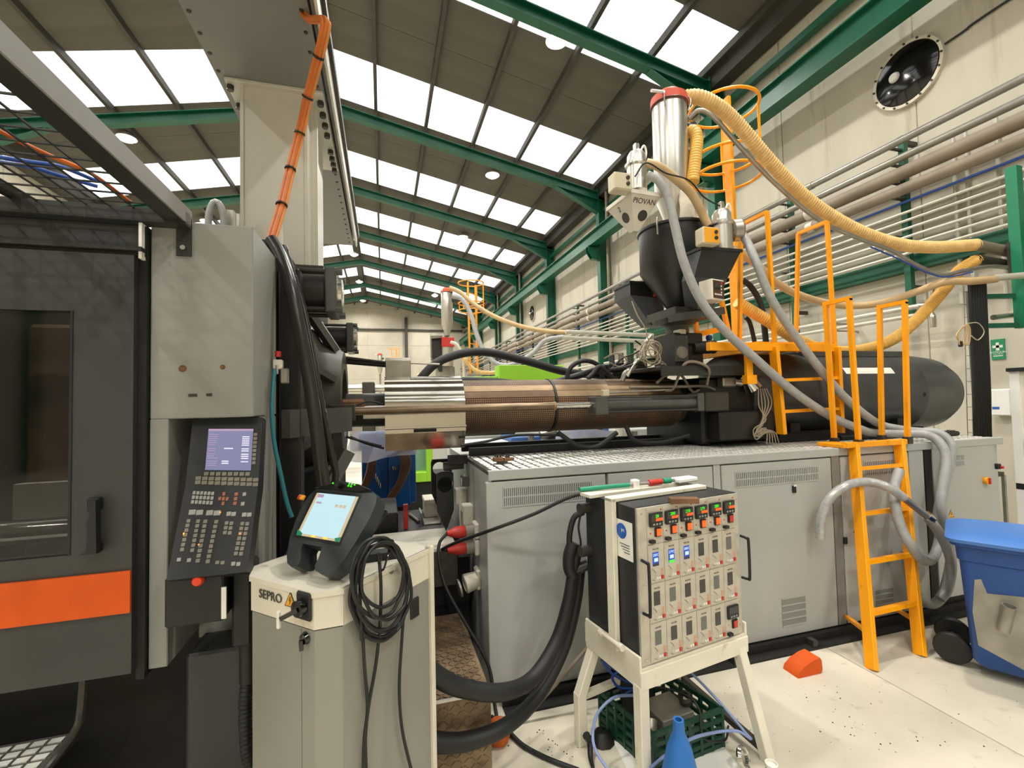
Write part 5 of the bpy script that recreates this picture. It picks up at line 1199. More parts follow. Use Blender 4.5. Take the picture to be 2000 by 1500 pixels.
B().bar(V((tA.x-.13, 2.60, .12)), fA*.86+tA*.14, .03, .02).build('stay', 'yellow', t)
B().bar(V((tB.x-.13, 2.60, .12)), fB*.86+tB*.14, .03, .02).build('stay', 'yellow', t)
for xL, uT, vT in ((at(1677, 864, y=yT).x, 1658, 583), (at(1773, 864, y=yT).x, 1767, 590)):
    pT = at(uT, vT, y=yT)
    q0 = V((xL, yT, 1.37)); q1 = V((xL, yT+.19, 1.37)); r0 = V((pT.x, yT, pT.z)); r1 = r0+V((0, .19, 0))
    lp = B().bar(q0, r0, .03, .03).bar(q1, r1, .03, .03).bar(r0-V((0, .015, 0)), r1+V((0, .015, 0)), .03, .03)
    lp.build('handrail_loop', 'yellow', t)
    for q in (q0, q1): B().bx(q.x-.025, q.x+.025, q.y-.025, q.y+.025, 1.345, 1.40, .003).build('rail_foot', 'dark_iron', t)
t = thing('access_platform', 'yellow access platform with guard loops and a hanging ladder beside the black drive housing', 'platform', (3.1, 3.3, 2.1))
yF = 2.93
xa, xb, xm = at(1388, 690, y=yF).x, at(1636, 680, y=yF).x, at(1512, 690, y=yF).x
zP = at(1600, 678, y=yF).z
B().bx(xa, xb, yF, yF+.05, zP-.035, zP+.03, .003).build('front_beam', 'yellow', t)
xd = 2.885
B().bx(xd, xd+.05, yF+.05, 3.98, zP-.035, zP+.03, .003).build('side_beam', 'yellow', t)
B().bx(xb-.05, xb, yF+.05, 3.98, zP+.012, zP+.06, .003).build('side_beam', 'yellow', t)
B().bx(xd, xb-.02, yF+.05, 3.98, zP+.03, zP+.045).build('deck', 'yellow', t)
sA, sB = at(1527, 848, y=yF-.0), at(1640, 845, y=yF-.0)
B().bar(V((xm, yF, zP)), sA, .075, .035, up=(1, 0, 0), ch=.003).build('stringer', 'yellow', t)
B().bar(V((xb-.02, yF, zP)), sB, .075, .035, up=(1, 0, 0), ch=.003).build('stringer', 'yellow', t)
for v0, v1 in ((743, 738), (804, 798)):
    B().bar(at(1522, v0, y=yF), at(1636, v1, y=yF), .045, .025, up=(0, 0, 1)).build('rung', 'yellow', t)
for u, ub in ((1505, 1468), (1622, 1580)):
    x0 = at(u+8, 665, y=yF+.02).x; pT = at(u-7, 414 if u < 1550 else 433, y=yF+.02)
    a0 = V((x0, yF+.02, zP)); b0 = V((x0, yF+.40, zP)); a1 = V((pT.x, yF+.02, pT.z)); b1 = a1+V((0, .28, 0))
    B().bar(a0, a1, .028, .028).bar(b0, b1, .028, .028).bar(a1, b1, .028, .028).build('guard_loop', 'yellow', t)
hk = at(1462, 690, y=yF-.02)
B().bx(hk.x-.03, hk.x+.03, yF-.03, yF, hk.z-.19, hk.z+.06, .003).bx(hk.x-.035, hk.x+.06, yF-.035, yF+.02, hk.z-.24, hk.z-.17, .003).build('bracket_leg', 'yellow', t)
for u0, v0, u1, v1, y in ((1352, 560, 1362, 665, 3.6), (1400, 545, 1425, 660, 3.55)):
    B().bar(at(u0, v0, y=y), at(u1, v1, y=y), .035, .035).build('brace', 'yellow', t)
B().bar(at(1355, 655, y=3.5), at(1420, 640, y=3.5), .03, .05).build('brace', 'yellow', t)
# cage ladder
yC = 3.98
t = thing('cage_ladder', 'tall yellow cage ladder with hoops behind the steel dryer', 'ladder', (at(1440, 650, y=yC).x, yC, 2.1))
pA, pB = at(1440, 655, y=yC), at(1418, 192, y=yC)
B().bar(pA, pB, .10, .04, up=(1, 0, 0), ch=.004).build('stringer', 'yellow', t)
B().bar(pA+V((.28, .32, 0)), pB+V((.28, .32, 0)), .10, .04, up=(1, 0, 0), ch=.004).build('stringer', 'yellow', t)
for k in range(9):
    q = pA*(1-k/9)+pB*(k/9)
    B().cyl(q, q+V((.28, .32, 0)), .014, 8).build('rung', 'yellow', t)
hc = pB+V((.12, .18, 0)); straps = []
for zq, r in ((pB.z+.02, .36), (at(1415, 290, y=yC).z, .36), (at(1415, 327, y=yC).z, .36)):
    B().tube([(hc.x+r*math.cos(a), hc.y+r*math.sin(a), zq) for a in [2*PI*k/28 for k in range(28)]], .017, 8, closed=True, caps=False).build('hoop', 'yellow', t)
for a in (-.5, .9, 2.6, 3.9):
    B().bar((hc.x+.36*math.cos(a), hc.y+.36*math.sin(a), at(1415, 327, y=yC).z), (hc.x+.36*math.cos(a), hc.y+.36*math.sin(a), pB.z+.02 if a < 1 else at(1415, 290, y=yC).z), .03, .01).build('cage_strap', 'yellow', t)
CAGE = t
# ================================================================== HOPPERS
HX, HY = at(1318, 520, y=AY).x, AY
zz = lambda u, v, y=AY: at(u, v, y=y).z
t = thing('black_hopper', 'black conical material hopper with clamped rim above the feed throat', 'hopper', (HX, HY, zz(1318, 605)))
zR, zC, zB = zz(1318, 452), zz(1318, 532), zz(1318, 606)
B().lathe([(0, zR+.01), (.12, zR+.015), (.30, zR+.005), (.315, zR), (.315, zR-.02), (.30, zR-.022), (.30, zC), (.07, zB), (.06, zB-.02), (0, zB-.02)], (HX, HY, 0), n=44).build('cone_body', 'hopper_black', t)
for a in (-2.6, -1.1, .4, 2.0):
    q = V((HX+.31*math.cos(a), HY+.31*math.sin(a), zR-.03))
    B().tube([q+V((0, 0, .07)), q+V((.015*math.cos(a), .015*math.sin(a), .02)), q+V((.01*math.cos(a), .01*math.sin(a), -.08))], .008, 8).build('toggle_clamp', 'silver', t)
HOP = t
t = thing('dryer_receiver', 'tall aluminium material receiver with a red lid above the black hopper', 'receiver', (HX-.02, HY, zR))
RX = at(1310, 300, y=AY).x; zt0, zt1, zt2 = zz(1310, 205), zz(1318, 388), zz(1318, 436)
B().lathe([(0, zt0), (.147, zt0), (.15, zt0-.01), (.15, zt1), (.07, zt2), (.07, zR)], (RX, HY, 0), n=40).build('drum', 'aluminium', t)
B().lathe([(0, zt0+.10), (.10, zt0+.10), (.12, zt0+.06), (.158, zt0+.05), (.16, zt0), (.16, zt0-.02), (.15, zt0-.025)], (RX, HY, 0), n=32).build('red_lid', 'red_lid', t)
B().lathe([(.161, 0), (.164, .006), (.161, .012)], (RX, HY, zt0-.03), n=32).build('lid_seal', 'black_plastic', t)
for a in (-2.4, -.7, 1.0):
    q = V((RX+.16*math.cos(a), HY+.16*math.sin(a), zt0))
    B().tube([q+V((0, 0, .03)), q+V((.02*math.cos(a), .02*math.sin(a), -.02)), q+V((0, 0, -.10))], .007, 8).build('lid_clamp', 'silver', t)
B().cyl((RX-.12, HY-.1, zt0+.03), (RX-.27, HY-.14, zt0-.01), .013, 8).build('side_pipe', 'white', t)
B().cyl((RX+.14, HY-.03, zz(1350, 258)), (RX+.22, HY-.04, zz(1350, 258)+.01), .055, 16).build('side_spout', 'dark_iron', t)
DRY = t
tag(B().lathe([(.06, 0), (.062, .05), (.055, .12), (.062, .2), (.05, .28), (0, .30)], (at(1343, 430, y=3.235).x, 3.235, zR+.002), n=18).build('filter_sock', 'cloth_white'), 'white cloth filter sock tied on the black hopper lid', 'filter')
# white loader hopper on the left
pM = at(1233, 377, y=2.98); zT = pM.z; pL_, pR_ = at(1187, 412, z=zT), at(1290, 386, z=zT); pBk = pL_+pR_-pM
ctr = (pL_+pR_)/2; zL = at(1262, 456, y=ctr.y).z
t = thing('loader_hopper', 'white inverted-pyramid loader hopper marked PIOVAN and 2 beside the dryer', 'hopper', (ctr.x, ctr.y, zL))
tp = [pM, pR_, pBk, pL_]; bt = [ctr+(q-ctr)*.17 for q in tp]; bt = [V((q.x, q.y, zL)) for q in bt]
b = B(); b.v = [q+EZ*.0 for q in tp]+bt; b.f = [(0, 1, 2, 3), (7, 6, 5, 4)]+[(i, 4+i, 4+(i+1) % 4, (i+1) % 4) for i in range(4)]
b.build('pyramid', 'loader_white', t, 0)
b = B(); g = 1.06; b.v = [ctr+(q-ctr)*g+EZ*h for h in (.0, .03) for q in tp]; b.v = [V((q.x, q.y, zT+h)) for h, q in [(h, ctr+(q-ctr)*g) for h in (0, .03) for q in tp]]; b.f = [(3, 2, 1, 0), (4, 5, 6, 7)]+[(i, (i+1) % 4, 4+(i+1) % 4, 4+i) for i in range(4)]
b.build('top_flange', 'white_dirty', t, 0)
def facem(a, b_, c, d, s, r):
    q = (a*(1-s)+b_*s)*(1-r)+(d*(1-s)+c*s)*r; ex = (b_-a).normalized(); ey = ((a+b_)-(c+d)).normalized(); n_ = ex.cross(ey)
    return q, ex, ey, n_
q, ex, ey, n_ = facem(pM, pR_, bt[1], bt[0], .50, .17); text('maker_lettering', 'PIOVAN', .056, axes(q+n_*.002, ex, ey), 'ink', t)
q, ex, ey, n_ = facem(pM, pR_, bt[1], bt[0], .62, .55); B().lathe([(0, .004), (.04, .003), (.042, 0)], q, n_, 20).build('sight_disc', 'dark_iron', t)
q, ex, ey, n_ = facem(pL_, pM, bt[0], bt[3], .40, .20); text('number', '2', .06, axes(q+n_*.002, ex, ey), 'ink', t)
q, ex, ey, n_ = facem(pL_, pM, bt[0], bt[3], .50, .52); B().lathe([(0, .004), (.04, .003), (.042, 0)], q, n_, 20).build('sight_disc', 'dark_iron', t)
def receiver(u0, v0, v1, y, r, label, box_u, box_v, face):
    p0, p1 = at(u0, v1, y=y), at(u0, v0, y=y); h = p1.z-p0.z
    t = thing('vacuum_receiver', label, 'receiver', p0)
    B().lathe([(0, 0), (r, 0), (r, h*.62), (r*1.12, h*.63), (r*1.12, h*.68), (r, h*.69), (r*.96, h*.9), (r*.7, h), (0, h)], p0, n=28).build('drum', 'aluminium', t)
    B().lathe([(r*1.02, h*.60), (r*1.2, h*.64), (r*1.2, h*.69), (r*1.02, h*.72)], p0, n=28).build('clamp_band', 'silver', t)
    B().bx(p0.x-.02, p0.x+.02, p0.y-.02, p0.y+.02, p0.z+h*.95, p0.z+h*1.22, .006).build('air_cylinder', 'silver', t)
    B().tube([p0+V((.03, 0, h)), p0+V((.07, 0, h*1.2)), p0+V((.09, 0, h*1.05)), p0+V((r, 0, h*.8))], .008, 8).build('air_tube', 'white', t)
    q = at(box_u, box_v, y=y-.12); s = .07
    bx2 = B().bx(q.x-.075, q.x+.075, q.y-.04, q.y+.06, q.z-.065, q.z+.065, .008).build('control_box', 'fuse_beige', t)
    B().bx(q.x-.068, q.x+.068, q.y-.045, q.y-.039, q.z-.058, q.z+.058, .002).build('box_face', face, bx2)
    for dx, dz in ((.035, .025), (.035, -.02)): B().lathe([(0, .012), (.014, .011), (.015, 0)], (q.x+dx, q.y-.044, q.z+dz), (0, -1, 0), 12).build('knob', 'dark_iron', bx2)
    B().bar(q+V((0, .05, 0)), V((p0.x, p0.y, q.z)), .03, .05).build('box_bracket', 'steel_dull', t)
    return t
receiver(1245, 298, 374, 3.1, .075, 'small aluminium vacuum receiver on the white loader hopper', 1212, 358, 'fuse_beige')
receiver(1412, 412, 490, 3.04, .076, 'small aluminium vacuum receiver with a yellow-faced box on the black side chute', 1383, 463, 'warn_yellow')
tag(B().lathe([(0, .05), (.07, .05), (.09, .03), (.09, -.03), (.07, -.05), (0, -.05)], at(1437, 450, y=3.05), (1, -.35, .1), 22).build('receiver_disc', 'steel_dull'), 'round steel flap cover on the side of the right vacuum receiver', 'cover')
# black side chutes
def chute(name, label, top, bot, mat='hopper_black'):
    t = thing(name, label, 'chute', (sum(bot, V((0, 0, 0)))/4))
    b = B(); b.v = list(top)+list(bot); b.f = [(0, 1, 2, 3), (7, 6, 5, 4)]+[(i, 4+i, 4+(i+1) % 4, (i+1) % 4) for i in range(4)]
    b.build('chute_body', mat, t, 0)
    c = sum(top, V((0, 0, 0)))/4
    b = B(); b.v = [c+(q-c)*1.06+EZ*h for h in (-.012, .012) for q in top]; b.f = [(3, 2, 1, 0), (4, 5, 6, 7)]+[(i, (i+1) % 4, 4+(i+1) % 4, 4+i) for i in range(4)]
    b.build('chute_rim', mat, t, 0); return t
zt_ = at(1405, 490, y=3.0).z
tq = [V((at(1372, 500, y=2.96).x, 2.96, zt_)), V((at(1448, 497, y=2.96).x, 2.96, zt_)), V((at(1448, 497, y=2.96).x-.02, 3.12, zt_)), V((at(1372, 500, y=2.96).x-.01, 3.12, zt_))]
z2 = at(1400, 545, y=3.0).z
mid = [V((tq[0].x-.06, 2.99, z2)), V((tq[1].x-.12, 2.99, z2)), V((tq[1].x-.14, 3.13, z2)), V((tq[0].x-.07, 3.13, z2))]
t = chute('side_chute', 'black angular side chute under the right vacuum receiver', tq, mid)
z3 = at(1325, 600, y=3.1).z
low = [V((HX-.02, 3.14, z3)), V((HX+.12, 3.14, z3)), V((HX+.12, 3.3, z3)), V((HX-.02, 3.3, z3))]
b = B(); b.v = mid+low; b.f = [(7, 6, 5, 4), (0, 1, 2, 3)]+[(i, 4+i, 4+(i+1) % 4, (i+1) % 4) for i in range(4)]
b.build('lower_chute', 'hopper_sheen', t, 0)
q = (mid[0]+mid[1])*.3+(low[0]+low[1])*.2; 
B().tube([q+V((-.01, -.012, .05)), q+V((-.03, -.012, .0)), q+V((-.035, -.012, -.04)), q+V((-.02, -.012, -.03))], .004, 6).build('sight_hook', 'label_white', t)
q = at(1262, 568, y=3.80); s = .17
tq = [q+V((-.20, -.05, .06)), q+V((.13, -.05, .06)), q+V((.13, .25, .06)), q+V((-.20, .25, .06))]
mid = [q+V((-.20, -.05, -.06)), q+V((.14, -.05, -.08)), q+V((.14, .25, -.08)), q+V((-.20, .25, -.06))]
t = chute('rear_chute', 'grey-black box chute with an orange sticker left of the black hopper', tq, mid)
low = [V((HX-.16, 3.605, z3-.06)), V((HX+.0, 3.605, z3-.06)), V((HX, 3.76, z3-.06)), V((HX-.16, 3.76, z3-.06))]
b = B(); b.v = mid+low; b.f = [(7, 6, 5, 4)]+[(i, 4+i, 4+(i+1) % 4, (i+1) % 4) for i in range(4)]; b.build('lower_chute', 'hopper_sheen', t, 0)
q2 = q+V((.09, -.052, -.055)); B().bx(q2.x-.05, q2.x+.05, q2.y-.004, q2.y, q2.z-.012, q2.z+.012).build('orange_sticker', 'orange', t)
q = at(1402, 565, y=2.865)
t = thing('dosing_display', 'small control box with a dark display and white buttons on the chute', 'control box', q)
B().box((0, 0, 0), (.145, .12, .16), ch=.006, m=Matrix.Translation(q+V((0, .07, 0))) @ Matrix.Rotation(.25, 4, 'Z')).build('box', 'white_dirty', t)
mq = Matrix.Translation(q+V((0, .07, 0))) @ Matrix.Rotation(.25, 4, 'Z')
B(mq).bx(-.062, .064, -.064, -.06, -.066, .068).build('face', 'hopper_brown', t)
B(mq).bx(-.05, .015, -.066, -.063, .0, .05).build('display', 'window_dark', t)
for k in range(5): B(mq).lathe([(0, .003), (.007, .002), (.007, 0)], (-.045+.018*k, -.064, -.038), (0, -1, 0), 8).build('button', 'label_white', t)
for z in (-.02, .005, .03): B(mq).lathe([(0, .003), (.007, .002), (.007, 0)], (.03, -.064, z), (0, -1, 0), 8).build('button', 'label_white', t)
B(mq).bx(.022, .04, -.067, -.063, .045, .06).build('red_key', 'red', t)
# gate and feed throat
t = thing('feed_throat', 'dirty dark feed throat with slide gate and motor under the black hopper', 'feed throat', (HX, HY, 1.985))
zg = zz(1318, 622)
B().bx(HX-.20, HX+.20, HY-.26, HY+.16, zg-.03, zg+.05, .006).build('slide_gate', 'dark_iron', t)
B().bar((HX-.28, HY-.3, zg-.06), (HX+.28, HY-.24, zg+.03), .05, .06).build('gate_rail', 'hopper_sheen', t)
B().bar((HX-.30, HY-.1, zg-.07), (HX+.26, HY-.1, zg+.05), .04, .04).build('gate_rail', 'iron_grey', t)
B().lathe([(.10, 0), (.10, .10), (.16, .12), (.16, .14), (0, .14)], (HX, HY, zg-.17), n=24).build('neck', 'iron_grey', t)
B().bx(HX-.14, HX+.14, HY-.16, HY+.16, 1.985, zg-.15, .01).build('throat_block', 'black_oily', t)
B().bx(HX-.15, HX-.02, HY-.175, HY-.16, 2.04, zg-.17, .01).build('inspection_plate', 'iron_grey', t)
B().lathe([(0, .008), (.05, .006), (.055, 0)], (HX-.085, HY-.175, 2.12), (0, -1, 0), 20).build('sight_glass', 'tape_grey', t)
q = at(1352, 680, y=3.3)
B().cyl(q, q+V((.19, -.02, .01)), .055, 22).build('motor', 'black_oily', t)
B().cyl(q+V((.19, -.02, .01)), q+V((.2, -.02, .01)), .058, 22).build('motor_cap', 'black_plastic', t)
B().bx(q.x-.06, q.x+.05, q.y-.03, q.y+.06, q.z+.03, q.z+.09, .006).build('motor_box', 'black_plastic', t)
B().bx(q.x-.12, q.x-.06, q.y-.01, q.y+.09, q.z-.03, q.z+.16, .005).build('valve_post', 'white_dirty', t)
q = at(1385, 660, y=3.4)
B().lathe([(0, .03), (.025, .02), (.03, 0), (.02, -.03), (0, -.03)], q, n=14).build('valve_knob', 'blue_machine', t)
# tangled wires and pipework at the hopper foot
q = at(1272, 690, y=3.15)
t = thing('wire_coil', 'coil of beige wire hung at the hopper foot', 'wire', q-EZ*.1)
for k in range(6):
    r1, r2 = .05+.014*(k % 4), .055+.016*((k*2) % 4)
    B().tube([q+V((r1*math.cos(2*PI*i/12)+.022*math.sin(k*2.1), .02*math.sin(i+k), r2*math.sin(2*PI*i/12)+.028*math.cos(k*1.7))) for i in range(12)], .0055, 6, closed=True, caps=False).build('wire_loop', 'wire_beige', t)
B().tube([q+V((-.02, 0, .09)), q+V((-.05, 0, .2)), q+V((-.1, .02, .3)), q+V((-.13, .05, .42))], .0055, 6).build('wire_end', 'wire_beige', t)
B().tube([q+V((.05, 0, -.05)), q+V((.07, 0, -.075)), q+V((.09, -.02, -.09))], .0055, 6).build('wire_end', 'wire_beige', t)
for k, (pl, r, mt, lab) in enumerate((
        ([(1225, 735), (1238, 712), (1250, 700), (1262, 668), (1272, 655)], .014, 'silver', 'bright flexible steel line rising beside the wire coil'),
        ([(1215, 745), (1222, 728), (1235, 722), (1244, 706), (1256, 702)], .02, 'steel_dull', 'grey elbow pipe at the foot of the hopper'),
        ([(1195, 720), (1215, 700), (1240, 690), (1255, 678), (1240, 665)], .007, 'black_plastic', 'thin black lead looping left of the wire coil'),
        ([(1190, 722), (1225, 716), (1262, 703), (1290, 700)], .012, 'black_rubber', 'black hose running under the carriage plate'),
        ([(1180, 700), (1205, 690), (1225, 705), (1210, 716), (1190, 708)], .006, 'tan_pipe', 'thin grey lead looped beside the carriage'),
        ([(1225, 722), (1250, 708), (1285, 705), (1300, 714)], .012, 'tan_pipe', 'bent grey oil pipe over the end of the shroud'))):
    hose('throat_line', lab, [at(u, v, y=3.2+.05*(k % 3)) for u, v in pl], r, mt, 'line')
q = at(1235, 720, y=3.6); tag(B().bx(q.x-.22, q.x+.16, 3.6, 3.8, 1.985, q.z+.05, .01).build('valve_block', 'black_oily'), 'dark hydraulic valve block behind the carriage plate', 'valve block')
for k in range(4): tag(B().cyl((q.x-.19+.09*k, 3.62, q.z+.05), (q.x-.19+.09*k, 3.62, q.z+.12+.02*(k % 2)), .025, 12).build('valve_coil', ('iron_grey', 'steel_dull')[k % 2]), 'small solenoid coil standing on the dark valve block', 'valve coil', 'solenoid coils on the valve block')
# ================================================================== CONVEYING HOSES
Y_ = lambda l: [at(u, v, y=y) for u, v, y in l]
def ties(label, p, r, mt='black_plastic'): pass
hose('conveying_hose', 'big cream ribbed conveying hose sweeping from the red lid to the pipe rack', Y_([(1338, 190, 3.45), (1365, 190, 3.4), (1400, 207, 3.4), (1440, 242, 3.45), (1500, 312, 3.5), (1560, 375, 3.55), (1620, 420, 3.55), (1690, 457, 3.52), (1760, 478, 3.5), (1830, 483, 3.46), (1908, 478, 3.42)]), .066, 'hose_cream', rib=.10, pitch=.028, n=16)
hose('signal_hose', 'thin grey hose tied along the underside of the big cream hose', Y_([(1345, 232, 3.4), (1365, 216, 3.35), (1395, 230, 3.31), (1450, 292, 3.35), (1520, 364, 3.41), (1600, 430, 3.44), (1680, 467, 3.42), (1740, 489, 3.41), (1790, 518, 3.40), (1840, 537, 3.35), (1880, 529, 3.29), (1930, 521, 3.26), (1965, 522, 3.24)]), .021, 'steel_dull')
hose('blue_signal_line', 'thin blue air line tied under the grey signal hose', Y_([(1700, 482, 3.385), (1760, 508, 3.375), (1810, 532, 3.345), (1850, 541, 3.305), (1900, 531, 3.25)]), .008, 'blue_hose', 'air line')
hose('drop_hose', 'cream ribbed hose bending down from the side of the dryer', Y_([(1347, 256, 3.4), (1357, 258, 3.35), (1361, 275, 3.32), (1358, 310, 3.3), (1355, 336, 3.29), (1353, 356, 3.28)]), .055, 'hose_yellow', rib=.11, pitch=.026, n=14)
hose('receiver_hose', 'tan ribbed hose from the left receiver across the dryer to the right receiver', Y_([(1262, 318, 3.05), (1285, 325, 3.02), (1318, 348, 3.02), (1350, 378, 3.05), (1368, 410, 3.08), (1382, 440, 3.1)]), .035, 'hose_tan', rib=.08, pitch=.02, n=12)
hose('signal_lead', 'thin dark lead hanging below the tan receiver hose', Y_([(1240, 345, 3.0), (1262, 318, 2.965), (1300, 338, 2.955), (1345, 352, 2.955), (1375, 385, 2.98), (1405, 402, 3.04)]), .006, 'black_plastic', 'cable')
gh = Y_([(1264, 342, 3.0), (1285, 352, 2.96), (1304, 385, 2.94), (1318, 440, 2.92), (1335, 510, 2.90), (1365, 580, 2.88), (1410, 640, 2.86), (1480, 705, 2.85), (1550, 765, 2.85), (1620, 812, 2.85), (1680, 838, 2.845)]) + [V((3.95, 2.855, 1.41)), V((4.1, 2.72, 1.405)), V((4.17, 2.62, 1.405)), V((4.19, 2.535, 1.34)), V((4.17, 2.49, 1.2))] + Y_([(1838, 985, 2.47), (1852, 1035, 2.47), (1858, 1090, 2.47), (1842, 1160, 2.48), (1815, 1180, 2.50), (1785, 1150, 2.52), (1768, 1080, 2.525)])
hose('grey_suction_hose', 'long grey ribbed suction hose running from the left receiver down past the ladder', gh, .034, 'hose_grey', rib=.07, pitch=.018, n=12)
gh = Y_([(1450, 458, 3.04), (1462, 478, 2.97), (1478, 515, 2.89), (1510, 590, 2.855), (1570, 680, 2.845), (1630, 755, 2.845), (1665, 790, 2.85), (1700, 818, 2.86)]) + [V((4.08, 2.85, 1.46)), V((4.26, 2.74, 1.42)), V((4.33, 2.63, 1.41)), V((4.34, 2.555, 1.33)), V((4.31, 2.545, 1.2))] + Y_([(1832, 1000, 2.545), (1834, 1055, 2.545), (1822, 1090, 2.50), (1803, 1094, 2.34), (1783, 1072, 2.295), (1760, 1030, 2.345), (1749, 990, 2.385), (1747, 950, 2.44), (1757, 918, 2.465)])
hose('grey_suction_hose_right', 'grey ribbed suction hose from the right receiver hanging in a loop behind the ladder', gh, .033, 'hose_grey', rib=.07, pitch=.018, n=12)
t = thing('suction_lance', 'clear ribbed hose with a metal suction lance hooked over the yellow ladder', 'lance', at(1700, 950, y=2.35)-EZ*.5)
B().tube(Y_([(1602, 1052, 2.54), (1604, 1010, 2.53), (1622, 972, 2.51), (1655, 948, 2.48), (1695, 941, 2.455), (1735, 952, 2.365), (1765, 972, 2.345)]), .031, 12, rib=.06, pitch=.014).build('clear_hose', 'hose_clear', t)
B().tube(Y_([(1760, 968, 2.345), (1815, 1012, 2.355)]), .024, 12, smooth=False).build('metal_tube', 'steel_dull', t)
B().tube(Y_([(1808, 1006, 2.36), (1818, 1015, 2.36)]), .034, 12, smooth=False).build('hose_clip', 'chrome', t)
B().tube(Y_([(1812, 1010, 2.36), (1840, 1050, 2.37), (1858, 1100, 2.385), (1850, 1150, 2.395), (1835, 1170, 2.405)]), .033, 12, rib=.06, pitch=.016).build('grey_hose', 'hose_grey', t)
hose('yellow_hose', 'thick yellow ribbed hose rising from the platform to the pipe rack', Y_([(1440, 590, 3.80), (1458, 602, 3.8), (1500, 627, 3.8), (1560, 665, 3.8), (1620, 685, 3.78), (1680, 684, 3.75), (1740, 665, 3.68), (1790, 625, 3.6), (1840, 570, 3.52), (1872, 530, 3.46), (1908, 507, 3.42)]), .062, 'hose_yellow', rib=.10, pitch=.028, n=14)
hose('tan_hose', 'tan ribbed hose sagging behind the guard loops to the wall pipes', Y_([(1432, 487, 3.6), (1470, 510, 3.7), (1520, 555, 3.8), (1580, 583, 3.85), (1650, 597, 3.85), (1720, 592, 3.68), (1790, 570, 3.5), (1845, 551, 3.34), (1900, 549, 3.26), (1945, 545, 3.24)]), .04, 'hose_tan', rib=.05, pitch=.022, n=12)
for k, pl in enumerate(([(1449, 546, 3.93), (1468, 562, 3.93), (1487, 600, 3.93), (1497, 676, 3.93)], [(1455, 619, 3.92), (1465, 632, 3.93), (1476, 678, 3.93)])):
    hose('platform_hose', ('black hose arching down behind the platform guard loops', 'smaller black hose arching down to the platform')[k], Y_(pl), .03-.008*k, 'black_rubber')
# hoses lying on the deck behind the ladder
hose('deck_hose', 'dark hose lying along the deck under the black housing', [(3.75, 3.0, 1.366), (4.2, 2.97, 1.366), (4.5, 2.9, 1.366), (4.95, 2.86, 1.366)], .022, 'black_rubber')
t = thing('deck_board', 'white sheet on a dark board at the end of the deck', 'board', (4.8, 2.98, 1.345))
B().bx(4.55, 5.05, 2.93, 3.05, 1.36, 1.385).build('board', 'dark_iron', t)
B().bx(4.56, 4.95, 2.94, 3.04, 1.385, 1.395).build('sheet', 'white', t)
for x in (4.6, 4.98): B().bx(x, x+.03, 2.95, 3.03, 1.345, 1.36).build('foot', 'dark_iron', t)
# ================================================================== RIGHT END: racks, post, wall items
t = thing('rack_stand', 'grey steel post with green arms carrying the ends of the conveying pipes', 'post', at(1922, 845, y=3.42)*1)
t.location.z = 0; OFF[t.name] = V((t.location.x, t.location.y, 0))
px0 = at(1925, 840, y=3.42); pz1 = at(1915, 540, y=3.42).z
B().bx(px0.x-.05, px0.x+.05, 3.40, 3.50, 0, at(1918, 566, y=3.40).z, .004).build('post', 'beam_grey', t)
B().bx(px0.x-.08, px0.x+.08, 3.37, 3.53, 0, .012).build('foot_plate', 'beam_grey', t)
q = at(1985, 420, y=3.25)
B().bx(q.x-.055, q.x+.05, 3.2, 3.3, at(1985, 640, y=3.25).z, at(1985, 328, y=3.25).z, .003).build('green_post', 'green_light', t)
for v in (578, 635): B().bar(at(1912, v+2, y=3.44), at(1990, v, y=3.27), .05, .05).build('green_arm', 'green_steel', t)
B().bx(q.x-.06, q.x+.05, 3.29, 3.32, at(1985, 540, y=3.25).z, at(1985, 470, y=3.25).z).build('back_plate', 'dark_iron', t)
for k, (v0, v1, r, mt, lab) in enumerate(((478, 497, .06, 'tan_pipe', 'thick brown conveying pipe joined to the big cream hose'), (507, 520, .055, 'dark_iron', 'dark conveying pipe joined to the thick yellow hose'), (543, 527, .035, 'light_pipe', 'pale conveying pipe joined to the tan hose'), (620, 602, .03, 'silver', 'bright pipe on the lowest arm of the rack stand'))):
    tag(B().cyl(at(1903 if k < 2 else 1940, v0, y=(3.42, 3.42, 3.24, 3.37)[k]), at(2035, v1+8, y=(3.36, 3.36, 3.10, 3.305)[k]), r, 14).build('conveying_pipe', mt), lab, 'pipe')
q = at(1910, 700, y=3.36)
t = thing('cable_drop', 'thick flat bundle of black cables dropping down the grey post', 'cables', V((q.x, q.y, 1.0)))
for k in range(7):
    B().tube([at(1896+5*k-3, 545, y=3.34), at(1897+5*k, 640, y=3.34), at(1902+5*k, 760, y=3.34), at(1904+5*k, 850, y=3.34), V((at(1904+5*k, 850, y=3.34).x, 3.34, .6)), V((at(1904+5*k, 850, y=3.34).x, 3.34, .0))], .016, 8).build('cable', 'black_rubber', t)
t = thing('wire_tray', 'narrow vertical wire tray beside the black cable drop', 'cable tray', V((q.x-.1, 3.40, 1.0)))
for du in (0, 11): B().tube([at(1882+du, 560, y=3.42), at(1890+du, 850, y=3.42), V((at(1890+du, 850, y=3.42).x, 3.42, 0))], .004, 6, smooth=False).build('rail', 'steel_dull', t)
for k in range(12):
    v = 570+25*k; B().cyl(at(1882+.027*(v-560), v, y=3.42), at(1893+.027*(v-560), v, y=3.42), .003, 6).build('tray_rung', 'steel_dull', t)
t = thing('cable_bunch', 'bunch of beige leads with a dark plug tied at the cable drop', 'cable', at(1878, 680, y=3.3))
for k in range(4):
    B().tube([at(1890, 632, y=3.28), at(1874-2*k, 645+3*k, y=3.28), at(1873+2*k, 670, y=3.28), at(1880+4*k, 672, y=3.28), at(1886+3*k, 645, y=3.28), at(1890, 632, y=3.28)], .006, 6).build('lead', 'hose_tan', t)
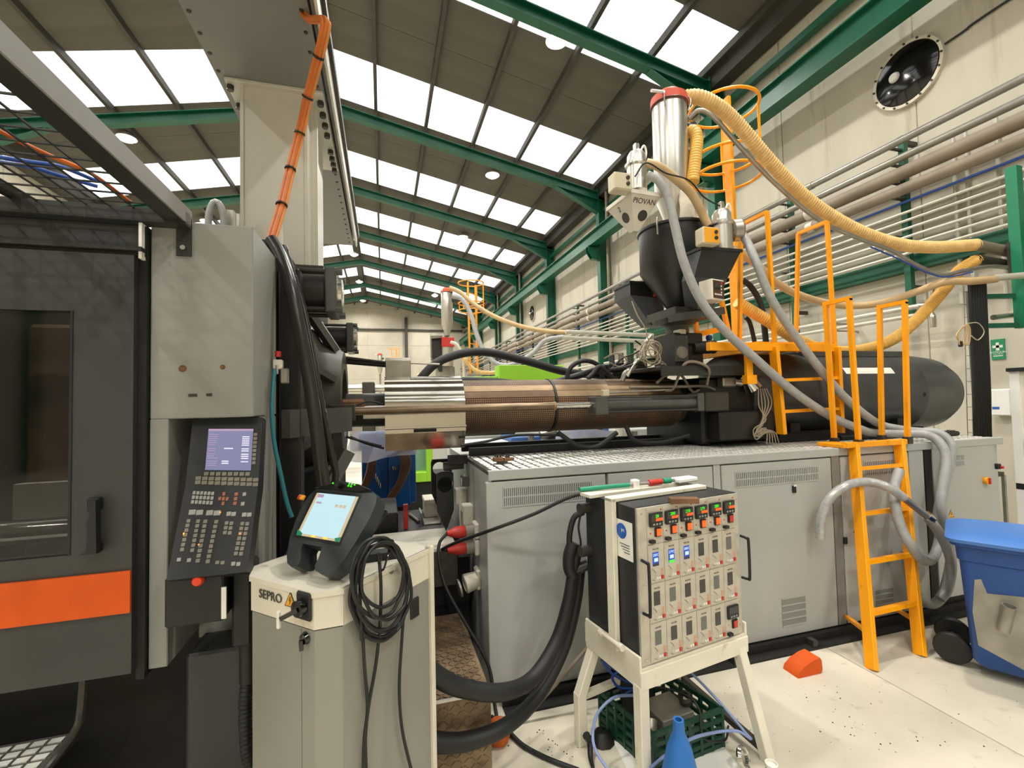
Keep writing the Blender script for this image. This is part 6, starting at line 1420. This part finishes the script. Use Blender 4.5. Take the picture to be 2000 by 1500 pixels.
B().tube([at(1888, 632, y=3.28), at(1910, 631, y=3.27), at(1922, 648, y=3.27), at(1910, 664, y=3.27), at(1896, 655, y=3.28)], .005, 6).build('lead', 'fuse_beige', t)
q = at(1876, 672, y=3.28); B().box(q, (.03, .03, .06), ch=.005).build('plug', 'black_plastic', t)
# silver pipes low on the wall
for k, (v, r) in enumerate(((597, .035), (614, .03))):
    q = at(1800, v, x=7.04)
    t = thing('water_pipe', ('upper of two bright water pipes low on the right wall', 'lower of two bright water pipes low on the right wall')[k], 'pipe', (7.04, 8, q.z-r))
    B().cyl((7.04, 4.35, q.z), (7.04, 16, q.z), r, 12).build('pipe_run', 'light_pipe', t)
    B().tube([(7.04, 4.4, q.z), (7.04, 4.3, q.z), (7.02, 4.25, q.z+(.06, -.06)[k]), (7.02, 4.25, q.z+(.22, -.2)[k])], r*1.15, 10).build('elbow', 'silver', t)
    for y in (5.6, 7.3, 9.5, 12): B().bx(7.02, 7.496, y-.02, y+.02, q.z-r-.02, q.z-r).build('pipe_clip', 'steel_dull', t)
for k, u in enumerate((1868, 1893, 1955)):
    q = at(u, 400, x=7.42)
    tag(B().cyl((7.42, q.y, 2.9), (7.42, q.y, 5.2), .025, 8).build('riser', 'light_pipe'), 'slim pale riser pipe dropping down the right wall', 'pipe', 'riser pipes on the right wall')
a, b_ = at(1935, 664, x=7.49), at(1964, 701, x=7.49)
t = thing('first_aid_sign', 'green first aid sign with a white cross on the right wall', 'sign', V((7.49, (a.y+b_.y)/2, b_.z)))
y0, y1, z0, z1 = b_.y, a.y, b_.z, a.z
B().bx(7.485, 7.499, y0, y1, z0, z1).build('board', 'sign_green', t)
cy_, cz_ = (y0+y1)/2, z0+(z1-z0)*.64; sx = (y1-y0)
B().bx(7.482, 7.485, cy_-sx*.12, cy_+sx*.12, cz_-sx*.38, cz_+sx*.38).bx(7.482, 7.485, cy_-sx*.38, cy_+sx*.38, cz_-sx*.12, cz_+sx*.12).build('cross', 'label_white', t)
B().bx(7.482, 7.485, y0+.02, y1-.02, z0+.04, z0+.05).build('caption_line', 'label_white', t)
B().bx(7.482, 7.485, y0+.02, y1-.02, z0+(z1-z0)*.255, z0+(z1-z0)*.27).build('caption_line', 'label_white', t)
text('caption', 'BOTIQUIN', .035, axes((7.484, cy_, z0+.09), (0, -1, 0), EZ), 'label_white', t, .0005)
a, b_ = at(1942, 760, x=7.40), at(1965, 812, x=7.40)
t = thing('soap_dispenser', 'white wall dispenser with a blue mark below the first aid sign', 'dispenser', V((7.45, (a.y+b_.y)/2, b_.z)))
B().bx(7.38, 7.5, b_.y-.06, a.y+.04, b_.z, a.z, .012).build('case', 'white', t)
B().bx(7.377, 7.38, (a.y+b_.y)/2-.0, a.y+.02, b_.z+.08, b_.z+.11).build('blue_mark', 'label_blue', t)
q = at(1968, 730, y=2.95)
t = thing('white_locker', 'white locker with dark green edge strips at the end of the press', 'locker', (q.x+.4, 2.7, 0))
B().bx(q.x+.03, q.x+.9, 2.4, 2.95, .0, q.z+.02, .006).build('body', 'cream_paint', t)
B().bx(q.x-.01, q.x+.92, 2.38, 2.96, q.z+.02, q.z+.055, .004).build('top_strip', 'black_plastic', t)
zq = at(1985, 950, y=2.93).z
B().bx(q.x+.015, q.x+.03, 2.38, 2.95, zq-.03, zq+.03, .004).build('middle_strip', 'black_plastic', t)
B().bx(q.x+.018, q.x+.03, 2.88, 2.95, .05, q.z+.02).build('corner_post', 'white', t)
zq2 = at(1993, 860, y=2.93).z
B().bx(q.x+.0, q.x+.03, 2.80, 2.84, zq2-.08, zq2+.06, .005).build('handle', 'tape_grey', t)
t = thing('clutter_rack', 'low rack with coiled black hoses between the press base and the locker', 'rack', (5.5, 3.05, 0))
B().bx(5.28, 5.72, 2.95, 3.4, .92, .96).build('shelf', 'dark_iron', t)
B().bx(5.28, 5.72, 2.95, 3.4, .30, .33).build('shelf', 'dark_iron', t)
for x in (5.28, 5.68):
    for y in (2.95, 3.36): B().bx(x+.04, x+.065, y, y+.025, 0, .93).build('upright', 'tape_grey', t)
for k in range(5):
    r = .13-.01*k
    tag(B().tube([(5.5+r*math.cos(2*PI*i/14), 3.15+.9*r*math.sin(2*PI*i/14), .985+.035*k+.01*math.sin(i*2+k)) for i in range(14)], .018, 8, closed=True, caps=False).build('hose_ring', 'black_rubber'), 'ring of black hose stacked on the low rack', 'hose', 'hose rings on the low rack')
hose('rack_pipe', 'grey pipe leaning low in the clutter rack', [(5.3, 2.925, .52), (5.5, 2.925, .47), (5.75, 2.925, .44)], .03, 'steel_dull')
hose('rack_pipe_low', 'pale pipe lying under the grey one in the clutter rack', [(5.3, 2.933, .42), (5.5, 2.933, .39), (5.75, 2.933, .37)], .02, 'light_pipe')
# ================================================================== BEHIND THE PRESS
# black brackets with round holes at the end of the base
t = thing('bracket_plates', 'pair of black steel bracket plates with round holes beside the deck corner', 'bracket', (.42, 3.4, .75))
def holed(x0, x1, z0, z1, y, cx_, cz_, r, mt):
    n = 20; b = B(); ring_ = [(cx_+r*math.cos(2*PI*k/n), cz_+r*math.sin(2*PI*k/n)) for k in range(n)]; rect = []
    for k in range(n):
        a = 2*PI*k/n; c, s_ = math.cos(a), math.sin(a)
        tx = ((x1-cx_) if c > 0 else (x0-cx_))/c if abs(c) > 1e-6 else 1e9; tz = ((z1-cz_) if s_ > 0 else (z0-cz_))/s_ if abs(s_) > 1e-6 else 1e9
        tt = min(tx, tz); rect.append((cx_+c*tt, cz_+s_*tt))
    for yy3 in (y, y+.03): b.v += [V((a, yy3, c)) for a, c in ring_] + [V((a, yy3, c)) for a, c in rect]
    for k in range(n):
        k2 = (k+1) % n
        b.f += [(k, k2, n+k2, n+k), (2*n+k2, 2*n+k, 3*n+k, 3*n+k2), (k2, k, 2*n+k, 2*n+k2), (n+k, n+k2, 3*n+k2, 3*n+k)]
    for c_ in ((x0, z0), (x1, z0), (x0, z1), (x1, z1)): pass
    b.build('plate', mt, t)
a = at(842, 898, y=3.55); b_ = at(884, 1000, y=3.55); h = at(858, 915, y=3.55)
holed(a.x, b_.x, b_.z, a.z, 3.55, h.x, h.z, .05, 'grime_shade_black')
a = at(853, 922, y=3.42); b_ = at(887, 1008, y=3.42); h = at(870, 947, y=3.42)
holed(a.x, b_.x, .795, a.z, 3.42, h.x, h.z, .06, 'door_dark')
B().cyl(at(866, 911, y=3.4), at(905, 908, y=3.4), .03, 14).build('shaft', 'iron_grey', t)
a = at(835, 975, z=.77)-V((0, .9, 0))
tag(B().bx(a.x-.09, a.x+.04, a.y+.15, a.y+.38, .77, .9, .004).bx(a.x-.095, a.x+.045, a.y+.145, a.y+.385, .885, .92, .004).build('tin_box', 'white_dirty'), 'worn white tin box on the rear tray', 'box')
a = at(826, 985, z=.77)-V((.02, .7, 0))
tag(B().prism([(-.08, .1), (-.06, 0), (.08, 0), (.1, .1), (.09, .1), (.072, .01), (-.052, .01), (-.07, .1)], (a.x+.02, a.y-.08, .77), (1, 0, 0), (0, 0, 1), (0, .2, 0)).build('steel_trough', 'steel_dull'), 'open grey steel trough in front of the tin box', 'trough')
tag(B().cyl(at(800, 1004, z=.782), at(818, 1019, z=.782), .012, 10).build('steel_pipe', 'steel_dull'), 'short steel pipe offcut lying on the tray', 'pipe')
tag(B().bar(at(792, 985, y=3.7), V((at(792, 985, y=3.7).x, 3.7, .765)), .035, .035).build('orange_stub', 'red'), 'red-orange square stub standing on the tray below the blue panel', 'stub')
tag(B().bx(-.26, .10, 3.6, 4.2, .77, .92, .01).build('oil_block', 'black_oily'), 'oily black block on the rear tray under the nozzle', 'block')
# blue machine panel with hoses and plastic sheet
yb = 4.9
a, b_ = at(706, 872, y=yb), at(813, 985, y=yb)
t = thing('blue_panel_unit', 'deep blue machine panel with brown hoses behind the nozzle', 'machine', ((a.x+b_.x)/2, yb, 0))
c_ = at(760, 985, y=yb)
B().bx(a.x, c_.x, yb, yb+.5, at(740, 960, y=yb).z-.1, a.z, .006).build('rear_box', 'blue_machine', t)
B().bx(c_.x, b_.x-.06, yb-.05, yb+.5, b_.z, a.z, .006).build('front_box', 'blue_machine', t)
B().bx(b_.x-.06, b_.x, yb-.0, yb+.5, b_.z+.02, a.z-.02, .006).build('edge_strip', 'blue_machine', t)
B().bx(a.x+.05, b_.x-.1, yb+.05, yb+.45, 0, b_.z).build('pedestal', 'grime_shade_black', t)
for k in range(6):
    B().tube([at(778+3*k, 878, y=yb-.1), at(785+3*k, 905, y=yb-.12), at(778+2*k, 940, y=yb-.12), at(760+2*k, 970, y=yb-.1), at(752+k, 990, y=yb-.08)], .016, 6).build('hose', 'hose_brown', t)
for k in range(4):
    B().tube([at(722+4*k, 888, y=yb-.06), at(718+4*k, 920, y=yb-.08), at(708+3*k, 950, y=yb-.06)], .015, 6).build('hose', 'hose_brown', t)
for k in range(3): B().cyl(at(766+4*k, 911, y=yb-.06), at(768+4*k, 918, y=yb-.06), .012, 8).build('fitting', 'silver', t)
for k in range(4): B().cyl(at(733+3*k, 925+6*k, y=yb-.05), at(733+3*k, 935+6*k, y=yb-.05), .014, 8).build('fitting', 'silver', t)
# plastic sheet draped over it
def sheet(name, label, rows_, y_, mat='clear_sheet', jit=.11):
    b = B(); nr, nc = len(rows_), len(rows_[0])
    b.v = [at(u, v, y=y_ + jit*math.sin(i*2.3+j*1.9)) for j, r in enumerate(rows_) for i, (u, v) in enumerate(r)]
    b.f = [(j*nc+i, j*nc+i+1, (j+1)*nc+i+1, (j+1)*nc+i) for j in range(nr-1) for i in range(nc-1)]
    b.v += [p+V((0, .004, 0)) for p in b.v]; k = nr*nc
    b.f += [tuple(q+k for q in f[::-1]) for f in b.f]
    return tag(b.build(name, mat, None, 60), label, 'plastic sheet')
sheet('plastic_sheet', 'clear plastic sheet draped over the blue machine panel', [[(690, 842), (710, 842), (735, 842), (760, 842), (790, 845), (818, 848)], [(680, 870), (702, 872), (730, 872), (760, 874), (790, 876), (816, 876)], [(668, 900), (694, 903), (718, 904), (745, 896), (775, 890), (812, 888)]], yb-.22)
tag(B().bx(at(700, 843, y=yb).x, at(812, 843, y=yb).x, yb+.02, yb+.4, a.z-.02, at(740, 846, y=yb).z, .01).build('blue_tank', 'blue_mid'), 'paler blue tank under the plastic sheet', 'tank')
# lime green press behind
yl = 7.0
t = thing('lime_press', 'lime green moulding press standing behind the barrel', 'machine', (2.0, yl+.8, 0))
a, b_ = at(975, 713, y=yl), at(1100, 745, y=yl)
for k in range(2):
    x0 = a.x+(b_.x-a.x)*(0, .68)[k]; x1 = a.x+(b_.x-a.x)*(.675, 1)[k]
    B().bx(x0, x1, yl, yl+.28, a.z-.75, a.z-.26, .006).build('lower_panel', 'lime', t)
B().bx(a.x, b_.x, yl-.01, yl+.3, a.z-.25, a.z, .006).build('upper_panel', 'lime', t)
c_ = at(892, 735, y=yl); B().bx(c_.x, a.x, yl+.1, yl+1.1, c_.z-.10, c_.z, .006).build('guard_rail', 'lime', t)
B().bx(c_.x, b_.x+2.2, yl+.1, yl+1.3, 0, 1.2, .01).build('base', 'machine_grey', t)
f0, f1_ = at(812, 868, y=yl-.8), at(846, 940, y=yl-.8)
B().bx(f1_.x-.08, f1_.x, yl-.8, yl-.6, f1_.z, f0.z+.1, .006).build('frame_post', 'lime', t)
B().bx(f0.x-.3, f1_.x-.08, yl-.8, yl-.6, f1_.z, f1_.z+.13, .006).build('frame_sill', 'lime', t)
B().bx(f0.x-.25, f1_.x-.08, yl-.62, yl-.6, f1_.z+.13, f0.z+.1).build('guard_glass', 'window_green', t)
B().bx(f0.x-.3, f1_.x+.4, yl-.75, yl+.3, 0, f1_.z).build('lower_base', 'grime_shade_black', t)
B().bx(c_.x+.1, a.x+.3, yl+.2, yl+.9, 1.2, c_.z-.12, .01).build('dark_core', 'dark_iron', t)
a, b_ = at(900, 862, y=5.6), at(1190, 905, y=5.6)
t = thing('blue_press', 'blue machine wrapped in plastic seen under the barrel shroud', 'machine', ((a.x+b_.x)/2, 5.9, 0))
B().bx(at(1090, 850, y=5.6).x, at(1190, 850, y=5.6).x, 5.6, 6.2, .4, at(1140, 838, y=5.6).z, .01).build('blue_block', 'blue_mid', t)
B().bx(at(1000, 850, y=5.6).x, at(1060, 850, y=5.6).x, 5.65, 6.2, .4, at(1030, 853, y=5.65).z, .01).build('blue_block', 'blue_mid', t)
B().bx(a.x, at(1000, 870, y=5.5).x, 5.5, 6.2, .4, at(950, 866, y=5.5).z, .01).build('white_cover', 'white', t)
B().bx(a.x+.2, b_.x+1.6, 5.45, 6.3, 0, 1.12, .01).build('base', 'dark_iron', t)
for k in range(8):
    x = at(1040+34*k, 870, y=5.45).x
    B().cyl((x, 5.5, 1.12), (x+.05*(k % 2), 5.5, 1.30+.05*(k % 3)), .04+.02*(k % 2), 10).build('fitting', ('steel_dull', 'dark_iron', 'white_dirty')[k % 3], t)
B().tube([at(1055, 850, y=5.4), at(1090, 843, y=5.4), at(1112, 855, y=5.4), at(1112, 880, y=5.4)], .05, 12).build('elbow', 'steel_dull', t)
sheet('plastic_wrap', 'clear plastic wrapped over the blue machine under the barrel', [[(1090, 838), (1120, 836), (1160, 838), (1195, 842)], [(1085, 856), (1118, 858), (1160, 856), (1200, 862)], [(1090, 872), (1120, 874), (1165, 870), (1198, 872)]], 5.28)
sheet('plastic_strip', 'loose clear plastic strip hanging behind the carriage end', [[(1275, 835), (1290, 835), (1305, 838)], [(1272, 855), (1292, 855), (1308, 858)], [(1276, 875), (1296, 876), (1310, 876)]], 5.27)
# second and third dryer towers with their ladders
def tower(d, u, v, labs):
    p = at(u, v, d=d); off = V((p.x-RX, p.y-HY, 0))
    a = copy_tree(DRY, V(DRY.location)+off+V((0, 0, .25)), label=labs[0]); b = copy_tree(CAGE, V(CAGE.location)+off+V((-.42, .1, .12)), label=labs[1])
    z0 = 1.248 if p.y < 15 else 0; l_ = b.location
    tag(B().bx(p.x-.06, p.x+.06, p.y+.135, p.y+.26, z0, 3.95).build('receiver_stand', 'tape_grey'), labs[2], 'stand')
    tag(B().bx(l_.x-.1, l_.x+.3, l_.y-.1, l_.y+.4, z0, l_.z+.285).build('ladder_stand', 'tape_grey'), labs[3], 'stand')
    return off
o2 = tower(11.9, 873, 610, ('aluminium receiver with a red lid on the second press, before the yellow cage ladder', 'yellow cage ladder rising beside the second aluminium receiver', 'grey stand under the second aluminium receiver', 'grey stand under the second yellow cage ladder'))
o3 = tower(27.0, 742, 690, ('tiny far receiver with a red lid near the back wall', 'tiny far yellow cage ladder near the back wall', 'grey stand under the tiny far receiver', 'grey stand under the tiny far cage ladder'))
q = at(858, 690, d=11.9)
t = thing('second_blender', 'dark blender hopper with a red bracket below the second receiver', 'hopper', (q.x, q.y, 2.2))
B().bx(q.x-.2, q.x+.07, q.y-.1, q.y+.3, at(850, 690, d=11.9).z-.1, at(850, 655, d=11.9).z, .01).build('dark_box', 'hopper_black', t)
B().prism([(-.2, 0), (.07, 0), (.06, -.35), (-.02, -.35)], (q.x, q.y-.1, at(850, 692, d=11.9).z-.1), (1, 0, 0), (0, 0, 1), (0, .4, 0)).build('chute', 'hopper_black', t)
q2 = at(875, 668, d=11.7); B().bx(q2.x-.16, q2.x+.16, q2.y-.02, q2.y+.1, q2.z-.12, q2.z+.12, .01).build('red_bracket', 'red', t)
B().lathe([(0, 0), (.15, 0), (.15, .62), (0, .62)], (q2.x, q2.y+.15, at(875, 715, d=11.7).z), n=24).build('lower_drum', 'aluminium', t)
B().bx(q2.x-.3, q2.x+.2, 11.88, 11.95, 1.248, at(875, 715, d=11.7).z, .01).build('support', 'tape_grey', t)
q3 = at(848, 657, d=11.7); B().cyl((q3.x-.1, q3.y, q3.z), (q3.x+.2, q3.y, q3.z+.02), .07, 12).build('pump', 'steel_dull', t)
hose('second_brown_hose', 'brown ribbed hose sweeping from the second receiver to the wall pipes', [at(u, v, y=y) for u, v, y in ((878, 562, 11.5), (900, 572, 11.4), (930, 597, 11.2), (970, 620, 11), (1020, 638, 10.8), (1070, 647, 10.6), (1105, 649, 10.5))], .06, 'hose_tan', rib=.06, pitch=.05)
hose('second_grey_hose', 'grey hose dropping from the second receiver beside its ladder', [at(u, v, y=y) for u, v, y in ((884, 578, 11.3), (903, 585, 11.2), (920, 615, 11.1), (930, 650, 11), (945, 685, 10.9), (970, 710, 10.8), (1000, 712, 10.7), (1040, 690, 10.6), (1065, 665, 10.5), (1100, 658, 10.4))], .06, 'hose_grey')
hose('second_cream_hose', 'cream hose sagging in a low bow behind the barrel', [at(886, 694, y=11.6)] + [at(u, v, y=11.0) for u, v in ((905, 698), (915, 712), (935, 726), (965, 728), (985, 722), (1005, 745))] + [at(1012, 818, y=11.34)], .05, 'hose_cream')
hose('second_white_hose', 'pale hose curving down beside the second yellow ladder', [at(u, v, y=11.35) for u, v in ((880, 668), (893, 674), (903, 695), (907, 735), (908, 775), (908, 822))], .04, 'white_dirty')
hose('far_cream_hose', 'short cream hose near the back wall left of the second tower', [at(u, v, y=12) for u, v in ((815, 735), (828, 728), (845, 720))], .05, 'hose_cream')
# cross pipes of the second press to the wall
for k, (v0, v1) in enumerate(((648, 655), (659, 667))):
    tag(B().cyl(at(1105-8*k, v0, y=10.4), at(1275, v1, y=10.4), .055, 10).build('cross_pipe', 'light_pipe'), ('upper pale pipe crossing from the second press to the wall', 'lower pale pipe crossing from the second press to the wall')[k], 'pipe')
for u in (1175, 1235):
    tag(B().bx(at(u, 700, y=10.5).x-.05, at(u, 700, y=10.5).x+.05, 10.5, 10.6, 0, at(u, 645, y=10.5).z).build('green_stand', 'green_steel'), 'green floor post carrying the pale cross pipes', 'post', 'green posts of the cross pipes')
# distant presses along the hall
def distant(x0, x1, y0, lab, mt, hz=1.25):
    t = thing('distant_press', lab, 'machine', ((x0+x1)/2, y0+.9, 0))
    B().bx(x0, x1, y0, y0+1.8, 0, hz, .01).build('base', mt, t)
    B().cyl((x0+.3, y0+.4, hz+.45), (x0+.55*(x1-x0), y0+.4, hz+.45), .17, 18).build('barrel', 'silver', t)
    B().cyl((x0+.62*(x1-x0), y0+.75, hz+.42), (x1-.1, y0+.75, hz+.42), .42, 20).build('drive_housing', 'tank_grey', t)
    B().bx(x0+.2, x1-.3, y0+.26, y0+.54, hz-.002, hz+.29).build('slide', 'grime_shade_black', t)
    for k in range(4): B().bx(x0+.1+(x1-x0-.2)*k/4, x0+(x1-x0-.2)*(k+1)/4, y0-.01, y0, .1, hz-.08, .003).build('panel', mt, t)
distant(.3, 5.2, 11.3, 'grey press of the second tower partly hidden by the lime one', 'machine_grey')
distant(-1.2, 4.0, 18.0, 'distant grey press in the middle of the hall', 'steel_dull')
distant(-3.0, 2.5, 25.5, 'far press near the back wall of the hall', 'machine_grey')
t = thing('distant_clamp', 'far dark clamping unit behind the nozzle with silver tie bars', 'machine', (-1.6, 13, 0))
B().bx(-3.2, -1.3, 12.0, 13.6, 0, 2.1, .02).build('housing', 'machine_grey', t)
for z in (1.9, 2.15): B().cyl((-1.4, 12.4, z), (.2, 12.4, z), .1, 16).build('tie_bar', 'silver', t)
B().bx(-.5, -.2, 12.0, 13.4, .8, 2.3, .02).build('platen', 'dark_iron', t)
# service pipes on the back wall
q = at(760, 644, y=41.85)
tag(B().cyl((XL+.3, 41.85, q.z), (XW-.3, 41.85, q.z), .09, 10).build('gable_pipe', 'dark_steel'), 'dark horizontal pipe across the back gable wall', 'pipe')
q2 = at(793, 620, y=41.8)
tag(B().bx(q2.x-.13, q2.x+.13, 41.75, 41.95, 0, q2.z).build('gable_column', 'dark_steel'), 'dark steel post on the back gable wall', 'column')
scene.cycles.use_denoising = True
